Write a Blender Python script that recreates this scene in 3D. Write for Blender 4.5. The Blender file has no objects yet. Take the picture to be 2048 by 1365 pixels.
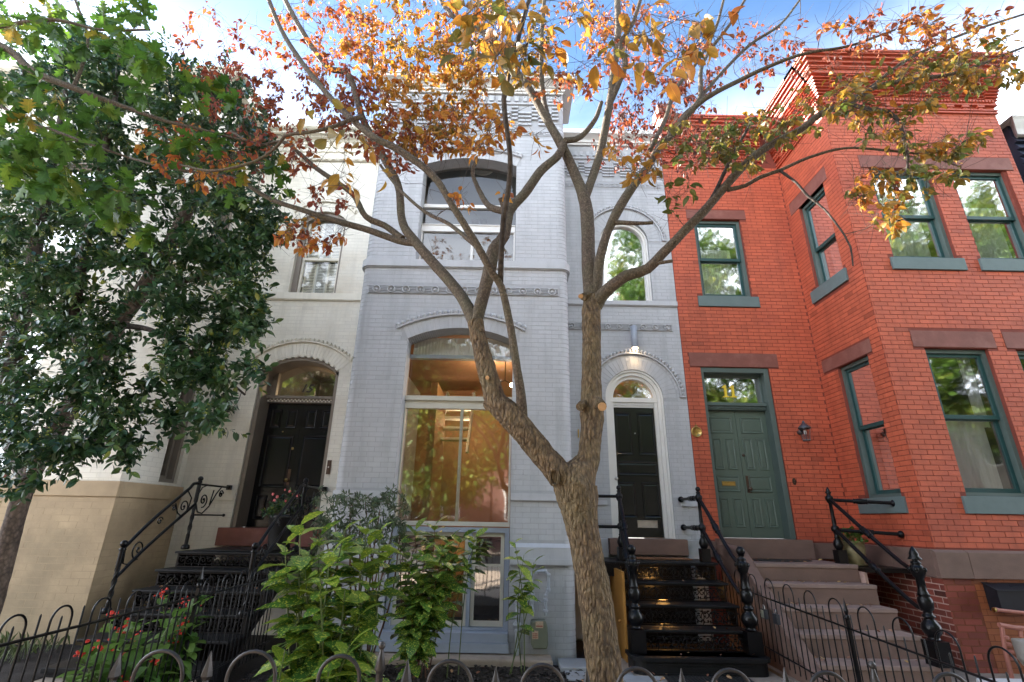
import bpy, math, random
import numpy as np
from mathutils import Matrix, Vector
random.seed(7); np.random.seed(7)
sc = bpy.context.scene
COL = sc.collection
R = math.radians

# ------------------------------------------------------------------ camera
CAM_H = 1.6; FPX = 980.0
PITCH, YAW, ROLL = R(19.95), R(-0.16), R(1.0)
def cam_axes():
    c, s = math.cos, math.sin
    f = np.array([-s(YAW)*c(PITCH), c(YAW)*c(PITCH), s(PITCH)])
    r = np.array([c(YAW), s(YAW), 0.0]); u = np.cross(r, f)
    return np.array([r*c(ROLL)+u*s(ROLL), -r*s(ROLL)+u*c(ROLL), f])
CM = cam_axes(); CP = np.array([0, 0, CAM_H])
cam = bpy.data.cameras.new('camera'); cam.sensor_width = 36; cam.lens = FPX/2048*36
cam.clip_start = 0.05; cam.clip_end = 500
co = bpy.data.objects.new('camera', cam); COL.objects.link(co)
m = Matrix.Identity(4)
for i in range(3):
    m[i][0], m[i][1], m[i][2], m[i][3] = CM[0][i], CM[1][i], -CM[2][i], CP[i]
co.matrix_world = m; sc.camera = co
def ray(x, y): return CM.T @ np.array([(x-1024)/FPX, -(y-682.5)/FPX, 1.0])
def at(x, y, Y): d = ray(x, y); return d*(Y/d[1]) + CP          # photo pixel -> point on the vertical plane at distance Y
def proj(P):
    q = (np.asarray(P)-CP) @ CM.T
    return 1024+FPX*q[..., 0]/q[..., 2], 682.5-FPX*q[..., 1]/q[..., 2], q[..., 2]

# ------------------------------------------------------------------ sky, sun, exposure
SUN_DIR = np.array([-0.70, 0.50, 0.585]); SUN_DIR /= np.linalg.norm(SUN_DIR)   # towards the sun
SUN_EL = math.asin(SUN_DIR[2]); SUN_AZ = math.atan2(SUN_DIR[0], SUN_DIR[1])
w = bpy.data.worlds.new('World'); sc.world = w; w.use_nodes = True
nt = w.node_tree; nt.nodes.clear()
out = nt.nodes.new('ShaderNodeOutputWorld'); bg = nt.nodes.new('ShaderNodeBackground')
sky = nt.nodes.new('ShaderNodeTexSky'); sky.sky_type = 'NISHITA'; sky.sun_disc = False
sky.sun_elevation = SUN_EL; sky.sun_rotation = SUN_AZ
sky.air_density = 1.0; sky.dust_density = 0.2; sky.ozone_density = 2.2
tc = nt.nodes.new('ShaderNodeTexCoord'); mp = nt.nodes.new('ShaderNodeMapping')
mp.inputs['Scale'].default_value = (1.0, 1.0, 3.2)
nz = nt.nodes.new('ShaderNodeTexNoise'); nz.inputs['Scale'].default_value = 2.1
nz.inputs['Detail'].default_value = 7; nz.inputs['Roughness'].default_value = 0.58; nz.inputs['Distortion'].default_value = 0.5
cr = nt.nodes.new('ShaderNodeValToRGB'); cr.color_ramp.elements[0].position = 0.40; cr.color_ramp.elements[1].position = 0.72
sep = nt.nodes.new('ShaderNodeSeparateXYZ'); mr = nt.nodes.new('ShaderNodeMapRange')
mr.inputs['From Min'].default_value = 0.44; mr.inputs['From Max'].default_value = 0.80
mr.inputs['To Min'].default_value = 1.0; mr.inputs['To Max'].default_value = 0.0
mr.interpolation_type = 'SMOOTHSTEP'
ad = nt.nodes.new('ShaderNodeMath'); ad.operation = 'ADD'; ad.use_clamp = True
sc_ = nt.nodes.new('ShaderNodeMath'); sc_.operation = 'MULTIPLY'; sc_.inputs[1].default_value = 0.24
mx = nt.nodes.new('ShaderNodeMixRGB'); mx.inputs['Color2'].default_value = (8.2, 8.8, 9.8, 1)
L = nt.links.new
L(tc.outputs['Generated'], mp.inputs['Vector']); L(mp.outputs[0], nz.inputs['Vector']); L(nz.outputs['Fac'], cr.inputs[0])
L(tc.outputs['Generated'], sep.inputs[0]); L(sep.outputs['Z'], mr.inputs['Value'])
L(cr.outputs[0], sc_.inputs[0]); L(sc_.outputs[0], ad.inputs[0]); L(mr.outputs[0], ad.inputs[1])
hs = nt.nodes.new('ShaderNodeHueSaturation'); hs.inputs['Saturation'].default_value = 1.12; hs.inputs['Value'].default_value = 0.50
L(sky.outputs[0], hs.inputs['Color']); L(hs.outputs[0], mx.inputs['Color1'])
pw = nt.nodes.new('ShaderNodeMath'); pw.operation = 'POWER'; pw.inputs[1].default_value = 2.8
L(ad.outputs[0], pw.inputs[0]); L(pw.outputs[0], mx.inputs['Fac'])
L(mx.outputs[0], bg.inputs['Color']); bg.inputs['Strength'].default_value = 0.12
L(bg.outputs[0], out.inputs['Surface'])
sl = bpy.data.lights.new('sun', 'SUN'); sl.energy = 4.8; sl.angle = R(0.55); sl.color = (1.0, 0.93, 0.82)
so = bpy.data.objects.new('sun', sl); COL.objects.link(so)
so.rotation_euler = Vector(tuple(SUN_DIR)).to_track_quat('Z', 'Y').to_euler()
sc.view_settings.view_transform = 'Standard'; sc.view_settings.look = 'None'
sc.view_settings.gamma = 1.0; sc.view_settings.use_curve_mapping = False
sc.view_settings.exposure = 2.72
sc.cycles.max_bounces = 8; sc.cycles.transparent_max_bounces = 12

# ------------------------------------------------------------------ materials
def new_mat(name):
    m = bpy.data.materials.new(name); m.use_nodes = True
    n = m.node_tree; p = n.nodes['Principled BSDF']
    return m, n, p
def pos_noise(n, scale, detail=4, rough=0.55, stretch=None, obj=False):
    g = n.nodes.new('ShaderNodeTexCoord') if obj else n.nodes.new('ShaderNodeNewGeometry')
    o = g.outputs['Object'] if obj else g.outputs['Position']
    t = n.nodes.new('ShaderNodeTexNoise'); t.inputs['Scale'].default_value = scale
    t.inputs['Detail'].default_value = detail; t.inputs['Roughness'].default_value = rough
    if stretch:
        mm = n.nodes.new('ShaderNodeMapping'); mm.inputs['Scale'].default_value = stretch
        n.links.new(o, mm.inputs['Vector']); n.links.new(mm.outputs[0], t.inputs['Vector'])
    else:
        n.links.new(o, t.inputs['Vector'])
    return t
def simple(name, col, rough=0.6, var=0.12, scale=9.0, bump=0.25, bscale=60.0, metal=0.0, spec=0.5, stretch=None, coat=0.0, tone=0.0, dirt=None, dirt_scale=1.7, dist=0.003, streak=0.0):
    """colour noise + bump; `tone` adds the per-piece tone attribute; `dirt` a second stain colour"""
    m, n, p = new_mat(name); lk = n.links.new
    t = pos_noise(n, scale, 5, 0.6, stretch)
    ramp = n.nodes.new('ShaderNodeMapRange'); ramp.inputs['From Min'].default_value = 0.25; ramp.inputs['From Max'].default_value = 0.75
    ramp.inputs['To Min'].default_value = 1-var; ramp.inputs['To Max'].default_value = 1+var
    lk(t.outputs['Fac'], ramp.inputs['Value'])
    v = ramp.outputs[0]
    if tone:
        a = n.nodes.new('ShaderNodeAttribute'); a.attribute_name = 'tone'
        r2 = n.nodes.new('ShaderNodeMapRange'); r2.clamp = False; r2.inputs['To Min'].default_value = 1-tone; r2.inputs['To Max'].default_value = 1+tone
        lk(a.outputs['Fac'], r2.inputs['Value'])
        mu = n.nodes.new('ShaderNodeMath'); mu.operation = 'MULTIPLY'; lk(v, mu.inputs[0]); lk(r2.outputs[0], mu.inputs[1]); v = mu.outputs[0]
    vm = n.nodes.new('ShaderNodeVectorMath'); vm.operation = 'SCALE'; vm.inputs[0].default_value = col
    lk(v, vm.inputs['Scale']); c = vm.outputs[0]
    if dirt:
        t2 = pos_noise(n, dirt_scale, 6, 0.65)
        r3 = n.nodes.new('ShaderNodeValToRGB'); r3.color_ramp.elements[0].position = 0.50; r3.color_ramp.elements[1].position = 0.78
        r3.color_ramp.elements[1].color = (0.7, 0.7, 0.7, 1)
        lk(t2.outputs['Fac'], r3.inputs[0])
        mm = n.nodes.new('ShaderNodeMixRGB'); mm.inputs['Color2'].default_value = (*dirt, 1)
        lk(c, mm.inputs['Color1']); lk(r3.outputs[0], mm.inputs['Fac']); c = mm.outputs[0]
    if streak:
        t4 = pos_noise(n, 7, 5, 0.62, (1, 1, .10)); r4 = n.nodes.new('ShaderNodeMapRange'); r4.inputs['From Min'].default_value = .48; r4.inputs['From Max'].default_value = .72
        r4.inputs['To Min'].default_value = 1.0; r4.inputs['To Max'].default_value = 1-streak
        t5 = pos_noise(n, 38, 3, 0.7); r5 = n.nodes.new('ShaderNodeMapRange'); r5.inputs['From Min'].default_value = .70; r5.inputs['From Max'].default_value = .76
        r5.inputs['To Min'].default_value = 1.0; r5.inputs['To Max'].default_value = 1-streak*1.5
        m5 = n.nodes.new('ShaderNodeMath'); m5.operation = 'MULTIPLY'; lk(t4.outputs['Fac'], r4.inputs['Value']); lk(t5.outputs['Fac'], r5.inputs['Value']); lk(r4.outputs[0], m5.inputs[0]); lk(r5.outputs[0], m5.inputs[1])
        v4 = n.nodes.new('ShaderNodeVectorMath'); v4.operation = 'SCALE'; lk(c, v4.inputs[0]); lk(m5.outputs[0], v4.inputs['Scale']); c = v4.outputs[0]
    lk(c, p.inputs['Base Color'])
    p.inputs['Roughness'].default_value = rough; p.inputs['Metallic'].default_value = metal
    p.inputs['Specular IOR Level'].default_value = spec
    if coat: p.inputs['Coat Weight'].default_value = coat; p.inputs['Coat Roughness'].default_value = 0.08
    if bump:
        t3 = pos_noise(n, bscale, 4, 0.6)
        b = n.nodes.new('ShaderNodeBump'); b.inputs['Strength'].default_value = bump; b.inputs['Distance'].default_value = dist
        lk(t3.outputs['Fac'], b.inputs['Height']); lk(b.outputs[0], p.inputs['Normal'])
    return m
M = {}
M['blue_brick'] = simple('painted_blue_brick', (0.475, 0.484, 0.505), 0.55, 0.06, 3.0, 0.6, 45, tone=0.028, dirt=(0.37, 0.38, 0.40), dirt_scale=0.9, streak=0.16)
M['blue_mortar'] = simple('painted_blue_joint', (0.385, 0.392, 0.41), 0.7, 0.08, 12, 0.6, 60)
M['blue_trim'] = simple('painted_blue_trim', (0.475, 0.484, 0.505), 0.5, 0.05, 5.0, 0.3, 50, streak=0.14)
M['blue_frame'] = simple('blue_grey_window_paint', (0.33, 0.37, 0.44), 0.4, 0.06, 9.0, 0.2, 50)
M['cream_brick'] = simple('painted_cream_brick', (0.78, 0.74, 0.645), 0.55, 0.05, 2.5, 0.6, 45, tone=0.03, dirt=(0.60, 0.50, 0.36), dirt_scale=0.8, streak=0.14)
M['cream_mortar'] = simple('painted_cream_joint', (0.68, 0.64, 0.55), 0.7, 0.1, 12, 0.6, 60)
M['cream_trim'] = simple('painted_cream_trim', (0.76, 0.71, 0.60), 0.5, 0.06, 5, 0.3, 50, streak=0.12)
M['cream_base'] = simple('weathered_cream_base', (0.44, 0.325, 0.195), 0.7, 0.2, 2.2, 0.7, 25, tone=0.03, dirt=(0.17, 0.145, 0.085), dirt_scale=1.0)
M['cream_base_joint'] = simple('weathered_cream_base_joint', (0.41, 0.305, 0.185), 0.8, 0.12, 6, 0.7, 25)
M['taupe'] = simple('taupe_painted_frame', (0.20, 0.165, 0.13), 0.45, 0.08, 6, 0.2, 60)
M['red_brick'] = simple('painted_red_brick', (0.50, 0.105, 0.048), 0.6, 0.07, 2.5, 0.7, 50, tone=0.10, dirt=(0.34, 0.062, 0.036), dirt_scale=1.1, streak=0.2)
M['red_mortar'] = simple('dark_red_joint', (0.20, 0.042, 0.025), 0.8, 0.15, 12, 0.6, 60)
M['red_trim'] = simple('painted_red_moulding', (0.45, 0.088, 0.043), 0.55, 0.08, 5, 0.4, 50, tone=0.08)
M['base_brick'] = simple('basement_red_brick', (0.25, 0.055, 0.035), 0.65, 0.12, 4, 0.7, 50, tone=0.3, dirt=(0.16, 0.05, 0.03))
M['base_mortar'] = simple('pale_basement_joint', (0.50, 0.33, 0.27), 0.85, 0.15, 20, 0.7, 60)
M['orange_brick'] = simple('orange_painted_basement_brick', (0.33, 0.10, 0.035), 0.6, 0.15, 4, 0.5, 50, tone=0.12, dirt=(0.22, 0.07, 0.02))
M['orange_mortar'] = simple('orange_basement_joint', (0.20, 0.06, 0.025), 0.8, 0.15, 20, 0.7, 60)
M['brownstone'] = simple('brownstone', (0.19, 0.115, 0.088), 0.75, 0.18, 3.0, 0.6, 70, stretch=(1, 1, 2.2), dirt=(0.12, 0.08, 0.062), tone=0.1)
M['brownstone_light'] = simple('worn_brownstone_tread', (0.28, 0.19, 0.155), 0.8, 0.16, 4.0, 0.6, 90, dirt=(0.17, 0.115, 0.09))
M['lintel'] = simple('painted_brownstone_lintel', (0.21, 0.072, 0.052), 0.65, 0.14, 6.0, 0.5, 70, dirt=(0.27, 0.13, 0.10), dirt_scale=3)
M['green_door'] = simple('sage_green_door_paint', (0.088, 0.122, 0.095), 0.42, 0.05, 5, 0.15, 80)
M['green_frame'] = simple('grey_green_casing_paint', (0.085, 0.118, 0.105), 0.5, 0.07, 6, 0.2, 60)
M['teal'] = simple('dark_teal_sash_paint', (0.016, 0.062, 0.06), 0.4, 0.08, 6, 0.15, 60)
M['sill_green'] = simple('slate_green_sill_paint', (0.12, 0.165, 0.16), 0.6, 0.08, 9, 0.3, 60)
M['iron'] = simple('black_painted_iron', (0.004, 0.004, 0.005), 0.28, 0.2, 12, 0.25, 80, spec=0.28)
M['iron_tread'] = simple('worn_black_iron_tread', (0.008, 0.008, 0.009), 0.5, 0.35, 7, 0.4, 120, spec=0.25, dirt=(0.02, 0.018, 0.017), dirt_scale=5)
M['iron_brown'] = simple('old_brown_black_iron', (0.007, 0.005, 0.0045), 0.42, 0.35, 7, 0.4, 90, spec=.25, dirt=(0.02, 0.011, 0.008), dirt_scale=4)
M['iron_bare'] = simple('worn_grey_iron', (0.045, 0.040, 0.038), 0.42, 0.35, 30, 0.5, 120, metal=0.5, dirt=(0.10, 0.075, 0.06), dirt_scale=14)
M['black_door'] = simple('gloss_black_door', (0.009, 0.010, 0.009), 0.25, 0.15, 6, 0.1, 60, spec=.4, coat=0.15)
M['navy_black'] = simple('worn_black_door', (0.006, 0.0065, 0.009), 0.22, 0.25, 5, 0.15, 60, spec=.35, coat=0.15, dirt=(0.018, 0.009, 0.006), dirt_scale=1.2)
M['white'] = simple('white_trim_paint', (0.74, 0.73, 0.70), 0.45, 0.04, 6, 0.15, 60)
M['cream_white'] = simple('off_white_window_frame', (0.60, 0.57, 0.48), 0.45, 0.05, 6, 0.15, 60)
M['brass'] = simple('brass', (0.58, 0.40, 0.14), 0.3, 0.15, 20, 0.2, 90, metal=1.0)
M['gold'] = simple('gold_leaf_number', (0.85, 0.60, 0.05), 0.45, 0.08, 20, 0.1, 90)
M['bronze'] = simple('dark_bronze', (0.10, 0.065, 0.05), 0.4, 0.3, 20, 0.3, 90, metal=0.8)
M['steel'] = simple('brushed_nickel', (0.55, 0.54, 0.52), 0.3, 0.1, 20, 0.2, 90, metal=1.0)
M['pewter'] = simple('pewter_lantern_metal', (0.12, 0.12, 0.125), 0.38, 0.3, 20, 0.3, 90, metal=0.7)
M['grey_pipe'] = simple('grey_painted_pipe', (0.40, 0.43, 0.48), 0.45, 0.12, 20, 0.3, 90, dirt=(0.30, 0.28, 0.27), dirt_scale=9)
M['meter'] = simple('green_grey_meter_body', (0.19, 0.205, 0.15), 0.5, 0.12, 10, 0.2, 90, dirt=(0.12, 0.10, 0.07), dirt_scale=8)
M['sticker'] = simple('faded_meter_label', (0.55, 0.42, 0.30), 0.6, 0.3, 90, 0)
M['sticker_red'] = simple('red_meter_print', (0.35, 0.06, 0.04), 0.6, 0.3, 90, 0)
M['salmon_pipe'] = simple('red_painted_pipe', (0.42, 0.155, 0.11), 0.5, 0.15, 12, 0.3, 90)
M['white_meter'] = simple('pale_meter_body', (0.50, 0.49, 0.44), 0.5, 0.1, 12, 0.2, 90, dirt=(0.3, 0.27, 0.22), dirt_scale=6)
M['tan_wall'] = simple('tan_plaster', (0.36, 0.20, 0.10), 0.7, 0.04, 1.0, 0.1, 60)
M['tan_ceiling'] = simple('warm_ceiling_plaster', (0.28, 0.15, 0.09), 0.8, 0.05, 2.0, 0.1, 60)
M['grey_room'] = simple('grey_plaster', (0.15, 0.165, 0.175), 0.8, 0.05, 2.0, 0.1, 60)
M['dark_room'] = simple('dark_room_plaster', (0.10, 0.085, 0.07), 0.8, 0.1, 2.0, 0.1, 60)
M['wood_panel'] = simple('orange_wood_panel', (0.42, 0.20, 0.045), 0.45, 0.2, 5, 0.1, 60, stretch=(8, 8, 0.8))
M['wood_floor'] = simple('wood_floor', (0.20, 0.10, 0.05), 0.4, 0.2, 3, 0.1, 60)
M['curtain'] = simple('white_net_curtain', (0.72, 0.72, 0.69), 0.9, 0.08, 7, 0.1, 60, stretch=(6, 6, 0.3))
M['drape'] = simple('brown_drape', (0.16, 0.09, 0.06), 0.9, 0.2, 7, 0.1, 60, stretch=(6, 6, 0.3))
M['blind'] = simple('cream_blind', (0.52, 0.50, 0.40), 0.7, 0.05, 7, 0, 60)
M['navy_slate'] = simple('dark_blue_slate', (0.02, 0.027, 0.05), 0.5, 0.2, 8, 0.4, 50, tone=0.3)
M['soil'] = simple('dark_soil', (0.022, 0.015, 0.011), 0.9, 0.4, 30, 1.0, 60, dist=0.01)
M['mulch'] = simple('black_mulch', (0.022, 0.016, 0.013), 0.8, 0.5, 40, 0.8, 90, tone=0.6)
M['concrete'] = simple('old_concrete', (0.34, 0.27, 0.21), 0.85, 0.18, 6, 0.8, 60, dirt=(0.20, 0.155, 0.12), dirt_scale=4, dist=0.006)
M['paving'] = simple('grey_paving_stone', (0.30, 0.31, 0.32), 0.8, 0.15, 6, 0.6, 60, dirt=(0.2, 0.18, 0.16), dirt_scale=3)
M['asphalt'] = simple('asphalt', (0.05, 0.05, 0.052), 0.9, 0.25, 20, 0.8, 90)
M['rubber'] = simple('black_rubber_mat', (0.02, 0.02, 0.02), 0.55, 0.3, 30, 0.6, 90)
M['coir'] = simple('brown_coir_mat', (0.22, 0.10, 0.045), 0.95, 0.3, 60, 1.0, 120)
M['pot'] = simple('olive_glazed_pot', (0.30, 0.25, 0.13), 0.35, 0.15, 8, 0.2, 60, dirt=(0.2, 0.16, 0.09), dirt_scale=5)
M['dark_pot'] = simple('black_pot', (0.02, 0.02, 0.02), 0.4, 0.15, 8, 0.2, 60)
M['mailbox'] = simple('black_mailbox_metal', (0.020, 0.022, 0.030), 0.38, 0.25, 8, 0.25, 60, metal=0.3)
M['lock_body'] = simple('dark_lockbox', (0.05, 0.055, 0.065), 0.35, 0.2, 20, 0.2, 60, metal=0.5)
M['lock_face'] = simple('pale_lock_face', (0.35, 0.37, 0.30), 0.5, 0.2, 20, 0.2, 60)
M['cut_wood'] = simple('fresh_cut_wood', (0.55, 0.30, 0.13), 0.7, 0.15, 40, 0.4, 120)
M['stem_green'] = simple('green_stem', (0.10, 0.13, 0.04), 0.5, 0.2, 20, 0.2, 60)
M['stem_brown'] = simple('brown_stem', (0.11, 0.055, 0.035), 0.8, 0.3, 20, 0.6, 60)
M['twig'] = simple('grey_brown_twig', (0.085, 0.06, 0.045), 0.8, 0.25, 20, 0.5, 60)
M['opp_brick'] = simple('far_red_brick', (0.11, 0.05, 0.04), 0.8, 0.1, 3, 0.3, 20)
M['opp_pale'] = simple('far_pale_brick', (0.22, 0.19, 0.15), 0.8, 0.1, 3, 0.3, 20)
M['dark_glass'] = simple('dark_window_glass', (0.02, 0.025, 0.03), 0.05, 0.1, 3, 0, 20, spec=0.8)
M['berry'] = simple('green_berry', (0.22, 0.25, 0.03), 0.4, 0.2, 20, 0, 60)
M['red_petal'] = simple('red_petal', (0.70, 0.035, 0.02), 0.45, 0.15, 20, 0.1, 60)
M['pink_petal'] = simple('pink_petal', (0.75, 0.16, 0.16), 0.5, 0.2, 20, 0.1, 60)
M['black_letter'] = simple('black_number_paint', (0.012, 0.012, 0.012), 0.4, 0.1, 20, 0, 60)

def emission(name, col, s):
    m, n, p = new_mat(name); p.inputs['Base Color'].default_value = (*col, 1)
    p.inputs['Emission Color'].default_value = (*col, 1); p.inputs['Emission Strength'].default_value = s
    return m
M['lamp_glow'] = emission('lit_lamp_glass', (1.0, 0.72, 0.42), 9)
def glass(name, refl, tint=(0.93, 0.95, 0.94), wav=0.02):
    m = bpy.data.materials.new(name); m.use_nodes = True; n = m.node_tree; n.nodes.clear(); lk = n.links.new
    o = n.nodes.new('ShaderNodeOutputMaterial'); mi = n.nodes.new('ShaderNodeMixShader')
    t = n.nodes.new('ShaderNodeBsdfTransparent'); t.inputs[0].default_value = (*tint, 1)
    g = n.nodes.new('ShaderNodeBsdfGlossy'); g.inputs['Roughness'].default_value = 0.035; g.inputs['Color'].default_value = (1, 1, 1, 1)
    f = n.nodes.new('ShaderNodeFresnel'); f.inputs[0].default_value = 1.5
    r = n.nodes.new('ShaderNodeMapRange'); r.inputs['From Min'].default_value = 0.04; r.inputs['From Max'].default_value = 0.6
    r.inputs['To Min'].default_value = refl; r.inputs['To Max'].default_value = 0.95
    nz = pos_noise(n, 2.2, 2, 0.5); b = n.nodes.new('ShaderNodeBump'); b.inputs['Strength'].default_value = 1.0; b.inputs['Distance'].default_value = wav*0.1
    lk(nz.outputs['Fac'], b.inputs['Height']); lk(b.outputs[0], g.inputs['Normal'])
    lk(f.outputs[0], r.inputs['Value']); lk(r.outputs[0], mi.inputs[0]); lk(t.outputs[0], mi.inputs[1]); lk(g.outputs[0], mi.inputs[2])
    lk(mi.outputs[0], o.inputs['Surface'])
    return m
M['glass'] = glass('window_glass', 0.34)
M['glass_strong'] = glass('mirror_coated_window_glass', 0.5)
M['glass_clear'] = glass('clear_lantern_glass', 0.07)
def bark(name, c1, c2, c3, scale, dist, stretch=(1, 1, 0.42)):
    m, n, p = new_mat(name); lk = n.links.new
    g = n.nodes.new('ShaderNodeNewGeometry'); mp = n.nodes.new('ShaderNodeMapping'); mp.inputs['Scale'].default_value = stretch
    v = n.nodes.new('ShaderNodeTexVoronoi'); v.feature = 'F1'; v.inputs['Scale'].default_value = scale
    v.inputs['Randomness'].default_value = 1.0
    dn = n.nodes.new('ShaderNodeTexNoise'); dn.inputs['Scale'].default_value = scale*0.5
    vm = n.nodes.new('ShaderNodeVectorMath'); vm.operation = 'MULTIPLY_ADD'; vm.inputs[1].default_value = (0.02, 0.02, 0.02)
    lk(g.outputs['Position'], dn.inputs['Vector']); lk(dn.outputs['Color'], vm.inputs[0]); lk(g.outputs['Position'], vm.inputs[2])
    lk(vm.outputs[0], mp.inputs['Vector']); lk(mp.outputs[0], v.inputs['Vector'])
    rp = n.nodes.new('ShaderNodeValToRGB'); rp.color_ramp.elements[0].color = (*c2, 1); rp.color_ramp.elements[1].color = (*c1, 1)
    rp.color_ramp.elements[0].position = 0.05; rp.color_ramp.elements[1].position = 0.75
    lk(v.outputs['Distance'], rp.inputs[0])
    t = pos_noise(n, 5, 5, 0.6); mx = n.nodes.new('ShaderNodeMixRGB'); mx.inputs['Color2'].default_value = (*c3, 1)
    r2 = n.nodes.new('ShaderNodeMapRange'); r2.inputs['From Min'].default_value = 0.42; r2.inputs['From Max'].default_value = 0.7; r2.inputs['To Max'].default_value = 0.75
    lk(t.outputs['Fac'], r2.inputs['Value']); lk(r2.outputs[0], mx.inputs['Fac']); lk(rp.outputs[0], mx.inputs['Color1'])
    ve = n.nodes.new('ShaderNodeVectorMath'); ve.operation = 'SCALE'
    cv = n.nodes.new('ShaderNodeMapRange'); cv.inputs['To Min'].default_value = 0.75; cv.inputs['To Max'].default_value = 1.3
    sp = n.nodes.new('ShaderNodeSeparateColor'); lk(v.outputs['Color'], sp.inputs[0]); lk(sp.outputs[0], cv.inputs['Value'])
    lk(mx.outputs[0], ve.inputs[0]); lk(cv.outputs[0], ve.inputs['Scale']); lk(ve.outputs[0], p.inputs['Base Color'])
    p.inputs['Roughness'].default_value = 0.85
    ma = n.nodes.new('ShaderNodeMath'); ma.operation = 'MULTIPLY'; ma.inputs[1].default_value = -1.0
    lk(v.outputs['Distance'], ma.inputs[0])
    fn = pos_noise(n, scale*4, 4, 0.6); ad = n.nodes.new('ShaderNodeMath'); ad.operation = 'MULTIPLY_ADD'; ad.inputs[1].default_value = 0.35
    lk(fn.outputs['Fac'], ad.inputs[0]); lk(ma.outputs[0], ad.inputs[2])
    b = n.nodes.new('ShaderNodeBump'); b.inputs['Strength'].default_value = 1.0; b.inputs['Distance'].default_value = dist
    lk(ad.outputs[0], b.inputs['Height']); lk(b.outputs[0], p.inputs['Normal'])
    return m
M['bark'] = bark('flaky_dogwood_bark', (0.11, 0.068, 0.036), (0.30, 0.195, 0.10), (0.22, 0.165, 0.08), 66, 0.034, (1, 1, 0.36))
M['holly_bark'] = bark('brown_holly_bark', (0.05, 0.035, 0.026), (0.14, 0.10, 0.075), (0.12, 0.085, 0.06), 40, 0.006, (1, 1, 0.7))
M['limb_bark'] = bark('smoother_limb_bark', (0.07, 0.048, 0.034), (0.165, 0.12, 0.08), (0.10, 0.09, 0.05), 110, 0.005, (1, 1, 0.6))
M['dark_bark'] = bark('dark_holly_bark', (0.028, 0.021, 0.017), (0.075, 0.055, 0.042), (0.06, 0.05, 0.04), 40, 0.006, (1, 1, 0.7))

def leaf_mat(name, stops, rough=0.5, trans=0.4, spots=None, vein=(1.25,), coat=0.0):
    """stops: [(pos,(r,g,b))] over the tone attribute; uv gives midrib and edge"""
    m, n, p = new_mat(name); lk = n.links.new
    a = n.nodes.new('ShaderNodeAttribute'); a.attribute_name = 'tone'
    t = pos_noise(n, 26, 3, 0.6)
    ad = n.nodes.new('ShaderNodeMath'); ad.operation = 'MULTIPLY_ADD'; ad.inputs[1].default_value = 0.28
    sb = n.nodes.new('ShaderNodeMath'); sb.operation = 'SUBTRACT'; sb.inputs[1].default_value = 0.14; sb.use_clamp = True
    lk(t.outputs['Fac'], ad.inputs[0]); lk(a.outputs['Fac'], ad.inputs[2]); lk(ad.outputs[0], sb.inputs[0])
    r = n.nodes.new('ShaderNodeValToRGB'); els = r.color_ramp.elements
    els[0].position = stops[0][0]; els[0].color = (*stops[0][1], 1); els[1].position = stops[-1][0]; els[1].color = (*stops[-1][1], 1)
    for ps, c in stops[1:-1]:
        e = els.new(ps); e.color = (*c, 1)
    lk(sb.outputs[0], r.inputs[0]); c = r.outputs[0]
    uv = n.nodes.new('ShaderNodeUVMap'); uv.uv_map = 'uv'; sx = n.nodes.new('ShaderNodeSeparateXYZ'); lk(uv.outputs[0], sx.inputs[0])
    # veins: slanting lines running out from the midrib
    ab = n.nodes.new('ShaderNodeMath'); ab.operation = 'ABSOLUTE'; lk(sx.outputs['X'], ab.inputs[0])
    w1 = n.nodes.new('ShaderNodeMath'); w1.operation = 'MULTIPLY_ADD'; w1.inputs[1].default_value = -0.7; lk(ab.outputs[0], w1.inputs[0]); lk(sx.outputs['Y'], w1.inputs[2])
    w2 = n.nodes.new('ShaderNodeMath'); w2.operation = 'MULTIPLY'; w2.inputs[1].default_value = 44.0; lk(w1.outputs[0], w2.inputs[0])
    w3 = n.nodes.new('ShaderNodeMath'); w3.operation = 'SINE'; lk(w2.outputs[0], w3.inputs[0])
    lt = n.nodes.new('ShaderNodeMath'); lt.operation = 'LESS_THAN'; lt.inputs[1].default_value = 0.05; lk(ab.outputs[0], lt.inputs[0])
    w4 = n.nodes.new('ShaderNodeMapRange'); w4.inputs['From Min'].default_value = -1; w4.inputs['To Min'].default_value = 0.90; w4.inputs['To Max'].default_value = 1.08
    lk(w3.outputs[0], w4.inputs['Value'])
    w5 = n.nodes.new('ShaderNodeMath'); w5.operation = 'MULTIPLY_ADD'; w5.inputs[1].default_value = 0.35; lk(lt.outputs[0], w5.inputs[0]); lk(w4.outputs[0], w5.inputs[2])
    sc1 = n.nodes.new('ShaderNodeVectorMath'); sc1.operation = 'SCALE'; lk(c, sc1.inputs[0]); lk(w5.outputs[0], sc1.inputs['Scale']); c = sc1.outputs[0]
    if spots:
        t2 = pos_noise(n, spots[1], 2, 0.6); r2 = n.nodes.new('ShaderNodeValToRGB')
        r2.color_ramp.elements[0].position = spots[2]; r2.color_ramp.elements[1].position = spots[2]+0.05
        lk(t2.outputs['Fac'], r2.inputs[0]); mm = n.nodes.new('ShaderNodeMixRGB'); mm.inputs['Color2'].default_value = (*spots[0], 1)
        lk(r2.outputs[0], mm.inputs['Fac']); lk(c, mm.inputs['Color1']); c = mm.outputs[0]
    lk(c, p.inputs['Base Color']); p.inputs['Roughness'].default_value = rough
    if coat: p.inputs['Coat Weight'].default_value = coat; p.inputs['Coat Roughness'].default_value = 0.2
    tr = n.nodes.new('ShaderNodeBsdfTranslucent'); lk(c, tr.inputs['Color'])
    mi = n.nodes.new('ShaderNodeMixShader'); mi.inputs[0].default_value = trans
    lk(p.outputs[0], mi.inputs[1]); lk(tr.outputs[0], mi.inputs[2]); lk(mi.outputs[0], n.nodes['Material Output'].inputs['Surface'])
    return m
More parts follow.
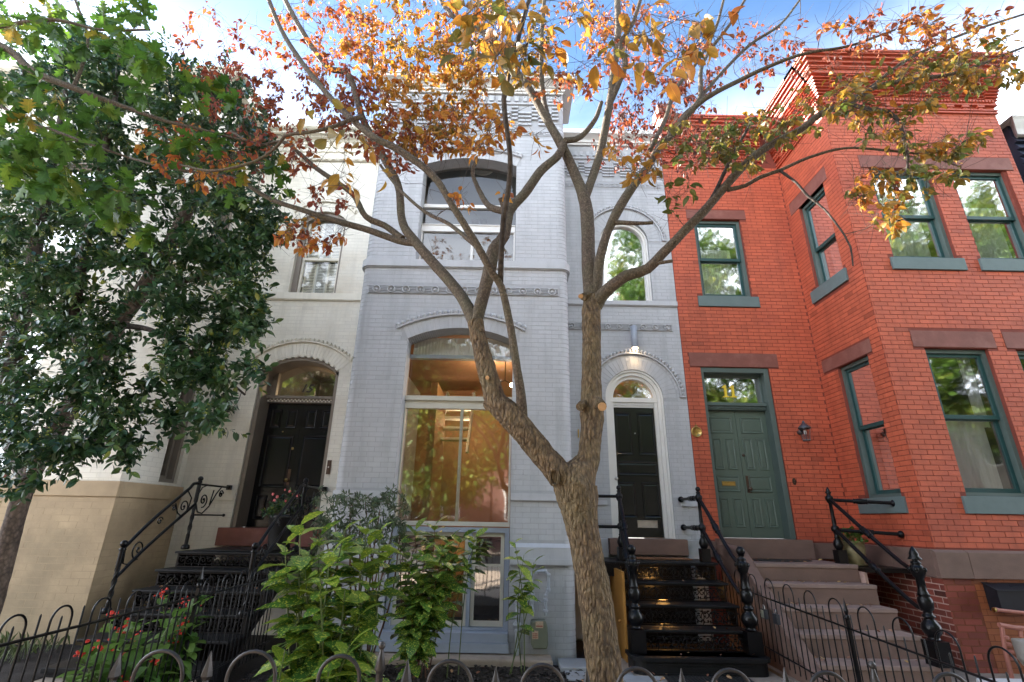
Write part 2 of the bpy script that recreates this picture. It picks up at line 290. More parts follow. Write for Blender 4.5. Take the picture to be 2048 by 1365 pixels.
M['dogwood_leaf'] = leaf_mat('autumn_dogwood_leaf', [(0.0, (0.13, 0.040, 0.034)), (0.22, (0.29, 0.066, 0.034)), (0.45, (0.47, 0.145, 0.028)),
    (0.62, (0.56, 0.27, 0.034)), (0.78, (0.23, 0.16, 0.030)), (1.0, (0.10, 0.14, 0.028))], 0.5, 0.5)
M['holly_leaf'] = leaf_mat('glossy_dark_holly_leaf', [(0.0, (0.020, 0.052, 0.026)), (0.5, (0.044, 0.100, 0.038)), (0.85, (0.10, 0.175, 0.045)), (1.0, (0.24, 0.26, 0.05))], 0.34, 0.25, coat=0.2)
M['oak_leaf'] = leaf_mat('green_oak_leaf', [(0.0, (0.035, 0.085, 0.018)), (0.6, (0.09, 0.19, 0.025)), (0.85, (0.18, 0.25, 0.03)), (1.0, (0.38, 0.25, 0.04))], 0.5, 0.45)
M['aucuba_leaf'] = leaf_mat('yellow_speckled_aucuba_leaf', [(0.0, (0.035, 0.10, 0.022)), (0.5, (0.08, 0.19, 0.032)), (1.0, (0.24, 0.34, 0.04))], 0.32, 0.3, spots=((0.58, 0.58, 0.09), 75, 0.56), coat=0.2)
M['nandina_leaf'] = leaf_mat('small_grey_green_leaf', [(0.0, (0.07, 0.105, 0.06)), (0.8, (0.14, 0.19, 0.10)), (1.0, (0.30, 0.09, 0.05))], 0.5, 0.3)
M['begonia_leaf'] = leaf_mat('bright_green_begonia_leaf', [(0.0, (0.06, 0.15, 0.03)), (1.0, (0.17, 0.28, 0.055))], 0.4, 0.4)
M['street_leaf'] = leaf_mat('sunlit_street_tree_leaf', [(0.0, (0.03, 0.075, 0.012)), (0.6, (0.085, 0.16, 0.02)), (1.0, (0.26, 0.25, 0.03))], 0.5, 0.4)
M['dry_leaf'] = leaf_mat('fallen_dry_leaf', [(0.0, (0.18, 0.07, 0.04)), (0.5, (0.40, 0.20, 0.12)), (1.0, (0.55, 0.36, 0.12))], 0.7, 0.1)

# ------------------------------------------------------------------ mesh helpers
def np_mesh(name, V, F, tone=None, uv=None, smooth=False):
    V = np.asarray(V, dtype=np.float32); F = np.asarray(F, dtype=np.int32); k = F.shape[1]
    me = bpy.data.meshes.new(name)
    me.vertices.add(len(V)); me.vertices.foreach_set('co', V.ravel())
    me.loops.add(F.size); me.loops.foreach_set('vertex_index', F.ravel())
    me.polygons.add(len(F)); me.polygons.foreach_set('loop_start', np.arange(0, F.size, k, dtype=np.int32))
    me.update(calc_edges=True)
    if tone is not None:
        a = me.attributes.new('tone', 'FLOAT', 'POINT'); a.data.foreach_set('value', np.asarray(tone, dtype=np.float32))
    if uv is not None:
        l = me.uv_layers.new(name='uv'); l.data.foreach_set('uv', np.asarray(uv, dtype=np.float32)[F.ravel()].ravel())
    me.polygons.foreach_set('use_smooth', np.full(len(F), bool(smooth)))
    me.validate(); return me
def link(name, me, mat=None, parent=None, label=None, kind=None):
    o = bpy.data.objects.new(name, me); COL.objects.link(o)
    if mat is not None and me is not None and not me.materials: me.materials.append(mat)
    if parent is not None: o.parent = parent
    if label: o['label'] = label
    if kind: o['kind'] = kind
    return o
def thing(name, label, cat, loc=(0, 0, 0), group=None):
    o = bpy.data.objects.new(name, None); COL.objects.link(o); o.location = loc; o.empty_display_size = 0.1
    o['label'] = label; o['category'] = cat
    if group: o['group'] = group
    return o
def tagmesh(o, label, cat, group=None):
    o['label'] = label; o['category'] = cat
    if group: o['group'] = group
    return o
def Wfront(Y): return lambda u, z, d: (u, Y-d, z)          # facade facing the camera
def Wleft(X): return lambda u, z, d: (X-d, u, z)           # wall facing -X, u = Y
def Wright(X): return lambda u, z, d: (X+d, u, z)          # wall facing +X, u = Y
ID = lambda u, z, d: (u, d, z)
class MB:
    def __init__(s): s.v = []; s.f = []; s.t = []; s.sm = []
    def add(s, vs, fs, tone=0.5, smooth=False):
        b = len(s.v); s.v += [tuple(map(float, v)) for v in vs]; s.t += [tone]*len(vs)
        for f in fs: s.f.append([b+i for i in f]); s.sm.append(smooth)
    def box(s, x0, x1, y0, y1, z0, z1, tone=0.5):
        s.add([(x0,y0,z0),(x1,y0,z0),(x1,y1,z0),(x0,y1,z0),(x0,y0,z1),(x1,y0,z1),(x1,y1,z1),(x0,y1,z1)],
              [(3,2,1,0),(4,5,6,7),(0,1,5,4),(1,2,6,5),(2,3,7,6),(3,0,4,7)], tone)
    def bw(s, W, u0, u1, z0, z1, d0, d1, tone=0.5):
        s.add([W(u0,z0,d0),W(u1,z0,d0),W(u1,z1,d0),W(u0,z1,d0),W(u0,z0,d1),W(u1,z0,d1),W(u1,z1,d1),W(u0,z1,d1)],
              [(0,1,2,3),(7,6,5,4),(4,5,1,0),(5,6,2,1),(6,7,3,2),(7,4,0,3)], tone)
    def prism(s, W, pts, d0, d1, tone=0.5):
        n = len(pts); vs = [W(u, z, d0) for u, z in pts]+[W(u, z, d1) for u, z in pts]
        s.add(vs, [tuple(range(n-1, -1, -1)), tuple(range(n, 2*n))]+[(i, (i+1) % n, n+(i+1) % n, n+i) for i in range(n)], tone)
    def ring(s, W, uc, zc, r0, r1, a0, a1, n, d0, d1, tone=0.5, rz=1.0):
        for i in range(n):
            A = a0+(a1-a0)*i/n; B = a0+(a1-a0)*(i+1)/n
            p = [(uc+r*math.cos(a), zc+rz*r*math.sin(a)) for r, a in ((r0, A), (r1, A), (r1, B), (r0, B))]
            s.prism(W, p, d0, d1, tone)
    def nest(s, W, u0, u1, z0, z1, prof, tone=0.5):
        """nested rectangles: prof = [(inset, d)...], closed with a face"""
        vs = []; fs = []
        for ins, d in prof:
            vs += [W(u0+ins, z0+ins, d), W(u1-ins, z0+ins, d), W(u1-ins, z1-ins, d), W(u0+ins, z1-ins, d)]
        for k in range(len(prof)-1):
            for i in range(4):
                j = (i+1) % 4; fs.append((4*k+i, 4*k+j, 4*k+4+j, 4*k+4+i))
        e = 4*(len(prof)-1); fs.append((e, e+1, e+2, e+3)); s.add(vs, fs, tone)
    def lathe(s, c, prof, n=14, axis='z', tone=0.5, smooth=True, W=None):
        """prof = [(r, h)]; axis z up, or along the wall normal with W (c=(u,z))"""
        vs = []; fs = []
        for r, h in prof:
            for i in range(n):
                a = 2*math.pi*i/n; x, y = r*math.cos(a), r*math.sin(a)
                if W: vs.append(W(c[0]+x, c[1]+y, h))
                elif axis == 'z': vs.append((c[0]+x, c[1]+y, c[2]+h))
                elif axis == 'x': vs.append((c[0]+h, c[1]+x, c[2]+y))
                else: vs.append((c[0]+x, c[1]+h, c[2]+y))
        for k in range(len(prof)-1):
            for i in range(n):
                j = (i+1) % n; fs.append((k*n+i, k*n+j, (k+1)*n+j, (k+1)*n+i))
        s.add(vs, fs, tone, smooth)
        s.add([vs[i] for i in range(n)], [tuple(range(n-1, -1, -1))], tone)
        s.add([vs[(len(prof)-1)*n+i] for i in range(n)], [tuple(range(n))], tone)
    def tube(s, pts, rad, n=8, tone=0.5, caps=True, smooth=True):
        pts = [np.asarray(p, float) for p in pts]; k = len(pts)
        if not hasattr(rad, '__len__'): rad = [rad]*k
        T = [pts[min(i+1, k-1)]-pts[max(i-1, 0)] for i in range(k)]
        T = [t/(np.linalg.norm(t)+1e-9) for t in T]
        ref = np.array([0, 0, 1.0]) if abs(T[0][2]) < 0.9 else np.array([1.0, 0, 0])
        N = np.cross(T[0], ref); N /= np.linalg.norm(N); vs = []; fs = []
        for i in range(k):
            N = N-T[i]*N.dot(T[i]); N /= (np.linalg.norm(N)+1e-9); B = np.cross(T[i], N)
            for j in range(n):
                a = 2*math.pi*j/n; vs.append(pts[i]+rad[i]*(math.cos(a)*N+math.sin(a)*B))
        for i in range(k-1):
            for j in range(n):
                q = (j+1) % n; fs.append((i*n+j, i*n+q, (i+1)*n+q, (i+1)*n+j))
        s.add(vs, fs, tone, smooth)
        if caps:
            s.add(vs[:n], [tuple(range(n-1, -1, -1))], tone); s.add(vs[-n:], [tuple(range(n))], tone)
    def ball(s, c, r, n=10, m_=6, tone=0.5, sq=(1, 1, 1)):
        vs = []; fs = []
        for i in range(1, m_):
            t = math.pi*i/m_
            for j in range(n):
                a = 2*math.pi*j/n; vs.append((c[0]+sq[0]*r*math.sin(t)*math.cos(a), c[1]+sq[1]*r*math.sin(t)*math.sin(a), c[2]+sq[2]*r*math.cos(t)))
        vs += [(c[0], c[1], c[2]+sq[2]*r), (c[0], c[1], c[2]-sq[2]*r)]
        for i in range(m_-2):
            for j in range(n):
                q = (j+1) % n; fs.append((i*n+j, i*n+q, (i+1)*n+q, (i+1)*n+j))
        tp, bt = len(vs)-2, len(vs)-1
        for j in range(n):
            fs.append((tp, j, (j+1) % n)); fs.append((bt, (m_-2)*n+(j+1) % n, (m_-2)*n+j))
        s.add(vs, fs, tone, True)
    def mesh(s, name):
        me = bpy.data.meshes.new(name); me.from_pydata(s.v, [], s.f)
        a = me.attributes.new('tone', 'FLOAT', 'POINT'); a.data.foreach_set('value', np.array(s.t, dtype=np.float32))
        me.polygons.foreach_set('use_smooth', np.array(s.sm, dtype=bool)); me.update(); return me
    def build(s, name, mat, parent=None, label=None, kind=None, bevel=0):
        o = link(name, s.mesh(name), mat, parent, label, kind)
        if bevel:
            b = o.modifiers.new('bevel', 'BEVEL'); b.width = bevel; b.segments = 2; b.limit_method = 'ANGLE'
        return o
def quick(name, mat, parent, fn, label=None, kind=None, bevel=0):
    b = MB(); fn(b); return b.build(name, mat, parent, label, kind, bevel)
def spline(ctrl, step=0.06):
    """Catmull-Rom through rows of (x,y,z,r)"""
    C_ = np.asarray(ctrl, float); C_ = np.vstack([2*C_[0]-C_[1], C_, 2*C_[-1]-C_[-2]]); o = []
    for i in range(1, len(C_)-2):
        p0, p1, p2, p3 = C_[i-1:i+3]; n = max(1, int(np.linalg.norm(p2[:3]-p1[:3])/step))
        for k in range(n):
            t = k/n; o.append(0.5*((2*p1)+(-p0+p2)*t+(2*p0-5*p1+4*p2-p3)*t*t+(-p0+3*p1-3*p2+p3)*t**3))
    o.append(C_[-2]); return np.array(o)

# ------------------------------------------------------------------ brickwork
CO, BL, JT = 0.0675, 0.203, 0.0055       # course height, brick length with joint, joint
def rect(u0, u1, z0, z1): return ('r', u0, u1, z0, z1)
def arch(u0, u1, z0, zs, zt, grow=0.0):
    """opening with a segmental or round head: spring zs, crown zt"""
    h = (u1-u0)/2; rise = zt-zs; Rr = (h*h+rise*rise)/(2*rise); return ('a', u0, u1, z0, zs, (u0+u1)/2, zt-Rr, Rr, grow)
def hole_at(h, z):
    if h[0] == 'r': return (h[1], h[2]) if h[3] < z < h[4] else None
    _, u0, u1, z0, zs, uc, zc, Rr, g = h
    if z < z0: return None
    if z < zs-(0 if not g else g*0.0): return (u0, u1)
    rr = Rr+g
    if z > zc+rr: return None
    hw = math.sqrt(max(rr*rr-(z-zc)**2, 0))
    lim = (u1-u0)/2+(g*math.sin(math.asin(min(1, (u1-u0)/2/Rr)))) if g else (u1-u0)/2
    hw = min(hw, lim) if g else hw
    return (uc-hw, uc+hw)
def intervals(u0, u1, cuts):
    seg = [(u0, u1)]
    for c in cuts:
        if not c: continue
        ns = []
        for a, b in seg:
            if c[1] <= a or c[0] >= b: ns.append((a, b)); continue
            if c[0] > a: ns.append((a, c[0]))
            if c[1] < b: ns.append((c[1], b))
        seg = ns
    return [(a, b) for a, b in seg if b-a > 0.004]
def wall_core(W, U0, U1, Z0, Z1, holes, depth, name, mat, parent):
    zb = {Z0, Z1}
    for h in holes:
        if h[0] == 'r': zb |= {h[3], h[4]}
        else:
            top = h[6]+h[7]; zb |= {h[3], h[4], top}
            n = 26
            for i in range(1, n): zb.add(h[4]+(top-h[4])*(1-(1-i/n)**2))
    zb = sorted(z for z in zb if Z0 <= z <= Z1); b = MB()
    for z0, z1 in zip(zb[:-1], zb[1:]):
        if z1-z0 < 1e-4: continue
        for a, c in intervals(U0, U1, [hole_at(h, (z0+z1)/2) for h in holes]): b.bw(W, a, c, z0, z1, -depth, 0)
    return b.build(name, mat, parent)
BRICKS = {}
class House:
    def __init__(s, root): s.root = root; s.full = []; s.rest = {}
    def brick(s, W, u0, u1, z0, z1, prd, mk, full, tone=None, d0=-0.004):
        tone = (random.random() if random.random() > .015 else random.choice((-1.1, -.7, 1.7))) if tone is None else tone
        j = lambda k: random.uniform(-k, k)
        dd = prd+j(0.0007); t1, t2 = j(0.0006), j(0.0006); z0 += j(0.0008); z1 += j(0.0008); u0 += j(.001); u1 += j(.001)
        vs = [W(u0,z0,d0),W(u1,z0,d0),W(u1,z1,d0),W(u0,z1,d0)]
        e = 0.0016
        vs += [W(u0+e,z0+e,dd+t1),W(u1-e,z0+e,dd+t2),W(u1-e,z1-e,dd+t2),W(u0+e,z1-e,dd+t1)]
        fs = [(7,6,5,4),(4,5,1,0),(5,6,2,1),(6,7,3,2),(7,4,0,3)]
        if full: s.full.append((np.array(vs), tone, mk))
        s.rest.setdefault(mk, []).append((np.array(vs), tone, len(s.full)-1 if full else -1))
    def bricks(s, W, U0, U1, Z0, Z1, holes, mk, prd=0.005, co=CO, bl=BL, phase=0.0, z_ref=0.0, jt=JT):
        k0 = int(math.floor((Z0-z_ref)/co))
        for k in range(k0, int((Z1-z_ref)/co)+2):
            z0 = z_ref+k*co; z1 = z0+co-jt
            if z1 <= Z0+.012 or z0 >= Z1-.012: continue
            z0c, z1c = max(z0, Z0), min(z1, Z1); zm = (z0c+z1c)/2
            cuts = []
            for h in holes:
                for zz in (z0c+.002, zm, z1c-.002):
                    cuts.append(hole_at(h, zz))
            off = (0.5*bl if k % 2 else 0)+phase
            for a, b in intervals(U0, U1, cuts):
                i = math.floor((a-off)/bl)
                while True:
                    x0 = off+i*bl; x1 = x0+bl-jt; i += 1
                    if x0 >= b: break
                    c0, c1 = max(x0, a), min(x1, b)
                    if c1-c0 < 0.02: continue
                    s.brick(W, c0, c1, z0c, z1c, prd, mk, (c1-c0) > bl*.9-jt and (z1c-z0c) > co*.8-jt)
    def voussoirs(s, W, h, r0g, r1g, mk, n, prd=0.006):
        """radial bricks round the head of an arch opening"""
        _, u0, u1, z0, zs, uc, zc, Rr, g = h
        ha = math.asin(min(1, (u1-u0)/2/Rr))
        for i in range(n):
            A = math.pi/2-ha+2*ha*i/n; B = math.pi/2-ha+2*ha*(i+1)/n; g_ = 0.003/Rr
            p = [(uc+r*math.cos(a), zc+r*math.sin(a)) for r, a in ((Rr+r0g, A+g_), (Rr+r1g, A+g_), (Rr+r1g, B-g_), (Rr+r0g, B-g_))]
            dd = prd+random.uniform(-.001, .001)
            vs = [W(u, z, -.004) for u, z in p]+[W(u, z, dd) for u, z in p]
            s.rest.setdefault(mk, []).append((np.array(vs), random.random(), -1))
    def finish(s, nmax=300):
        F = np.array([[7,6,5,4],[4,5,1,0],[5,6,2,1],[6,7,3,2],[7,4,0,3]])
        top = set()
        if s.full:
            A = np.array([f[0][4:8] for f in s.full]); x, y, z = proj(A.reshape(-1, 3)); x = x.reshape(-1, 4); y = y.reshape(-1, 4); z = z.reshape(-1, 4)
            area = 0.5*np.abs((x[:, 2]-x[:, 0])*(y[:, 3]-y[:, 1])-(x[:, 3]-x[:, 1])*(y[:, 2]-y[:, 0]))
            ok = (z.min(1) > 0.1) & (x.min(1) > 0) & (x.max(1) < 2048) & (y.min(1) > 0) & (y.max(1) < 1365)
            area[~ok] = -1; order = [i for i in np.argsort(-area)[:nmax] if area[i] > 60]
            cache = {}
            for i in order:
                vs, tone, mk = s.full[i]; top.add(i)
                c = vs.mean(0); ex = vs[1]-vs[0]; key = (mk, int(math.floor(tone*7)), tuple(np.round(ex/np.linalg.norm(ex)).astype(int)))
                if key not in cache:
                    cache[key] = np_mesh('brick', vs-c, F, tone=[tone]*8); cache[key].materials.append(M[mk])
                o = bpy.data.objects.new('brick', cache[key]); COL.objects.link(o); o.parent = s.root; o.location = c
        for mk, lst in s.rest.items():
            l2 = [q for q in lst if not (q[2] >= 0 and q[2] in top)]
            if not l2: continue
            V = np.concatenate([q[0] for q in l2]); t = np.repeat([q[1] for q in l2], 8)
            FF = (F[None]+8*np.arange(len(l2))[:, None, None]).reshape(-1, 4)
            link('brickwork', np_mesh('brickwork', V, FF, tone=t), M[mk], s.root, kind='stuff')

def text_mesh(s, size, depth, shear=0.0):
    cu = bpy.data.curves.new('txt', 'FONT'); cu.body = s; cu.size = size; cu.extrude = depth; cu.shear = shear
    cu.align_x = 'CENTER'; cu.align_y = 'CENTER'; cu.resolution_u = 4
    o = bpy.data.objects.new('txt', cu); COL.objects.link(o)
    dg = bpy.context.evaluated_depsgraph_get(); me = bpy.data.meshes.new_from_object(o.evaluated_get(dg))
    bpy.data.objects.remove(o); return me
def put_text(name, s, size, loc, mat, parent, shear=0.0, bold=0.0, depth=0.006):
    me = text_mesh(s, size, depth, shear)
    if bold:
        pass
    me.materials.clear(); o = link(name, me, mat, parent); o.rotation_euler = (math.pi/2, 0, 0); o.location = loc; return o

# ------------------------------------------------------------------ windows, doors
def room(W, u0, u1, z0, z1, d0, d1, mat, parent, name='room_shell'):
    b = MB(); P = lambda u, z, d: W(u, z, d)
    q = [P(u0,z0,d0),P(u1,z0,d0),P(u1,z1,d0),P(u0,z1,d0),P(u0,z0,d1),P(u1,z0,d1),P(u1,z1,d1),P(u0,z1,d1)]
    b.add(q, [(4,5,6,7),(0,1,5,4),(1,2,6,5),(2,3,7,6),(3,0,4,7)])
    return b.build(name, mat, parent)
def pleats(W, u0, u1, z0, z1, d, mat, parent, name='curtain', amp=0.02, n=11, flare=0.0, mid=None):
    b = MB(); cols = n*5; rows = 7; vs = []
    for r_ in range(rows+1):
        t = r_/rows
        for c in range(cols+1):
            u = u0+(u1-u0)*c/cols
            sag = flare*(1-t)*(u-u0)
            vs.append(W(u-sag, z1+(z0-z1)*(1-t), d+amp*math.sin(c/cols*n*2*math.pi)*(0.5+0.5*(1-t))))
    fs = [(r_*(cols+1)+c, r_*(cols+1)+c+1, (r_+1)*(cols+1)+c+1, (r_+1)*(cols+1)+c) for r_ in range(rows) for c in range(cols)]
    b.add(vs, fs, 0.5, True); return b.build(name, mat, parent)
def frame4(b, W, u0, u1, z0, z1, w_, d0, d1, wb=None, wt=None):
    wb = w_ if wb is None else wb; wt = w_ if wt is None else wt
    b.bw(W, u0, u0+w_, z0, z1, d0, d1); b.bw(W, u1-w_, u1, z0, z1, d0, d1)
    b.bw(W, u0+w_, u1-w_, z0, z0+wb, d0, d1); b.bw(W, u0+w_, u1-w_, z1-wt, z1, d0, d1)
def sash_window(house, W, u0, u1, z0, z1, zm, lintel=None, sill=None, curtain=None, rec=0.11, gl='glass', hollow='dark_room', deep=1.1):
    """green double-hung window of the red house"""
    win = quick('window', M['green_frame'], house, lambda b: frame4(b, W, u0, u1, z0, z1, 0.055, -rec-.05, -rec+.055))
    a0, a1, c0, c1 = u0+.055, u1-.055, z0+.055, z1-.055
    def sh(b, q0, q1, d): frame4(b, W, a0+.002, a1-.002, q0, q1, 0.05, d-.035, d, wb=.06)
    quick('sash', M['teal'], win, lambda b: sh(b, zm-.02, c1, -rec+.022), bevel=0.003)
    quick('sash', M['teal'], win, lambda b: sh(b, c0, zm+.015, -rec-.022), bevel=0.003)
    quick('pane', M[gl], win, lambda b: b.add([W(a0+.05, zm+.03, -rec), W(a1-.05, zm+.03, -rec), W(a1-.05, c1-.045, -rec), W(a0+.05, c1-.045, -rec)], [(0, 1, 2, 3)]))
    quick('pane', M[gl], win, lambda b: b.add([W(a0+.05, c0+.05, -rec-.04), W(a1-.05, c0+.05, -rec-.04), W(a1-.05, zm-.03, -rec-.04), W(a0+.05, zm-.03, -rec-.04)], [(0, 1, 2, 3)]))
    if sill: quick('sill', M['sill_green'], win, lambda b: b.bw(W, sill[0], sill[1], sill[2], z0+0.002, -rec-.04, 0.035), bevel=0.004)
    if lintel: quick('lintel', M['lintel'], win, lambda b: b.bw(W, lintel[0], lintel[1], lintel[2], lintel[3], -.09, 0.013), bevel=0.004)
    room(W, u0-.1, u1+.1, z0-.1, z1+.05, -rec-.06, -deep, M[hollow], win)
    if curtain == 'net_low': pleats(W, a0+.02, a1-.12, c0, zm+.3, -rec-.12, M['curtain'], win)
    elif curtain == 'net_full':
        pleats(W, a0+.01, a1-.13, c0, zm+.02, -rec-.12, M['curtain'], win, amp=.011, n=7)
        pleats(W, a1-.20, a1-.02, zm-.1, c1, -rec-.14, M['curtain'], win, amp=.012, n=3)
    elif curtain == 'side':
        pleats(W, a0, a0+(a1-a0)*.72, c0, zm+.05, -rec-.12, M['curtain'], win, n=7)
        pleats(W, a1-.17, a1, c0, c1, -rec-.10, M['drape'], win, n=4)
    return win
def fan_pane(W, uc, zc, r, z0, d, n=20):
    a0 = math.asin(max(-1, min(1, (z0-zc)/r))); pts = [(uc+r*math.cos(a), zc+r*math.sin(a)) for a in np.linspace(a0, math.pi-a0, n)]
    b = MB(); b.add([W(u, z, d) for u, z in pts], [tuple(range(len(pts)))]); return b
def spiral(c, r0, r1, turns, a0, n=22, sgn=1):
    return [(c[0]+(r0+(r1-r0)*t)*math.cos(a0+sgn*turns*2*math.pi*t), c[1]+(r0+(r1-r0)*t)*math.sin(a0+sgn*turns*2*math.pi*t)) for t in np.linspace(0, 1, n)]

# ================================================================== SETTING: ground
GY = 'structure'
def sheet(name, mat, x0, x1, y0, y1, z, kind='structure', thick=0.0):
    b = MB()
    if thick: b.box(x0, x1, y0, y1, z-thick, z)
    else: b.add([(x0,y0,z),(x1,y0,z),(x1,y1,z),(x0,y1,z)], [(0,1,2,3)])
    return b.build(name, mat, None, kind=kind)
sheet('ground', M['soil'], -150, 150, -150, 150, -0.03)
sheet('street', M['asphalt'], -150, 150, -11.5, -3.2, -0.12+0.10)
sheet('pavement', M['concrete'], -60, 60, -3.2, 2.05, 0.0, thick=0.10)
sheet('far_pavement', M['concrete'], -60, 60, -14.5, -11.5, 0.03, thick=0.10)
sheet('garden_path', M['concrete'], 1.15, 3.02, 2.05, 6.95, 0.02, thick=0.08)
sheet('garden_path', M['concrete'], 3.1, 6.6, 2.05, 7.0, 0.012, thick=0.08)
sheet('cream_garden_path', M['concrete'], -4.4, -2.95, 2.05, 5.9, 0.10, thick=0.2)

# ================================================================== BLUE HOUSE
BX0, BX1, BY, RY = -2.32, 0.87, 6.80, 8.10
blue_root = thing('row_house', 'pale blue-grey painted brick row house with tall arched bay window, number 13', 'house', (0, 8.1, 0))
blue = House(blue_root)
blue_root.location = (0, 0, 0)
WF, WR = Wfront(BY), Wfront(RY)
RC = 0.13                                                     # rounded corner of the bay
hB = arch(-1.52, 0.035, 0.14, 4.08, 4.26); hT = arch(-1.515, 0.045, 5.385, 7.22, 7.37)
def ringhole(h, g): return h[:8]+(g,)
Ztop = 8.9
wall_core(WF, BX0+RC, BX1-RC, -0.1, Ztop, [hB, hT], 0.30, 'wall', M['blue_mortar'], blue_root)
band_holes = [rect(-9, 9, 5.26, 5.385), rect(-2.2, 0.73, 4.805, 4.935), rect(-9, 9, 1.83, 1.925), rect(-9, 9, 1.06, 1.30), rect(-9, 9, 7.86, 7.99), rect(-9, 9, 8.08, 8.52), rect(-9, 9, 8.66, 9.3)]
blue.bricks(WF, BX0+RC, BX1-RC, 0.0, Ztop, [ringhole(hB, .215), ringhole(hT, .215), hB, hT]+band_holes, 'blue_brick', 0.0022)
blue.voussoirs(WF, hB, 0.0, 0.20, 'blue_brick', 26); blue.voussoirs(WF, hT, 0.0, 0.20, 'blue_brick', 26)
# rounded corners: curved bricks, course by course, on a curved core
def corner_arc(xc, yc, sgn, r, n=9):
    return [(xc+sgn*r*math.sin(a), yc-r*math.cos(a)) for a in np.linspace(0, math.pi/2, n+1)]
for sgn, xc in ((-1, BX0+RC), (1, BX1-RC)):
    yc = BY+RC; b = MB(); arc = corner_arc(xc, yc, sgn, RC-.004)
    vs = [(x, y, -.1) for x, y in arc]+[(x, y, Ztop) for x, y in arc]; n = len(arc)
    b.add(vs, [(i, i+1, n+i+1, n+i) for i in range(n-1)]); b.build('wall_corner', M['blue_mortar'], blue_root)
    b = MB()
    for k in range(0, int(Ztop/CO)):
        z0, z1 = k*CO, k*CO+CO-JT
        if any(h[3] < (z0+z1)/2 < h[4] for h in band_holes if h[1] < -8): continue
        rr = RC+.0022+random.uniform(-.001, .001); arc = corner_arc(xc, yc, sgn, rr); inn = corner_arc(xc, yc, sgn, RC-.02)
        n = len(arc); vs = [(x, y, z0+.002) for x, y in arc]+[(x, y, z1-.002) for x, y in arc]+[(x, y, z0+.002) for x, y in inn]+[(x, y, z1-.002) for x, y in inn]
        fs = [(i, i+1, n+i+1, n+i) for i in range(n-1)]+[(n+i, n+i+1, 3*n+i+1, 3*n+i) for i in range(n-1)]+[(i+1, i, 2*n+i, 2*n+i+1) for i in range(n-1)]
        b.add(vs, fs, random.random(), False)
    b.build('corner_brickwork', M['blue_brick'], blue_root, kind='stuff')
    # return wall of the bay, running back to the recessed wall
    xs = BX1 if sgn > 0 else BX0; Wn = Wright(xs) if sgn > 0 else Wleft(xs)
    wall_core(Wn, BY+RC, RY if sgn > 0 else RY+3, -0.1, Ztop, [], 0.25, 'wall', M['blue_mortar'], blue_root)
    blue.bricks(Wn, BY+RC, RY-.01 if sgn > 0 else RY+.2, 0.0, Ztop, [h for h in band_holes if h[1] < -8], 'blue_brick', 0.0022)
def band(b, z0, z1, proud, x0=BX0, x1=BX1, y=BY, r=RC, wrapL=True, wrapR=True, back=RY, slope=0.0, soff=None):
    """a moulding that follows the rounded bay"""
    def outline(p):
        o = []
        if wrapL: o += [(x0-p, back)]+[(x, yy) for x, yy in corner_arc(x0+r, y+r, -1, r+p)][::-1]
        else: o += [(x0, y-p)]
        if wrapR: o += corner_arc(x1-r, y+r, 1, r+p)+[(x1+p, back)]
        else: o += [(x1, y-p)]
        return o
    A, B_, C_ = outline(proud), outline(proud-slope), outline(-0.02); n = len(A)
    vs = [(x, yy, z0) for x, yy in A]+[(x, yy, z1) for x, yy in B_]+[(x, yy, z0) for x, yy in C_]+[(x, yy, z1+(0.5*slope)) for x, yy in C_]
    fs = []
    for i in range(n-1):
        fs += [(i, i+1, n+i+1, n+i), (i+1, i, 2*n+i, 2*n+i+1), (n+i, n+i+1, 3*n+i+1, 3*n+i)]
    b.add(vs, fs)
def bands(b):
    band(b, 5.262, 5.383, 0.045); band(b, 1.835, 1.92, 0.03); band(b, 1.835, 1.852, 0.036)
    band(b, 1.135, 1.255, 0.045); band(b, 1.255, 1.305, 0.045, slope=0.035); band(b, 1.062, 1.135, 0.062)
    band(b, 5.245, 5.262, 0.028)
    band(b, 8.60, 8.635, 0.035)
def cut_band(fn, z0, z1, proud, **k):
    pass
quick('sill_course', M['blue_trim'], blue_root, lambda b: (band(b, 5.262, 5.383, 0.045), band(b, 5.247, 5.262, 0.025)))
# base bands break at the window opening
def base_bands(b, q):
    for x0, x1, wl, wr_ in (q,):
        band(b, 1.850, 1.922, 0.030, x0=x0, x1=x1, wrapL=wl, wrapR=wr_); band(b, 1.832, 1.850, 0.038, x0=x0, x1=x1, wrapL=wl, wrapR=wr_)
        band(b, 1.130, 1.262, 0.045, x0=x0, x1=x1, wrapL=wl, wrapR=wr_); band(b, 1.262, 1.305, 0.047, x0=x0, x1=x1, wrapL=wl, wrapR=wr_, slope=.04)
        band(b, 1.062, 1.130, 0.060, x0=x0, x1=x1, wrapL=wl, wrapR=wr_)
for q in ((BX0, -1.525, True, False), (0.04, BX1, False, True)): quick('base_moulding', M['blue_trim'], blue_root, lambda b: base_bands(b, q))
# recessed wall with the door
hW = arch(1.66, 2.58, 5.35, 6.60, 7.06); hD = arch(1.62, 2.60, 1.13, 3.565, 4.055)
RX0, RX1 = BX1+.005, 3.0
rec_b = [rect(-9, 9, 5.25, 5.345), rect(0.98, 2.88, 4.775, 4.905), rect(-9, 9, 1.83, 1.90), rect(-9, 9, 7.82, 7.92), rect(-9, 9, 8.07, 8.44), rect(-9, 9, 8.70, 9.3)]
hU = rect(1.3, 1.62, 0.0, 1.02)
wall_core(WR, RX0, RX1, -0.1, Ztop, [hW, hD], 0.28, 'wall', M['blue_mortar'], blue_root)
blue.bricks(WR, RX0, RX1, 0.0, Ztop, [hW, hD, ringhole(hW, .235), ringhole(hD, .235)]+rec_b, 'blue_brick', 0.0022)
blue.voussoirs(WR, hW, 0.0, 0.225, 'blue_brick', 25); blue.voussoirs(WR, hD, 0.0, 0.225, 'blue_brick', 27)
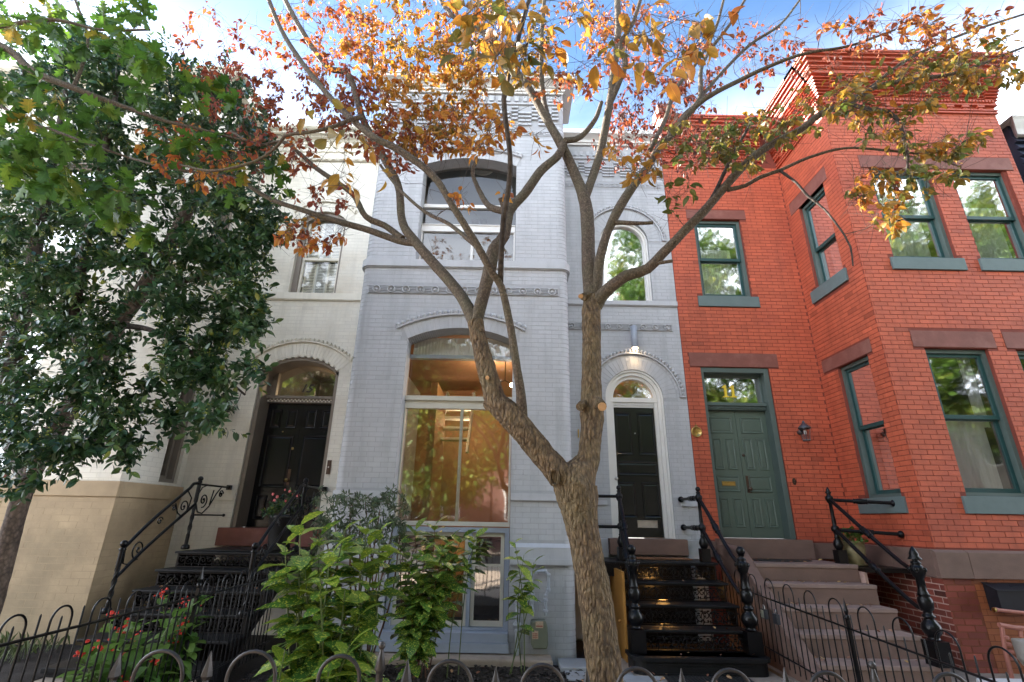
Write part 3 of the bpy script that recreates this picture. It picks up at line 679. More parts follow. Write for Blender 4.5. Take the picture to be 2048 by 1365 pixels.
def rec_trim(b):
    b.bw(WR, RX0, RX1, 5.262, 5.345, -.02, .04); b.bw(WR, RX0, RX1, 5.248, 5.262, -.02, .022)
    for x0, x1 in ((RX0, 1.56), (2.72, RX1)): b.bw(WR, x0, x1, 1.845, 1.90, -.02, .028); b.bw(WR, x0, x1, 1.83, 1.845, -.02, .035)
quick('sill_course', M['blue_trim'], blue_root, rec_trim)
quick('plinth_block', M['blue_trim'], blue_root, lambda b: b.bw(WR, RX0, 1.545, 0.0, 1.34, 0.0, .055), bevel=.008)
quick('plinth_block', M['blue_trim'], blue_root, lambda b: b.bw(WR, 2.735, RX1, 0.0, 1.34, 0.0, .055), bevel=.008)
# medallion bands: ridged strip with round bosses, each boss its own piece
def medallions(W, u0, u1, zc, hh, us, rad):
    def strip(b):
        b.bw(W, u0, u1, zc+hh-.008, zc+hh, -.01, .022); b.bw(W, u0, u1, zc-hh, zc-hh+.008, -.01, .022)
        b.bw(W, u0, u0+.01, zc-hh+.008, zc+hh-.008, -.01, .012); b.bw(W, u1-.01, u1, zc-hh+.008, zc+hh-.008, -.01, .012)
        b.bw(W, u0+.01, u1-.01, zc-hh+.008, zc+hh-.008, -.02, -.004)
        for k in (-1.5, -.5, .5, 1.5):
            z = zc+k*hh*.42
            for a, c in intervals(u0+.012, u1-.012, [(u-rad, u+rad) for u in us]): b.bw(W, a, c, z-.0055, z+.0055, -.004, .020)
    quick('ornament_strip', M['blue_trim'], blue_root, strip)
    me = None
    for u in us:
        if me is None:
            b = MB(); I = lambda u_, z_, d_: (u_, -d_, z_)
            b.lathe((0, 0), [(rad, -.004), (rad, .032), (rad*.88, .042), (rad*.76, .034), (rad*.70, .002), (rad*.42, .002), (rad*.42, .014), (rad*.34, .030), (rad*.18, .038), (.001, .040)], 16, W=I)
            me = b.mesh('medallion'); me.materials.append(M['blue_trim'])
        o = link('medallion', me, None, blue_root); o.location = W(u, zc, 0)
medallions(WF, -2.19, 0.72, 4.87, 0.062, [-2.065+.2235*i for i in range(13)], 0.062)
medallions(WR, 0.99, 2.87, 4.84, 0.058, [1.08+.2115*i for i in range(9)], 0.056)
# beaded hood moulds
def hood(W, uc, zc, r, a0, a1, n, mat, parent, br=0.026, hor=False, th=.03):
    def f(b):
        b.ring(W, uc, zc, r-.038, r-.014, a0, a1, 30, -.01, .045); b.ring(W, uc, zc, r-.012, r+.03, a0, a1, 30, -.01, .012)
        for i in range(n):
            a = a0+(a1-a0)*(i+.5)/n; b.ball(W(uc+(r+.018)*math.cos(a), zc+(r+.018)*math.sin(a), .026), br, 10, 6)
        if hor:
            for a in (a0, a1):
                u, z = uc+r*math.cos(a), zc+r*math.sin(a); b.bw(W, u-.045, u+.045, z-.03, z-.001, -.01, .045)
    return quick('beaded_hood_mould', mat, parent, f)
def seg(h, g, grow_a=1.0):
    ha = math.asin(min(1, (h[2]-h[1])/2/h[7]))*grow_a; return h[5], h[6], h[7]+g, math.pi/2+ha, math.pi/2-ha
u, z, r, a, c = seg(hB, .24, 1.10); hood(WF, u, z, r, a, c, 25, M['blue_trim'], blue_root, .034)
u, z, r, a, c = seg(hT, .22, 1.02); hood(WF, u, z, r, a, c, 24, M['blue_trim'], blue_root, .033)
u, z, r, a, c = seg(hW, .30, .97); hood(WR, u, z, r, a, c, 36, M['blue_trim'], blue_root, .030, True)
u, z, r, a, c = seg(hD, .32, .97); hood(WR, u, z, r, a, c, 36, M['blue_trim'], blue_root, .032, True)
# Greek fret, stepped corbelling, dentils, crown
def fret(W, u0, u1, z0, z1):
    def f(b):
        h = z1-z0; wU = h*1.15; t = h*.15; n = int((u1-u0)/wU); wU = (u1-u0)/n
        b.bw(W, u0, u1, z1-.2*t, z1+.4*t, -.01, .006)
        for i in range(n):
            a = u0+i*wU; d = .014
            b.bw(W, a+t, a+wU-t, z1-2*t, z1-t, -.01, d); b.bw(W, a, a+t, z0, z1-t, -.01, d)
            b.bw(W, a+wU-2*t, a+wU-t, z0+2*t, z1-2*t, -.01, d); b.bw(W, a+2.4*t, a+wU-2*t, z0+2*t, z0+3*t, -.01, d)
            b.bw(W, a+2.4*t, a+3.4*t, z0+3*t, z0+4.2*t, -.01, d); b.bw(W, a+t, a+wU, z0, z0+t, -.01, d*.9)
    quick('greek_fret_band', M['blue_trim'], blue_root, f, kind='stuff')
fret(WF, BX0+.15, BX1-.12, 7.875, 7.98); fret(WR, 1.0, 2.93, 7.83, 7.915)
def corbels(W, u0, u1, z0, z1, mat, parent, rows=5, wc=0.118, proud=.035, colr=None):
    """stepped panel: slabs tilted out at the foot, neighbouring columns set half a row apart and stepping"""
    def f(b):
        h = (z1-z0)/rows; n = int((u1-u0)/wc); ww = (u1-u0)/n; pat = [0, 1, 1, 0, 2, 2]
        for i in range(n):
            k = i % 3; lo = 1 if k == 0 else 0; hi = rows-(0 if k == 0 else 1)
            for r_ in range(lo, hi):
                zz = z0+r_*h+(h*.5 if k == 0 else 0); u_ = u0+i*ww
                pr = proud*(0.55+.12*r_)+random.uniform(-.001, .001)
                vs = [W(u_+.002, zz, pr+.012), W(u_+ww-.002, zz, pr+.012), W(u_+ww-.002, zz+h-.012, pr*.35), W(u_+.002, zz+h-.012, pr*.35),
                      W(u_+.002, zz, -.005), W(u_+ww-.002, zz, -.005), W(u_+ww-.002, zz+h-.012, -.005), W(u_+.002, zz+h-.012, -.005)]
                b.add(vs, [(0,1,2,3),(4,5,1,0),(5,6,2,1),(6,7,3,2),(7,4,0,3)], random.random())
    return quick('corbel_brickwork', mat, parent, f, kind='stuff')
corbels(WF, BX0+.12, BX1-.10, 8.09, 8.50, M['blue_trim'], blue_root); corbels(WR, 0.95, 2.96, 8.08, 8.42, M['blue_trim'], blue_root, proud=.03)
def crown(b, W, u0, u1, prof):
    """prof = [(z, d)] from the bottom up, extruded along u, ends closed"""
    n = len(prof); vs = [W(u0-e[1], e[0], e[1]) for e in prof]+[W(u1+e[1], e[0], e[1]) for e in prof]
    b.add(vs, [(i, i+1, n+i+1, n+i) for i in range(n-1)])
    b.add([W(u0-e[1], e[0], e[1]) for e in prof]+[W(u0, prof[-1][0], -.05), W(u0, prof[0][0], -.05)], [tuple(range(n+2))])
    b.add([W(u1+e[1], e[0], e[1]) for e in prof]+[W(u1, prof[-1][0], -.05), W(u1, prof[0][0], -.05)], [tuple(range(n+1, -1, -1))])
    b.bw(W, u0-prof[-1][1], u1+prof[-1][1], prof[-1][0], prof[-1][0]+.012, -.9, prof[-1][1])
quick('dentil_course', M['blue_trim'], blue_root, lambda b: [b.bw(WF, x, x+.075, 8.63, 8.74, -.01, .03) for x in np.arange(BX0+.06, BX1-.1, .15)]+[b.bw(WF, BX0+.02, BX1-.02, 8.555, 8.585, -.01, .03), b.bw(WR, 0.95, 2.97, 8.50, 8.53, -.01, .03)]+[b.bw(WR, x, x+.06, 8.58, 8.68, -.01, .026) for x in np.arange(.95, 2.9, .13)], kind='stuff')
quick('cornice', M['white'], blue_root, lambda b: crown(b, WF, BX0+.05, BX1-.05, [(8.79, 0.01), (8.79, .04), (8.82, .045), (8.83, .07), (8.865, .075), (8.875, .10), (8.90, .115), (8.93, .15), (8.95, .20), (8.96, .225), (9.0, .235), (9.005, .25), (9.02, .25)]))
quick('cornice', M['white'], blue_root, lambda b: crown(b, WR, RX0+.25, RX1-.27, [(8.84, 0.01), (8.84, .04), (8.87, .045), (8.88, .07), (8.92, .08), (8.95, .11), (8.98, .16), (9.0, .20), (9.06, .205), (9.08, .21)]))
quick('roof', M['asphalt'], blue_root, lambda b: (b.box(BX0+.02, BX1-.02, BY+.05, 16, 8.9, 9.015), b.box(BX1-.02, 3.0, RY+.05, 16, 8.9, 9.07)))
quick('party_wall', M['blue_mortar'], blue_root, lambda b: b.box(2.72, 2.98, RY+.29, 15.9, 0, 8.89))
# ---- great window, lower: transom, beam, two sliding lights, basement lights
GD = -0.235
win = quick('window', M['cream_white'], blue_root, lambda b: (
    b.bw(WF, -1.515, 0.03, 3.20, 3.265, GD-.05, GD+.055), b.bw(WF, -1.515, 0.03, 3.155, 3.20, GD-.05, GD+.015),
    b.bw(WF, -1.515, 0.03, 1.50, 1.555, GD-.05, GD+.05), b.bw(WF, -1.515, 0.03, 3.085, 3.155, GD-.05, GD+.035),
    b.bw(WF, -1.515, -1.495, 1.555, 3.085, GD-.05, GD+.03), b.bw(WF, 0.005, 0.03, 1.555, 3.085, GD-.05, GD+.03)), label='tall lower bay window with off-white transom and brown interior')
quick('mullion', M['steel'], win, lambda b: b.bw(WF, -.705, -.665, 1.555, 3.085, GD-.03, GD+.03))
quick('mullion', M['blue_frame'], win, lambda b: b.bw(WF, -1.515, .03, 3.86, 3.915, GD-.12, GD-.02))
b = MB(); b.add([WF(-1.495, 1.555, GD), WF(-.705, 1.555, GD), WF(-.705, 3.085, GD), WF(-1.495, 3.085, GD)], [(0, 1, 2, 3)]); b.build('pane', M['glass'], win)
b = MB(); b.add([WF(-.665, 1.555, GD-.012), WF(.005, 1.555, GD-.012), WF(.005, 3.085, GD-.012), WF(-.665, 3.085, GD-.012)], [(0, 1, 2, 3)]); b.build('pane', M['glass'], win)
b = MB(); uc, zc, Rr = hB[5], hB[6], hB[7]
pts = [(-1.515, 3.265), (.03, 3.265)]+[(uc+Rr*math.sin(a), zc+Rr*math.cos(a)) for a in np.linspace(.49, -.49, 15) if abs(Rr*math.sin(a)) < .772]
b.add([WF(u, z, GD-.005) for u, z in pts], [tuple(range(len(pts)))]); b.build('pane', M['glass_clear'], win)
# corrugated translucent blind behind the arched head
b = MB(); vs = []; nc = 90
for i in range(nc+1):
    u = -1.50+1.52*i/nc; vs += [WF(u, 3.90, GD-.16+.008*math.sin(i*2.2)), WF(u, 4.24, GD-.16+.008*math.sin(i*2.2))]
b.add(vs, [(2*i, 2*i+2, 2*i+3, 2*i+1) for i in range(nc)], .5, True); b.build('ribbed_blind', M['white'], win)
# room behind it: floor, ceiling, walls, slanted loft stair
rm = quick('living_room', M['tan_wall'], blue_root, lambda b: (
    b.box(-2.25, -2.19, BY+.31, 11.2, 1.35, 5.0), b.box(.80, .86, BY+.31, 11.2, 1.35, 5.0), b.box(-2.19, .80, 11.2, 11.26, 1.35, 5.0)), label='warm tan living room behind the lower window')
quick('ceiling', M['tan_ceiling'], rm, lambda b: b.box(-2.19, .80, BY+.31, 11.2, 4.30, 4.36))
quick('floor', M['wood_floor'], rm, lambda b: b.box(-2.19, .80, BY+.31, 11.2, 1.36, 1.42))
quick('partition', M['tan_wall'], rm, lambda b: b.box(-1.42, -1.30, 8.6, 9.9, 1.42, 3.9))
def stair_in(b):
    for i in range(5, 10):
        b.box(-1.35, -.80, 8.2+i*.24, 8.2+i*.24+.26, 1.75+i*.25, 1.79+i*.25)
    for x in (-1.39, -.80): b.prism(lambda u, z, d: (x+d, u, z), [(9.2, 2.75), (9.45, 2.75), (10.8, 4.2), (10.5, 4.2)], 0, .04)
quick('inner_stair', M['curtain'], rm, stair_in)
pl = thing('pendant_lamp', 'small bronze pendant lamp with lit bulb behind the lower bay window', 'lamp', (-.08, 7.75, 3.62))
quick('lamp_rod', M['bronze'], pl, lambda b: (b.tube([(0, 0, .68), (0, 0, .1)], .008, 6), b.tube([(-.2, 0, .02), (-.08, 0, .08), (0, 0, .1), (.1, 0, .05)], .008, 6)))
quick('bulb', M['lamp_glow'], pl, lambda b: (b.ball((-.2, 0, 0), .035), b.ball((.11, 0, .03), .035)))
def lamp(name, loc, e, col, r=0.1, kind='POINT', rot=None, cone=None, size=None):
    l = bpy.data.lights.new(name, kind); l.energy = e; l.color = col
    if kind == 'AREA': l.size = size
    else: l.shadow_soft_size = r
    if cone: l.spot_size = cone; l.spot_blend = .6
    o = bpy.data.objects.new(name, l); COL.objects.link(o); o.location = loc
    if rot: o.rotation_euler = rot
    return o
lamp('living_room_light', (-.3, 8.6, 3.9), 6.5, (1.0, .72, .40), .12)
lamp('living_room_light', (-.9, 10.3, 3.4), 3.5, (1.0, .70, .40), .12)
# ---- basement light: frame, two lights with a sloping joint
bw_ = quick('window', M['blue_frame'], blue_root, lambda b: (
    b.bw(WF, -1.50, -1.44, .30, 1.485, -.24, -.10), b.bw(WF, -.03, .03, .30, 1.485, -.24, -.10), b.bw(WF, -1.44, -.03, 1.425, 1.485, -.24, -.10),
    b.bw(WF, -1.44, -.03, .30, .33, -.24, -.10), b.bw(WF, -.50, -.455, .33, 1.425, -.20, -.12), b.bw(WF, -1.60, .03, .20, .298, -.24, .05), b.bw(WF, -1.62, .04, .10, .198, -.24, .085)), label='basement window in blue-grey frame behind the shrubs')
def sash_fr(b, u0, u1, d): frame4(b, WF, u0, u1, .335, 1.42, .045, d-.03, d, wb=.06); b.bw(WF, u0+.045, u1-.045, 1.02, 1.045, d-.03, d)
quick('sash', M['cream_white'], bw_, lambda b: sash_fr(b, -1.435, -.505, -.16)); quick('sash', M['cream_white'], bw_, lambda b: sash_fr(b, -.45, -.035, -.15))
for u0, u1 in ((-1.40, -.54), (-.41, -.075)):
    b = MB(); b.add([WF(u0, .39, -.172), WF(u1, .39, -.172), WF(u1, 1.38, -.172), WF(u0, 1.38, -.172)], [(0, 1, 2, 3)]); b.build('pane', M['glass'], bw_)
room(WF, -1.9, .5, 0.0, 1.33, -.31, -3.0, M['dark_room'], bw_)
def louv(b):
    for i in range(12): b.prism(lambda u, z, d: (u, BY+.26+d*.0, z) if False else WF(u, z, -.26-d), [(-1.38, .45+i*.075), (-1.14, .53+i*.075), (-1.14, .56+i*.075), (-1.38, .48+i*.075)], 0, .02)
quick('louvre_shutter', M['cream_white'], bw_, louv)
quick('lit_wall_panel', M['tan_wall'], bw_, lambda b: b.bw(WF, -1.08, -.62, .3, 1.3, -1.0, -.95))
lamp('basement_light', (-.75, 7.45, 1.15), .5, (1.0, .62, .32), .08)
# ---- upper great window
uw = quick('window', M['white'], blue_root, lambda b: (
    b.bw(WF, -1.51, .04, 6.51, 6.57, GD-.05, GD+.04), b.bw(WF, -1.51, .04, 6.045, 6.16, GD-.05, GD+.04), b.bw(WF, -1.51, .04, 6.16, 6.175, GD-.05, GD+.055),
    b.bw(WF, -1.51, .04, 5.386, 5.43, GD-.05, GD+.03), b.bw(WF, -.685, -.64, 5.43, 6.045, GD-.05, GD+.035),
    b.bw(WF, -1.51, -1.485, 5.43, 6.045, GD-.05, GD+.03), b.bw(WF, .015, .04, 5.43, 6.045, GD-.05, GD+.03)), label='large upper bay window with white bars and grey room behind')
for u0, u1, z0, z1 in ((-1.485, -.685, 5.43, 6.045), (-.64, .015, 5.43, 6.045), (-1.51, .04, 6.175, 6.51)):
    b = MB(); b.add([WF(u0, z0, GD), WF(u1, z0, GD), WF(u1, z1, GD), WF(u0, z1, GD)], [(0, 1, 2, 3)]); b.build('pane', M['glass_clear'], uw)
b = MB(); uc, zc, Rr = hT[5], hT[6], hT[7]
pts = [(-1.51, 6.57), (.04, 6.57)]+[(uc+Rr*math.sin(a), zc+Rr*math.cos(a)) for a in np.linspace(.45, -.45, 15) if abs(Rr*math.sin(a)) < .775]
b.add([WF(u, z, GD-.005) for u, z in pts], [tuple(range(len(pts)))]); b.build('pane', M['glass_clear'], uw)
r2 = quick('upper_room', M['grey_room'], blue_root, lambda b: (
    b.box(-2.25, -2.19, BY+.31, 11.2, 5.05, 8.3), b.box(.80, .86, BY+.31, 11.2, 5.05, 8.3), b.box(-2.19, .80, 11.2, 11.26, 5.05, 8.3), b.box(-2.19, .80, BY+.31, 11.2, 5.05, 5.1)))
quick('ceiling', M['grey_room'], r2, lambda b: b.box(-2.19, .80, BY+.31, 11.2, 8.05, 8.12))
def rvent(b):
    c = (-.62, 7.78)
    b.ring(lambda u, z, d: (u, z, 8.04-d), c[0], c[1], .21, .245, 0, 2*math.pi, 30, 0, .05)
    for k in range(7):
        y = -.17+k*.057; w_ = math.sqrt(max(.2**2-y*y, 0)); b.box(c[0]-w_, c[0]+w_, c[1]+y, c[1]+y+.03, 8.0, 8.035)
quick('round_ceiling_vent', M['white'], r2, rvent)
quick('ceiling_grille', M['pewter'], r2, lambda b: (b.box(-.95, -.78, 9.6, 9.75, 8.0, 8.045), b.box(-.74, -.58, 9.6, 9.75, 8.0, 8.045)))
lamp('upper_room_light', (-.3, 8.8, 7.6), .7, (1.0, .95, .88), .2)
dl = tagmesh(quick('downlight', M['lamp_glow'], None, lambda b: b.lathe((-2.0, 9.2, 8.035), [(.001, 0), (.07, 0), (.07, .012), (.001, .012)], 14)), 'small round lit downlight inside the upper bay window', 'lamp')
# ---- arched window beside the bay
aw = MB(); u_, z_ = hW[5], hW[6]
def afr(b):
    for r0, r1, d0, d1 in ((.385, .455, -.19, -.08), (.425, .457, -.08, -.05)):
        b.ring(WR, u_, z_, r0, r1, 0, math.pi, 26, d0, d1)
        b.bw(WR, u_-r1, u_-r0, 5.36, z_, d0, d1); b.bw(WR, u_+r0, u_+r1, 5.36, z_, d0, d1)
    b.bw(WR, u_-.385, u_+.385, 5.36, 5.40, -.19, -.08)
awo = quick('window', M['white'], blue_root, afr, label='round-headed upper window in white frame beside the bay')
b = MB(); pts = [(u_-.39, 5.38), (u_+.39, 5.38)]+[(u_+.39*math.cos(a), z_+.39*math.sin(a)) for a in np.linspace(0, math.pi, 22)]
b.add([WR(u, z, -.14) for u, z in pts], [tuple(range(len(pts)))]); b.build('pane', M['glass_strong'], awo)
room(WR, 1.2, 2.7, 5.2, 7.4, -.30, -2, M['dark_room'], awo)
# ---- front door of number 13
ud, zd = hD[5], hD[6]
def dfr(b):
    for r0, r1, d0, d1 in ((.40, .488, -.10, -.045), (.345, .40, -.19, -.085), (.455, .489, -.045, -.015)):
        b.ring(WR, ud, zd, r0, r1, 0, math.pi, 30, d0, d1); b.bw(WR, ud-r1, ud-r0, 1.352, zd, d0, d1); b.bw(WR, ud+r0, ud+r1, 1.352, zd, d0, d1)
    b.bw(WR, ud-.40, ud+.40, 3.50, 3.575, -.17, -.075); b.bw(WR, ud-.40, ud+.40, 3.415, 3.50, -.17, -.105)
    for i in range(26): b.bw(WR, ud-.395+i*.0308, ud-.395+i*.0308+.018, 3.445, 3.490, -.105, -.088)
dfo = quick('door_frame', M['white'], blue_root, dfr, label='white arched door frame with fanlight')
fp = fan_pane(WR, ud, zd, .35, 3.572, -.14); fp.build('fanlight_pane', M['glass'], dfo)
room(WR, 1.5, 2.7, 1.35, 4.2, -.30, -2.4, M['tan_wall'], dfo, 'hallway')
lamp('hall_light', (2.1, 9.3, 3.7), 1.0, (1.0, .68, .35), .1)
LX0, LX1, LZ0, LZ1, LD = ud-.41, ud+.41, 1.365, 3.413, -.13
do = quick('door', M['black_door'], blue_root, lambda b: b.bw(WR, LX0, LX1, LZ0, LZ1, LD-.04, LD), label='glossy black panelled door of number 13')
PR = [(0, .001), (.010, .014), (.022, .012), (.034, .003), (.055, .010)]
for u0, u1, z0, z1 in ((LX0+.07, ud-.05, 2.62, 3.33), (ud+.05, LX1-.07, 2.62, 3.33), (LX0+.07, LX1-.07, 2.29, 2.52), (LX0+.07, ud-.05, 1.64, 2.19), (ud+.05, LX1-.07, 1.64, 2.19)):
    quick('door_panel', M['black_door'], do, lambda b: b.nest(WR, u0, u1, z0, z1, [(i, LD+d) for i, d in PR]))
quick('mail_slot', M['steel'], do, lambda b: (b.nest(WR, ud-.06, ud+.26, 1.50, 1.615, [(0, LD+.001), (.004, LD+.012), (.02, LD+.012), (.024, LD+.007)])))
quick('door_knob', M['steel'], do, lambda b: b.lathe((LX0+.045, 2.24), [(.03, LD), (.03, LD+.006), (.012, LD+.012), (.012, LD+.035), (.028, LD+.045), (.03, LD+.06), (.018, LD+.072), (.001, LD+.075)], 14, W=WR))
quick('deadbolt', M['steel'], do, lambda b: b.lathe((LX0+.045, 2.42), [(.03, LD), (.03, LD+.012), (.02, LD+.018), (.001, LD+.018)], 14, W=WR))
quick('peephole', M['steel'], do, lambda b: b.lathe((ud, 2.98), [(.011, LD), (.011, LD+.008), (.001, LD+.009)], 10, W=WR))
quick('threshold_stone', M['brownstone'], blue_root, lambda b: b.bw(WR, 1.55, 2.73, 1.125, 1.348, -.20, .14), bevel=.008)
# wall light over the door
wl = thing('wall_light', 'grey cylinder wall light with lit bottom above the black door', 'wall light', (2.15, 8.1, 4.6))
quick('lamp_body', M['blue_frame'], wl, lambda b: (b.lathe((0, -.12, -.19), [(.052, 0), (.055, .004), (.055, .40), (.05, .405)], 20), b.box(-.03, .03, -.07, 0, -.03, .06)))
quick('lamp_lens', M['lamp_glow'], wl, lambda b: b.lathe((0, -.12, -.196), [(.001, 0), (.046, 0), (.046, .005), (.001, .005)], 18))
lamp('door_downlight', (2.15, 7.975, 4.38), .8, (1.0, .66, .32), .03, 'SPOT', (R(8), 0, 0), R(75))
put_text('house_number', '1', .20, (1.14, 8.085, 2.93), M['brass'], None); tagmesh(bpy.context.scene.objects['house_number'], 'yellow metal digit 1 on the blue wall left of the tree trunk', 'house number', 'digits of number 13')
o3 = put_text('house_number', '3', .20, (1.27, 8.085, 2.93), M['brass'], None); tagmesh(o3, 'yellow metal digit 3 hidden behind the tree trunk', 'house number', 'digits of number 13')
blue.finish()

# ================================================================== RED HOUSE
red_root = thing('row_house', 'red painted brick row house with green double door number 11 and boxy bay', 'house')
red = House(red_root)
QX, QY, QX1 = 5.35, 6.60, 8.36
WS, WQ = Wleft(QX), Wfront(QY)
rT = 9.3
dH = rect(3.29, 4.47, 1.12, 4.13); wH = rect(3.49, 4.40, 5.47, 7.13)
wall_core(WR, 3.003, QX, -0.1, rT, [dH, wH], .3, 'wall', M['red_mortar'], red_root)
red.bricks(WR, 3.01, QX-.003, 1.34, 8.37, [dH, wH, rect(3.37, 4.52, 7.135, 7.33), rect(3.11, 4.65, 4.135, 4.385), rect(3.39, 4.50, 5.27, 5.47)], 'red_brick', .0045, phase=.05, jt=.0065)
sU, sL = rect(6.99, 7.73, 5.47, 7.15), rect(6.93, 7.64, 1.97, 4.01)
wall_core(WS, QY+.3, RY+.0, -0.1, rT, [sU, sL], .25, 'wall', M['red_mortar'], red_root)
quick('wall_corner', M['red_mortar'], red_root, lambda b: b.box(QX, QX+.3, QY, QY+.3, -.1, rT))
red.bricks(WS, QY+.0, RY-.008, 1.34, 8.34, [sU, sL, rect(6.87, 7.98, 7.15, 7.40), rect(6.81, 7.99, 4.015, 4.22), rect(6.93, 7.87, 5.25, 5.47), rect(6.87, 7.80, 1.76, 1.97)], 'red_brick', .0045, phase=.02, jt=.0065)
f1, f2, f3, f4 = rect(5.87, 6.86, 5.47, 7.16), rect(7.22, 8.16, 5.47, 7.16), rect(5.94, 6.86, 1.97, 4.01), rect(7.26, 8.18, 1.97, 4.01)
wall_core(WQ, QX+.3, QX1, -0.1, rT, [f1, f2, f3, f4, rect(6.95, 8.2, .05, .99)], .3, 'wall', M['red_mortar'], red_root)
fh = [f1, f2, f3, f4, rect(5.74, 8.28, 7.165, 7.41), rect(5.79, 6.99, 4.02, 4.27), rect(7.13, 8.3, 4.02, 4.27), rect(5.80, 6.93, 5.27, 5.47), rect(7.16, 8.24, 5.27, 5.47), rect(5.86, 6.95, 1.76, 1.97), rect(7.2, 8.26, 1.76, 1.97)]
red.bricks(WQ, QX, QX1, 1.34, 8.34, fh, 'red_brick', .0045, phase=.0, jt=.0065)
WE = Wright(QX1); wall_core(WE, QY+.02, RY+6, -0.1, rT, [], .25, 'wall', M['red_mortar'], red_root)
# basement: deep red brick with pale joints on the side, orange-painted on the front
quick('basement_wall', M['base_mortar'], red_root, lambda b: b.box(QX-.012, QX, QY-.0, RY, -.1, 1.0))
red.bricks(Wleft(QX-.012), QY-.006, RY, 0.0, 1.005, [], 'base_brick', prd=.002, jt=.011, co=.072, bl=.215)
quick('basement_wall', M['orange_mortar'], red_root, lambda b: b.box(QX+.0, 6.945, QY-.006, QY, -.1, 1.0))
red.bricks(Wfront(QY-.006), QX+.0, 6.94, 0.0, 1.005, [rect(4, 5.72, 0, 2)], 'orange_brick', prd=.003)
red.bricks(Wfront(QY-.006), QX-.012, 5.715, 0.0, 1.005, [], 'base_brick', prd=.003, jt=.011, co=.072, bl=.215)
red.finish()
# brownstone water table, stone by stone
def belt(b, x0, x1, axis, z0=1.005, z1=1.33):
    if axis == 'f': b.box(x0, x1, QY-.055, QY+.0, z0, z1-.03); b.prism(lambda u, z, d: (x0+d, u, z), [(QY-.055, z1-.0299), (QY+.0, z1-.0299), (QY+.0, z1)], 0, x1-x0)
    elif axis == 's': b.box(QX-.055, QX-.0, x0, x1, z0, z1)
    else: b.bw(WR, x0, x1, z0+.1, z1, -.02, .055)
for x0, x1 in ((5.295, 5.70), (5.705, 7.10), (7.105, 8.36)): quick('belt_stone', M['brownstone'], red_root, lambda b: belt(b, x0, x1, 'f'), bevel=.006)
for x0, x1 in ((6.603, 7.30), (7.305, 8.045)): quick('belt_stone', M['brownstone'], red_root, lambda b: belt(b, x0, x1, 's'), bevel=.006)
quick('belt_stone', M['brownstone'], red_root, lambda b: belt(b, 4.62, 5.29, 'r'), bevel=.006)
quick('belt_stone', M['brownstone'], red_root, lambda b: belt(b, 3.01, 3.19, 'r'), bevel=.006)
# windows
sash_window(red_root, WR, 3.49, 4.40, 5.47, 7.125, 6.28, (3.37, 4.52, 7.135, 7.33), (3.39, 4.50, 5.27), 'net_low', gl='glass_strong')
sash_window(red_root, WS, 6.99, 7.73, 5.47, 7.14, 6.20, (6.87, 7.98, 7.15, 7.40), (6.93, 7.87, 5.25), 'side', gl='glass', deep=.44)
sash_window(red_root, WS, 6.93, 7.64, 1.97, 4.005, 3.00, (6.81, 7.99, 4.015, 4.22), (6.87, 7.80, 1.76), 'side', gl='glass', deep=.44)
sash_window(red_root, WQ, 5.87, 6.86, 5.47, 7.155, 6.28, (5.74, 8.28, 7.165, 7.41), (5.80, 6.93, 5.27), 'net_low', gl='glass_strong')
sash_window(red_root, WQ, 7.22, 8.16, 5.47, 7.155, 6.28, None, (7.16, 8.24, 5.27), 'net_low', gl='glass_strong')
sash_window(red_root, WQ, 5.94, 6.86, 1.97, 4.005, 3.02, (5.79, 6.99, 4.02, 4.27), (5.86, 6.95, 1.76), 'net_full', gl='glass')
sash_window(red_root, WQ, 7.26, 8.18, 1.97, 4.005, 3.02, (7.13, 8.30, 4.02, 4.27), (7.20, 8.26, 1.76), 'net_full', gl='glass')
bwn = quick('basement_window', M['iron'], red_root, lambda b: (frame4(b, WQ, 6.95, 8.2, .05, .99, .05, -.2, -.12), [b.tube([WQ(7.02+i*.09, .06, -.06), WQ(7.02+i*.09, .95, -.06)], .009, 6) for i in range(13)], [b.ball(WQ(7.02+i*.09, .62, -.06), .022, 8, 5) for i in range(13)], b.bw(WQ, 6.95, 8.2, .50, .515, -.07, -.05)))
room(WQ, 6.8, 8.3, 0, 1.0, -.25, -1, M['dark_room'], bwn)
quick('bay_lining', M['dark_room'], red_root, lambda b: (b.box(QX+.35, 8.0, 7.75, 7.8, 1.0, 8.2)))
# green entrance: casing, transom light, crossbar with dentils, two leaves
gd = quick('door_frame', M['green_frame'], red_root, lambda b: (
    b.bw(WR, 3.292, 3.345, 1.375, 4.127, -.28, -.02), b.bw(WR, 4.385, 4.468, 1.375, 4.127, -.28, -.02), b.bw(WR, 3.345, 4.385, 4.04, 4.127, -.28, -.02),
    b.bw(WR, 3.345, 3.375, 3.50, 4.04, -.25, -.16), b.bw(WR, 4.355, 4.385, 3.50, 4.04, -.25, -.16), b.bw(WR, 3.375, 4.355, 3.99, 4.04, -.25, -.16),
    b.bw(WR, 3.345, 4.385, 3.475, 3.53, -.28, -.09), b.bw(WR, 3.345, 4.385, 3.41, 3.475, -.28, -.13)), label='grey-green casing of the double door', bevel=.004)
quick('dentil_bar', M['green_frame'], gd, lambda b: [b.bw(WR, 3.36+i*.034, 3.36+i*.034+.02, 3.435, 3.47, -.13, -.108) for i in range(30)])
quick('lintel', M['lintel'], red_root, lambda b: b.bw(WR, 3.11, 4.65, 4.135, 4.385, -.09, .013), bevel=.004)
b = MB(); b.add([WR(3.375, 3.53, -.2), WR(4.355, 3.53, -.2), WR(4.355, 3.99, -.2), WR(3.375, 3.99, -.2)], [(0, 1, 2, 3)]); b.build('transom_pane', M['glass_strong'], gd)
room(WR, 3.3, 4.45, 1.4, 4.1, -.31, -2, M['dark_room'], gd, 'hallway')
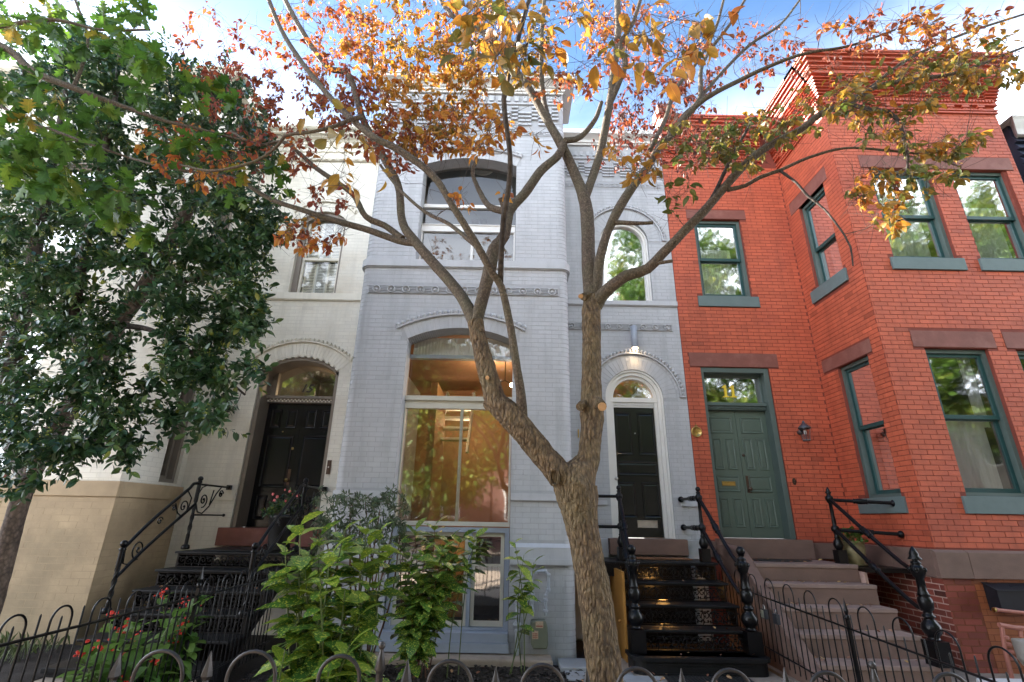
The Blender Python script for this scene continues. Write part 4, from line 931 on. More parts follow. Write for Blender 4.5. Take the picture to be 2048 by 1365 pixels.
def eleven(b):
    W2 = lambda u, z, d: WR(u, z, -.19+d); h = .215
    for u0 in (3.755, 3.885):
        z0 = 3.645
        b.prism(W2, [(u0-.055, z0), (u0+.055, z0), (u0+.055, z0+.014), (u0+.022, z0+.028), (u0+.022, z0+h), (u0-.008, z0+h), (u0-.052, z0+h-.035), (u0-.052, z0+h-.052), (u0-.020, z0+h-.045), (u0-.020, z0+.028), (u0-.055, z0+.014)], 0, .005)
quick('house_number', M['gold'], gd, eleven, label='gold digits 11 on the transom glass')
for u0, u1, left in ((3.347, 3.862, True), (3.868, 4.383, False)):
    LDg = -.20
    lf = quick('door', M['green_door'], red_root, lambda b: b.bw(WR, u0, u1, 1.378, 3.405, LDg-.05, LDg), label='left leaf of the sage green double door' if left else 'right leaf of the sage green double door')
    uc = (u0+u1)/2; a, c = u0+.065, u1-.065
    for p in ((a, c, 3.02, 3.30), (a, uc-.03, 2.42, 2.94), (uc+.03, c, 2.42, 2.94), (a, c, 2.07, 2.33), (a, uc-.03, 1.53, 1.98), (uc+.03, c, 1.53, 1.98)):
        quick('door_panel', M['green_door'], lf, lambda b: b.nest(WR, p[0], p[1], p[2], p[3], [(i, LDg+d) for i, d in PR]))
    if left: quick('mail_slot', M['brass'], lf, lambda b: (b.nest(WR, uc-.11, uc+.11, 2.165, 2.235, [(0, LDg+.011), (.004, LDg+.02), (.014, LDg+.02), (.018, LDg+.014)])))
    else:
        quick('deadbolt', M['bronze'], lf, lambda b: b.lathe((u0+.045, 2.66), [(.022, LDg), (.024, LDg+.015), (.012, LDg+.022), (.001, LDg+.022)], 14, W=WR))
        quick('handle_plate', M['bronze'], lf, lambda b: (b.bw(WR, u0+.03, u0+.10, 2.06, 2.33, LDg, LDg+.008), b.lathe((u0+.065, 2.12), [(.014, LDg+.008), (.012, LDg+.04), (.03, LDg+.05), (.03, LDg+.065), (.015, LDg+.075), (.001, LDg+.076)], 14, W=WR)))
quick('threshold_stone', M['brownstone'], red_root, lambda b: b.bw(WR, 3.195, 4.615, 1.10, 1.372, -.28, .16), bevel=.008)
# corbelled cornice: moulding, brackets, sawtooth, stepped panels, crown
def rc(W, u0, u1, end0=0, end1=0, zo=0.0):
    e0, e1 = end0, end1
    def mould(b):
        b.bw(W, u0-e0*.03, u1+e1*.03, 8.345+zo, 8.375+zo, -.01, .035); b.bw(W, u0-e0*.02, u1+e1*.02, 8.375+zo, 8.40+zo, -.01, .018); b.bw(W, u0-e0*.035, u1+e1*.035, 8.40+zo, 8.425+zo, -.01, .04)
        b.bw(W, u0-e0*.02, u1+e1*.02, 8.425+zo, 8.51+zo, -.02, .004); b.bw(W, u0-e0*.05, u1+e1*.05, 8.508+zo, 8.528+zo, -.01, .055)
    quick('cornice_moulding', M['red_trim'], red_root, mould)
    def brk(b):
        n = int((u1-u0)/.27)
        for i in range(n):
            u = u0+.1+i*(u1-u0-.1)/n; b.bw(W, u-.045, u+.075, 8.465+zo, 8.505+zo, 0, .05); b.bw(W, u-.02, u+.05, 8.435+zo, 8.465+zo, 0, .035); b.bw(W, u-.0, u+.03, 8.426+zo, 8.437+zo, 0, .045)
        n = int((u1-u0)/.055)
        for i in range(n):
            u = u0+i*(u1-u0)/n; b.prism(W, [(u, 8.597+zo), (u+.012, 8.56+zo), (u+.035, 8.56+zo), (u+.043, 8.597+zo)], .0, .075)
        b.bw(W, u0, u1+e1*.04, 8.53+zo, 8.597+zo, -.02, .045)
    quick('bracket_course', M['red_trim'], red_root, brk, kind='stuff')
    def steps(b):
        h = .056; rows = 8; n = int((u1-u0+.2)/.155); ww = (u1-u0)/n
        for i in range(n):
            k = i % 2
            for r_ in range(rows):
                if k == 0 and r_ == rows-1: continue
                zz = 8.60+zo+r_*h+(0 if k else h*.5); pr = .05+.016*r_+(.010 if k else 0)
                x0 = u0+i*ww-(e0*pr if i == 0 else 0); x1 = u0+(i+1)*ww+(e1*pr if i == n-1 else 0)
                vs = [W(x0, zz, pr+.018), W(x1, zz, pr+.018), W(x1, zz+h-.010, pr-.008), W(x0, zz+h-.010, pr-.008), W(x0, zz, -.01), W(x1, zz, -.01), W(x1, zz+h-.010, -.01), W(x0, zz+h-.010, -.01)]
                b.add(vs, [(0,1,2,3),(4,5,1,0),(5,6,2,1),(6,7,3,2),(7,4,0,3)], random.random())
        b.bw(W, u0, u1, 8.60+zo, 9.10+zo, -.02, .03)
    quick('corbel_brickwork', M['red_trim'], red_root, steps, kind='stuff')
    def top(b):
        for z0, z1, p in ((9.055, 9.13, .17), (9.13, 9.15, .20), (9.15, 9.175, .215), (9.175, 9.22, .20), (9.22, 9.24, .245), (9.24, 9.29, .235), (9.29, 9.31, .285), (9.31, 9.35, .275), (9.35, 9.38, .32)):
            b.bw(W, u0-e0*p, u1+e1*p, z0+zo, z1+zo, -.05, p)
        b.bw(W, u0-e0*.34, u1+e1*.34, 9.381+zo, 9.42+zo, -.3, .34)
    quick('cornice', M['red_trim'], red_root, top)
rc(WQ, QX, QX1, 1, 1); rc(WS, QY, RY-.0, 0, 0); rc(WR, 3.012, QX-.35, 0, 0, -.02)
quick('roof', M['asphalt'], red_root, lambda b: (b.box(QX+.05, QX1-.05, QY+.05, 16, 9.2, 9.40), b.box(3.05, QX+.1, RY+.05, 16, 9.2, 9.39)))
quick('parapet_pier', M['red_trim'], red_root, lambda b: (b.box(3.05, 3.30, 8.06, 8.4, 9.39, 9.68),))
quick('pier_cap', M['lintel'], red_root, lambda b: b.box(3.02, 3.33, 8.02, 8.44, 9.682, 9.93))
# small things on the red wall
cm = thing('compass_plaque', 'round brass compass-rose plaque on the red wall beside the green door', 'plaque', (3.095, 8.09, 3.0))
def comp(b):
    I = lambda u, z, d: (u, -d, z)
    b.lathe((0, 0), [(.088, 0), (.09, .010), (.085, .017), (.074, .017), (.070, .007), (.001, .007)], 24, W=I)
    for k in range(8):
        a = k*math.pi/4; r = .064 if k % 2 == 0 else .046; q = .014
        p = [(r*math.cos(a), r*math.sin(a)), (q*math.cos(a+.55), q*math.sin(a+.55)), (0, 0), (q*math.cos(a-.55), q*math.sin(a-.55))]
        b.prism(I, p, .007, .016)
    b.ring(I, 0, .105, .010, .017, 0, 2*math.pi, 12, .0, .012)
quick('plate', M['brass'], cm, comp)
lt = thing('wall_lantern', 'pewter carriage lantern with glass sides on the red wall right of the green door', 'lantern', (4.80, 8.09, 3.02))
def lan_b(b, s=1.0):
    b.lathe((0, -.02*s, .0), [(.001, -.06*s), (.04*s, -.05*s), (.04*s, .05*s), (.001, .06*s)], 12, axis='y')
    b.tube([(0, -.01, .02*s), (0, -.09*s, .10*s), (0, -.15*s, .125*s)], .009*s, 6)
    b.lathe((0, -.16*s, 0), [(.012*s, .165*s), (.02*s, .14*s), (.03*s, .12*s), (.07*s, .085*s), (.098*s, .05*s), (.10*s, .035*s), (.09*s, .035*s)], 12)
    b.lathe((0, -.16*s, 0), [(.052*s, -.165*s), (.058*s, -.155*s), (.058*s, -.145*s), (.05*s, -.14*s)], 12)
    for k in range(6):
        a = k*math.pi/3; b.tube([(.088*s*math.cos(a), -.16*s+.088*s*math.sin(a), .04*s), (.055*s*math.cos(a), -.16*s+.055*s*math.sin(a), -.15*s)], .005*s, 5)
quick('lantern_frame', M['pewter'], lt, lambda b: lan_b(b)); quick('lantern_glass', M['glass_clear'], lt, lambda b: b.lathe((0, -.16, 0), [(.085, .035), (.052, -.145)], 6, smooth=False))
quick('bulb', M['white'], lt, lambda b: b.ball((0, -.16, -.02), .022, 8, 6, sq=(1, 1, 2)))
tagmesh(quick('doorbell', M['bronze'], None, lambda b: (b.prism(WR, [(4.575+.03*math.cos(a), 2.235+.055*math.sin(a)) for a in np.linspace(0, 2*math.pi, 14)[:-1]], .004, .014), b.ball(WR(4.575, 2.235, .016), .012, 8, 5))), 'oval dark bronze doorbell on the red wall right of the green door', 'doorbell')
mb = thing('mailbox', 'black sloping-lid mailbox on the orange basement wall', 'mailbox', (6.12, 6.6, .8))
def mbx(b): b.prism(lambda u, z, d: (-.30+d, u, z), [(-.008, .16), (-.008, -.14), (-.175, -.14), (-.175, .10)], 0, .60)
quick('mailbox_body', M['mailbox'], mb, mbx)
quick('mailbox_lid', M['mailbox'], mb, lambda b: (b.prism(lambda u, z, d: (-.315+d, u, z), [(-.006, .168), (-.195, .10), (-.195, .09), (-.006, .158)], 0, .63), b.prism(lambda u, z, d: (-.05+d, u, z), [(-.08, .1475), (-.12, .133), (-.12, .128), (-.08, .142)], 0, .10)), bevel=.003)

# ================================================================== CREAM HOUSE
cr_root = thing('row_house', 'cream painted brick row house with black double door number 15', 'house')
cr = House(cr_root)
CX, CYB = -5.16, 6.80
CX1 = BX0-.004
hcD = arch(-4.27, -2.93, 1.14, 3.93, 4.19); hcW = arch(-4.06, -3.20, 5.385, 6.95, 7.14)
WCB, WCS = Wfront(CYB), Wright(CX)
wall_core(WR, CX, CX1, -.1, 8.5, [hcD, hcW], .42, 'wall', M['cream_mortar'], cr_root)
cr.bricks(WR, CX+.006, CX1, 0.0, 8.32, [hcD, hcW, ringhole(hcD, .25), ringhole(hcW, .21), rect(-9, -2, 5.23, 5.385)], 'cream_brick', 0.002)
cr.voussoirs(WR, hcD, .02, .24, 'cream_brick', 26); cr.voussoirs(WR, hcW, 0.0, .20, 'cream_brick', 18)
rw1, rw2 = rect(7.55, 7.97, 2.03, 4.2), rect(7.30, 7.80, 5.40, 7.1)
wall_core(WCS, CYB, RY+.0, -.1, 8.5, [rw1, rw2], .25, 'wall', M['cream_mortar'], cr_root)
cr.bricks(WCS, CYB, RY-.006, 2.0, 8.32, [rw1, rw2, rect(0, 9, 5.23, 5.385)], 'cream_brick', 0.002)
bw1, bw2 = rect(-7.75, -6.75, 2.03, 4.25), rect(-7.75, -6.75, 5.4, 7.2)
wall_core(WCB, -9.6, CX-.25, -.1, 8.5, [bw1, bw2], .25, 'wall', M['cream_mortar'], cr_root)
cr.bricks(WCB, -9.6, CX, 2.0, 8.32, [bw1, bw2, rect(-19, 9, 5.23, 5.385)], 'cream_brick', 0.002)
# base course of the bay: thicker, weathered, laid in taller courses
quick('base_wall', M['cream_base_joint'], cr_root, lambda b: (b.box(-9.6, CX+.035, CYB-.035, CYB, -.1, 1.97), b.box(CX, CX+.035, CYB, RY, -.1, 1.97)))
cr.bricks(Wfront(CYB-.035), -9.6, CX+.035, 0.0, 1.78, [], 'cream_base', .001, co=.082, bl=.235)
cr.bricks(Wright(CX+.035), CYB-.035, RY, 0.0, 1.78, [], 'cream_base', .001, co=.082, bl=.235)
quick('base_ledge', M['cream_base'], cr_root, lambda b: (b.box(-9.6, CX+.055, CYB-.055, CYB, 1.785, 1.985), b.box(CX+.0, CX+.055, CYB, RY-.003, 1.785, 1.985)), bevel=.01)
for a_, c_ in ((CX+.06, -4.285), (-2.915, CX1)): quick('door_base_ledge', M['cream_trim'], cr_root, lambda b: b.bw(WR, a_, c_, 1.80, 1.96, -.02, .02), bevel=.006)
cr.finish()
quick('sill_course', M['cream_trim'], cr_root, lambda b: (b.bw(WR, CX+.045, CX1, 5.255, 5.383, -.02, .045), b.bw(WR, CX+.045, CX1, 5.24, 5.255, -.02, .025), b.box(CX, CX+.045, CYB-.045, RY, 5.255, 5.383), b.box(-9.6, CX, CYB-.045, CYB, 5.255, 5.383)))
u, z, r, a, c = seg(hcD, .29, 1.02); hood(WR, u, z, r, a, c, 25, M['cream_trim'], cr_root, .028)
# tooth course on the underside of the door arch
def teeth(b):
    ha = math.asin(min(1, (hcD[2]-hcD[1])/2/hcD[7]))
    for i in range(13):
        A = math.pi/2-ha+2*ha*(i+.25)/13; B = math.pi/2-ha+2*ha*(i+.75)/13
        b.prism(WR, [(hcD[5]+q*math.cos(t), hcD[6]+q*math.sin(t)) for q, t in ((hcD[7]-.02, A), (hcD[7]+.03, A), (hcD[7]+.03, B), (hcD[7]-.02, B))], -.08, .014)
quick('tooth_course', M['cream_trim'], cr_root, teeth, kind='stuff')
def ccor(b):
    crown(b, WR, CX+.35, CX1-.42, [(8.32, .01), (8.32, .04), (8.36, .06), (8.40, .045), (8.50, .045), (8.52, .07), (8.56, .075), (8.57, .05), (8.72, .05), (8.74, .10), (8.77, .12), (8.785, .17), (8.81, .18), (8.82, .24), (8.87, .25), (8.88, .30), (8.91, .33), (8.95, .34)])
    for x in np.arange(CX+.1, CX1-.1, .155):
        b.bw(WR, x, x+.075, 8.60, 8.72, .05, .10); b.bw(WR, x+.01, x+.065, 8.50, 8.60, .05, .075); b.bw(WR, x, x+.075, 8.325, 8.36, .04, .075)
quick('cornice', M['cream_trim'], cr_root, ccor)
quick('cornice', M['cream_trim'], cr_root, lambda b: (crown(b, WCB, -9.6, CX, [(8.32, .01), (8.36, .06), (8.40, .045), (8.72, .05), (8.74, .10), (8.785, .17), (8.82, .24), (8.88, .30), (8.95, .34)]), b.box(CX-.02, CX+.25, CYB, RY, 8.74, 8.95)))
quick('roof', M['asphalt'], cr_root, lambda b: (b.box(-9.6, CX1-.02, RY+.02, 16, 8.5, 8.94), b.box(-9.6, CX-.02, CYB+.02, RY+.02, 8.5, 8.93)))
# door
cf = quick('door_frame', M['taupe'], cr_root, lambda b: (
    b.bw(WR, -4.262, -4.20, 1.41, 3.92, -.42, -.03), b.bw(WR, -2.99, -2.938, 1.41, 3.92, -.42, -.03),
    b.ring(WR, hcD[5], hcD[6], hcD[7]-.065, hcD[7]-.003, math.pi/2-.82, math.pi/2+.82, 24, -.42, -.03),
    b.bw(WR, -4.20, -2.99, 3.43, 3.50, -.42, -.27), b.bw(WR, -4.20, -2.99, 3.50, 3.545, -.42, -.24), b.bw(WR, -4.20, -4.11, 3.545, 4.05, -.42, -.33), b.bw(WR, -3.06, -2.99, 3.545, 4.05, -.42, -.33)), label='taupe painted casing around the black double door')
quick('dentil_bar', M['cream_trim'], cf, lambda b: [b.bw(WR, -4.19+i*.031, -4.19+i*.031+.018, 3.445+.025*(i % 2), 3.468+.025*(i % 2), -.27, -.262) for i in range(38)])
b = MB(); pts = [(-4.11, 3.545), (-3.06, 3.545)]+[(hcD[5]+(hcD[7]-.09)*math.sin(a), hcD[6]+(hcD[7]-.09)*math.cos(a)) for a in np.linspace(.57, -.57, 14) if abs((hcD[7]-.09)*math.sin(a)) < .53]
b.add([WR(u, z, -.37) for u, z in pts], [tuple(range(len(pts)))]); b.build('transom_pane', M['glass'], cf)
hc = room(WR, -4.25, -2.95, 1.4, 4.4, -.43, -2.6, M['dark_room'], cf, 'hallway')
lamp('cream_hall_light', (-3.5, 9.6, 3.9), 3.0, (1.0, .70, .40), .06)
put_text('house_number', '15', .21, (-3.60, RY+.36, 3.70), M['black_letter'], cf, shear=.35)
for u0, u1, left in ((-4.198, -3.597, True), (-3.593, -2.992, False)):
    D = -.36; lf = quick('door', M['navy_black'], cr_root, lambda b: b.bw(WR, u0, u1, 1.415, 3.425, D-.05, D), label='left leaf of the worn black double door' if left else 'right leaf of the worn black double door')
    uc = (u0+u1)/2; a, c = u0+.07, u1-.07
    for p in ((a, uc-.04, 3.0, 3.33), (uc+.04, c, 3.0, 3.33), (a, c, 2.02, 2.88), (a, uc-.04, 1.52, 1.90), (uc+.04, c, 1.52, 1.90)):
        quick('door_panel', M['navy_black'], lf, lambda b: b.nest(WR, p[0], p[1], p[2], p[3], [(i, D+d) for i, d in PR]))
    if left:
        quick('handle_plate', M['bronze'], lf, lambda b: b.bw(WR, u1-.10, u1-.03, 2.06, 2.32, D, D+.008))
        quick('door_knob', M['brass'], lf, lambda b: b.lathe((u1-.065, 2.14), [(.014, D+.008), (.012, D+.04), (.03, D+.05), (.03, D+.065), (.001, D+.075)], 14, W=WR))
        quick('deadbolt', M['brass'], lf, lambda b: b.lathe((u1-.065, 2.66), [(.022, D), (.024, D+.012), (.001, D+.015)], 14, W=WR))
        quick('peephole', M['brass'], lf, lambda b: b.lathe((uc+.02, 2.94), [(.011, D), (.011, D+.01), (.001, D+.011)], 10, W=WR))
quick('threshold_stone', M['lintel'], cr_root, lambda b: b.bw(WR, -4.40, -2.85, 1.15, 1.405, -.42, .09), bevel=.008)
# upper window with louvred shutters inside
cw = quick('window', M['taupe'], cr_root, lambda b: (
    b.bw(WR, -4.06, -3.97, 5.39, 6.94, -.22, -.08), b.bw(WR, -3.26, -3.20, 5.39, 6.94, -.22, -.08), b.ring(WR, hcW[5], hcW[6], hcW[7]-.08, hcW[7]-.002, math.pi/2-.9, math.pi/2+.9, 22, -.22, -.05)), label='arched upper window with cream inside shutters')
quick('sash', M['cream_trim'], cw, lambda b: (b.bw(WR, -3.97, -3.26, 5.39, 5.42, -.20, -.14), b.bw(WR, -3.97, -3.26, 6.14, 6.19, -.20, -.13), b.bw(WR, -3.97, -3.93, 5.42, 7.0, -.20, -.14), b.bw(WR, -3.30, -3.26, 5.42, 7.0, -.20, -.14)))
b = MB(); b.add([WR(-3.93, 5.42, -.17), WR(-3.30, 5.42, -.17), WR(-3.30, 7.1, -.17), WR(-3.93, 7.1, -.17)], [(0, 1, 2, 3)]); b.build('pane', M['glass_clear'], cw)
for i in range(3):
    a = -3.93+i*.215
    def shut(b):
        for z0, z1 in ((5.41, 6.12), (6.20, 7.02)):
            b.bw(WR, a, a+.025, z0, z1, -.25, -.23); b.bw(WR, a+.19, a+.213, z0, z1, -.25, -.23)
            n = int((z1-z0)/.032)
            for k in range(n): b.prism(lambda u, z, d: WR(a+.025+d, z, u), [(-.232, z0+.02+k*.032), (-.248, z0+.045+k*.032), (-.250, z0+.040+k*.032), (-.234, z0+.015+k*.032)], 0, .165)
    quick('shutter', M['white'] if i == 1 else M['cream_trim'], cw, shut)
room(WR, -4.3, -3.0, 5.2, 7.3, -.43, -1.5, M['dark_room'], cw)
u, z, r, a, c = seg(hcW, .24, 1.0); hood(WR, u, z, r, a, c, 15, M['cream_trim'], cr_root, .024)
def cwin(W, h, cur=None):
    _, a, c, z0, z1 = h
    wv = quick('window', M['taupe'], cr_root, lambda b: frame4(b, W, a, c, z0, z1, .06, -.20, -.05))
    quick('sash', M['taupe'], wv, lambda b: (frame4(b, W, a+.062, c-.062, z0+.062, z1-.062, .045, -.18, -.14), b.bw(W, a+.1, c-.1, (z0+z1)/2-.02, (z0+z1)/2+.02, -.18, -.13)))
    b = MB(); b.add([W(a+.1, z0+.1, -.16), W(c-.1, z0+.1, -.16), W(c-.1, z1-.1, -.16), W(a+.1, z1-.1, -.16)], [(0, 1, 2, 3)]); b.build('pane', M['glass'], wv)
    room(W, a-.05, c+.05, z0-.1, z1+.1, -.26, -1.2, M['dark_room'], wv)
    if cur: pleats(W, c-.45, c-.06, z0+.05, z1-.05, -.22, M['blind'], wv, flare=.5)
cwin(WCS, rw1); cwin(WCS, rw2); cwin(WCB, bw1, True); cwin(WCB, bw2)
quick('sill', M['lintel'], cr_root, lambda b: b.bw(WCB, -7.85, -6.65, 1.99, 2.06, -.1, .07))
lt2 = thing('wall_lantern', 'large black iron lantern on the cream wall, half hidden by holly leaves', 'lantern', (-4.68, 8.09, 3.24))
quick('lantern_frame', M['iron'], lt2, lambda b: lan_b(b, 1.35)); quick('lantern_glass', M['glass_clear'], lt2, lambda b: b.lathe((0, -.216, 0), [(.112, .045), (.07, -.195)], 6, smooth=False))
quick('candle', M['white'], lt2, lambda b: b.lathe((0, -.216, -.18), [(.014, 0), (.014, .10), (.001, .12)], 8))
db = thing('doorbell', 'black push-button doorbell on the cream jamb right of the black door', 'doorbell', (-2.875, 8.09, 2.33))
quick('back_plate', M['bronze'], db, lambda b: b.nest(lambda u, z, d: (u, -d, z), -.032, .032, -.11, .11, [(0, 0), (.002, .012), (.008, .014)])); quick('button', M['steel'], db, lambda b: b.ball((0, -.016, 0), .013, 8, 5))

# ================================================================== dark blue house beyond, at the right edge
nv = thing('row_house', 'dark navy slate-fronted house with white eaves, a sliver at the right edge', 'house')
quick('wall', M['navy_slate'], nv, lambda b: b.box(9.0, 15, 7.0, 16, -.1, 8.6))
quick('slate_cladding', M['navy_slate'], nv, lambda b: [b.prism(lambda u, z, d: (8.99+d, u, z), [(6.93, z), (7.0, z), (7.0, z+.15)], 0, 6, random.random()) for z in np.arange(4.2, 8.2, .15)], kind='stuff')
quick('eaves', M['white'], nv, lambda b: (crown(b, Wfront(7.0), 9.1, 14.8, [(8.2, .05), (8.2, .12), (8.3, .15), (8.32, .16), (8.4, .2), (8.45, .22), (8.5, .25)])))
# ================================================================== houses and trees over the street (seen in the window reflections)
for i, (x0, x1, hh, mk) in enumerate([(-27, -17, 8.5, 'opp_brick'), (-16.9, -9, 9.5, 'opp_pale'), (-8.9, -1, 9, 'opp_brick'), (-.9, 7, 9.8, 'opp_brick'), (7.1, 15, 8.6, 'opp_pale'), (15.1, 27, 9.2, 'opp_brick'), (27.1, 38, 9.0, 'opp_pale'), (38.1, 52, 9.6, 'opp_brick')]):
    hroot = thing('row_house', ['plain brick house over the street, far left', 'pale tall house over the street', 'brick house over the street left of centre', 'tallest brick house over the street', 'low pale house over the street', 'wide brick house over the street to the right', 'pale house over the street, second from the right end', 'brick house over the street at the right end'][i], 'house', group='houses across the street')
    quick('wall', M[mk], hroot, lambda b: b.box(x0, x1, -25, -15.5, 0, hh))
    quick('cornice', M['white'], hroot, lambda b: b.box(x0+.05, x1-.05, -15.5, -15.1, hh-.5, hh+.1))
    nwn = int((x1-x0)/2.2)
    for k in range(nwn):
        for z in (1.6, 5.0):
            u0 = x0+.7+k*2.2
            wv = quick('window', M['white'], hroot, lambda b: frame4(b, lambda u, z_, d: (u, -15.5+d, z_), u0, u0+1.0, z, z+1.9, .08, -.1, .04))
            quick('pane', M['dark_glass'], wv, lambda b: b.box(u0+.08, u0+.92, -15.52, -15.48, z+.08, z+1.82))

# ================================================================== IRON STAIRS
NEWEL = [(r_*1.5, h_) for r_, h_ in [(.052, 0), (.055, .005), (.055, .235), (.048, .245), (.036, .255), (.040, .28), (.058, .31), (.064, .345), (.058, .385), (.036, .43), (.030, .45), (.042, .455), (.042, .475), (.030, .485), (.029, .52),
         (.042, .53), (.046, .56), (.050, .60), (.046, .64), (.034, .66), (.042, .67), (.036, .69), (.029, .72), (.027, .84), (.036, .85), (.040, .87), (.048, .90), (.052, .935), (.040, .965), (.028, .98), (.036, .99), (.032, 1.005), (.018, 1.02), (.030, 1.04)]]
def newel_lower(b, x, y, z, top='ball'):
    b.box(x-.086, x+.086, y-.086, y+.086, z, z+.235)
    b.lathe((x, y, z), [p for p in NEWEL if p[1] > .235], 16)
    if top == 'ball': b.ball((x, y, z+1.085), .055, 14, 8)
    else: b.lathe((x, y, z+1.03), [(.066, 0), (.07, .01), (.045, .035), (.048, .06), (.030, .10), (.016, .125), (.001, .14)], 14)
    for k in range(5): b.ball((x+.066*math.cos(k*1.3), y+.066*math.sin(k*1.3), z+.93), .028, 8, 5)
def newel_upper(b, x, y, z, top='ball'):
    b.box(x-.06, x+.06, y-.06, y+.06, z, z+.17)
    b.lathe((x, y, z), [(r_*1.3, h_) for r_, h_ in [(.03, .17), (.042, .20), (.05, .235), (.04, .28), (.022, .32), (.03, .33), (.022, .345), (.022, .40), (.036, .41), (.042, .44), (.036, .47), (.02, .49), (.022, .52), (.018, .62), (.018, .78), (.030, .80), (.040, .84), (.038, .87), (.022, .89), (.02, .91), (.028, .92), (.014, .935)]], 14)
    if top == 'ball': b.ball((x, y, z+.965), .036, 12, 7)
    else: b.lathe((x, y, z+.925), [(.04, 0), (.042, .01), (.024, .025), (.026, .04), (.014, .065), (.001, .085)], 12)
def rail_tube(b, pts, r=.019, collars=()):
    r *= 1.35
    P = spline([(*p, r) for p in pts], .05); b.tube(P[:, :3], r, 10)
    for t in collars:
        i = int(t*(len(P)-1)); i = max(1, min(len(P)-2, i)); c = P[i, :3]; d = P[i+1, :3]-P[i-1, :3]; d /= np.linalg.norm(d)
        prof = [(.027, -.085), (.038, -.08), (.031, -.06), (.038, -.03), (.042, 0), (.038, .03), (.031, .06), (.038, .08), (.027, .085)]
        b.tube([c+d*h for _, h in prof], [r_ for r_, _ in prof], 10)
def scroll_panel(b, W, u0, u1, z0, z1, n=7, r=.0055):
    b.bw(W, u0, u1, z0, z0+.012, -.008, .008); b.bw(W, u0, u1, z1-.012, z1, -.008, .008)
    w_ = (u1-u0)/n; h = (z1-z0-.024)/2
    for i in range(n):
        uc, zc = u0+(i+.5)*w_, (z0+z1)/2; s = 1 if i % 2 else -1
        for (du, dz, a0, sg) in ((-.24*w_, -.02*s, 0, s), (.26*w_, .02*s, math.pi, s)):
            pts = spiral((uc+du, zc+dz*h*4), .010, h*.86, 1.35, a0, 22, sg); b.tube([W(p, q, 0) for p, q in pts], [r*.7+r*.6*math.sin(math.pi*k/21) for k in range(22)], 4, caps=False)
            b.ball(W(pts[0][0], pts[0][1], .002), .011, 6, 4)
            for ang in (0.5, 2.2, 3.9, 5.4):
                x, z = uc+du+h*.95*math.cos(ang), zc+h*.85*math.sin(ang)
                b.ball(W(x, z, 0), .013, 6, 4, sq=(1.5, .4, .8) if ang < 3 else (.8, .4, 1.5))
        b.tube([W(uc, z0+.012, 0), W(uc+.015*s, zc, .004), W(uc, z1-.012, 0)], .005, 4)
def stair(root, mt, mi, x0, x1, treads, depth, back, lip=.03, th=.028, nsc=7):
    """treads=[(front y, z)] from the landing down"""
    for i, (yf, z) in enumerate(treads):
        yb = back if i == 0 else treads[i-1][0]+.045
        quick('tread', mt, root, lambda b: b.box(x0-lip, x1+lip, yf, yb, z-th, z), bevel=.008)
    for i in range(len(treads)-1):
        yf, z = treads[i]; zl = treads[i+1][1]
        quick('riser_grille', mi, root, lambda b: scroll_panel(b, Wfront(yf+.035), x0+.03, x1-.03, zl+.002, z-th-.002, nsc))
    def side(b):
        for x in (x0, x1-.022):
            pts = []
            for i, (yf, z) in enumerate(treads): 
                yb = back if i == 0 else treads[i-1][0]+.03
                pts += [(yb, z-th-.001), (yf+.03, z-th-.001)]
            low = [(treads[-1][0]+.16, max(treads[-1][1]-.12, .01)), (treads[0][0]+.12, treads[0][1]-.26), (back, treads[0][1]-.20)]
            b.prism(lambda u, z, d: (x+d, u, z), pts+low, 0, .022)
    quick('stringer', mi, root, side)
bs = thing('iron_staircase', 'black cast-iron front steps with scrollwork risers up to the blue house door', 'staircase', group=None)
TR = [(7.22, 1.085), (6.97, .865), (6.71, .645), (6.48, .418)]
stair(bs, M['iron_tread'], M['iron'], 1.50, 2.83, TR+[(6.30, .193)], .28, 7.98, nsc=8)
quick('landing_plate', M['iron_tread'], bs, lambda b: b.box(0.92, 1.468, 7.22, 7.98, 1.057, 1.084), bevel=.006)
quick('landing_edge', M['iron'], bs, lambda b: (b.box(0.92, 1.50, 7.235, 7.26, .90, 1.056),))
def base5(b):
    def rr(x0, x1, y0, y1, r, n=6): return [(x0+r-r*math.sin(a), y0+r-r*math.cos(a)) for a in np.linspace(math.pi/2, 0, n)]+[(x1-r+r*math.sin(a), y0+r-r*math.cos(a)) for a in np.linspace(0, math.pi/2, n)]+[(x1, y1), (x0, y1)]
    H = lambda u, v, d: (u, v, d)
    b.prism(H, rr(1.40, 2.96, 6.215, 6.60, .13), .155, .193); b.prism(H, rr(1.43, 2.93, 6.245, 6.60, .12), .0, .154)
    b.bw(Wfront(6.245), 1.62, 2.74, .03, .045, 0, .008); b.bw(Wfront(6.245), 1.62, 2.74, .115, .13, 0, .008); b.bw(Wfront(6.245), 1.95, 2.45, .06, .10, 0, .005)
quick('base_step', M['iron_tread'], bs, base5, bevel=.005)
for x in (1.515, 2.845): quick('newel_post', M['iron'], bs, lambda b: newel_lower(b, x, 6.46, .193))
for x in (1.605, 2.755): quick('newel_post', M['iron'], bs, lambda b: newel_upper(b, x, 7.40, 1.085))
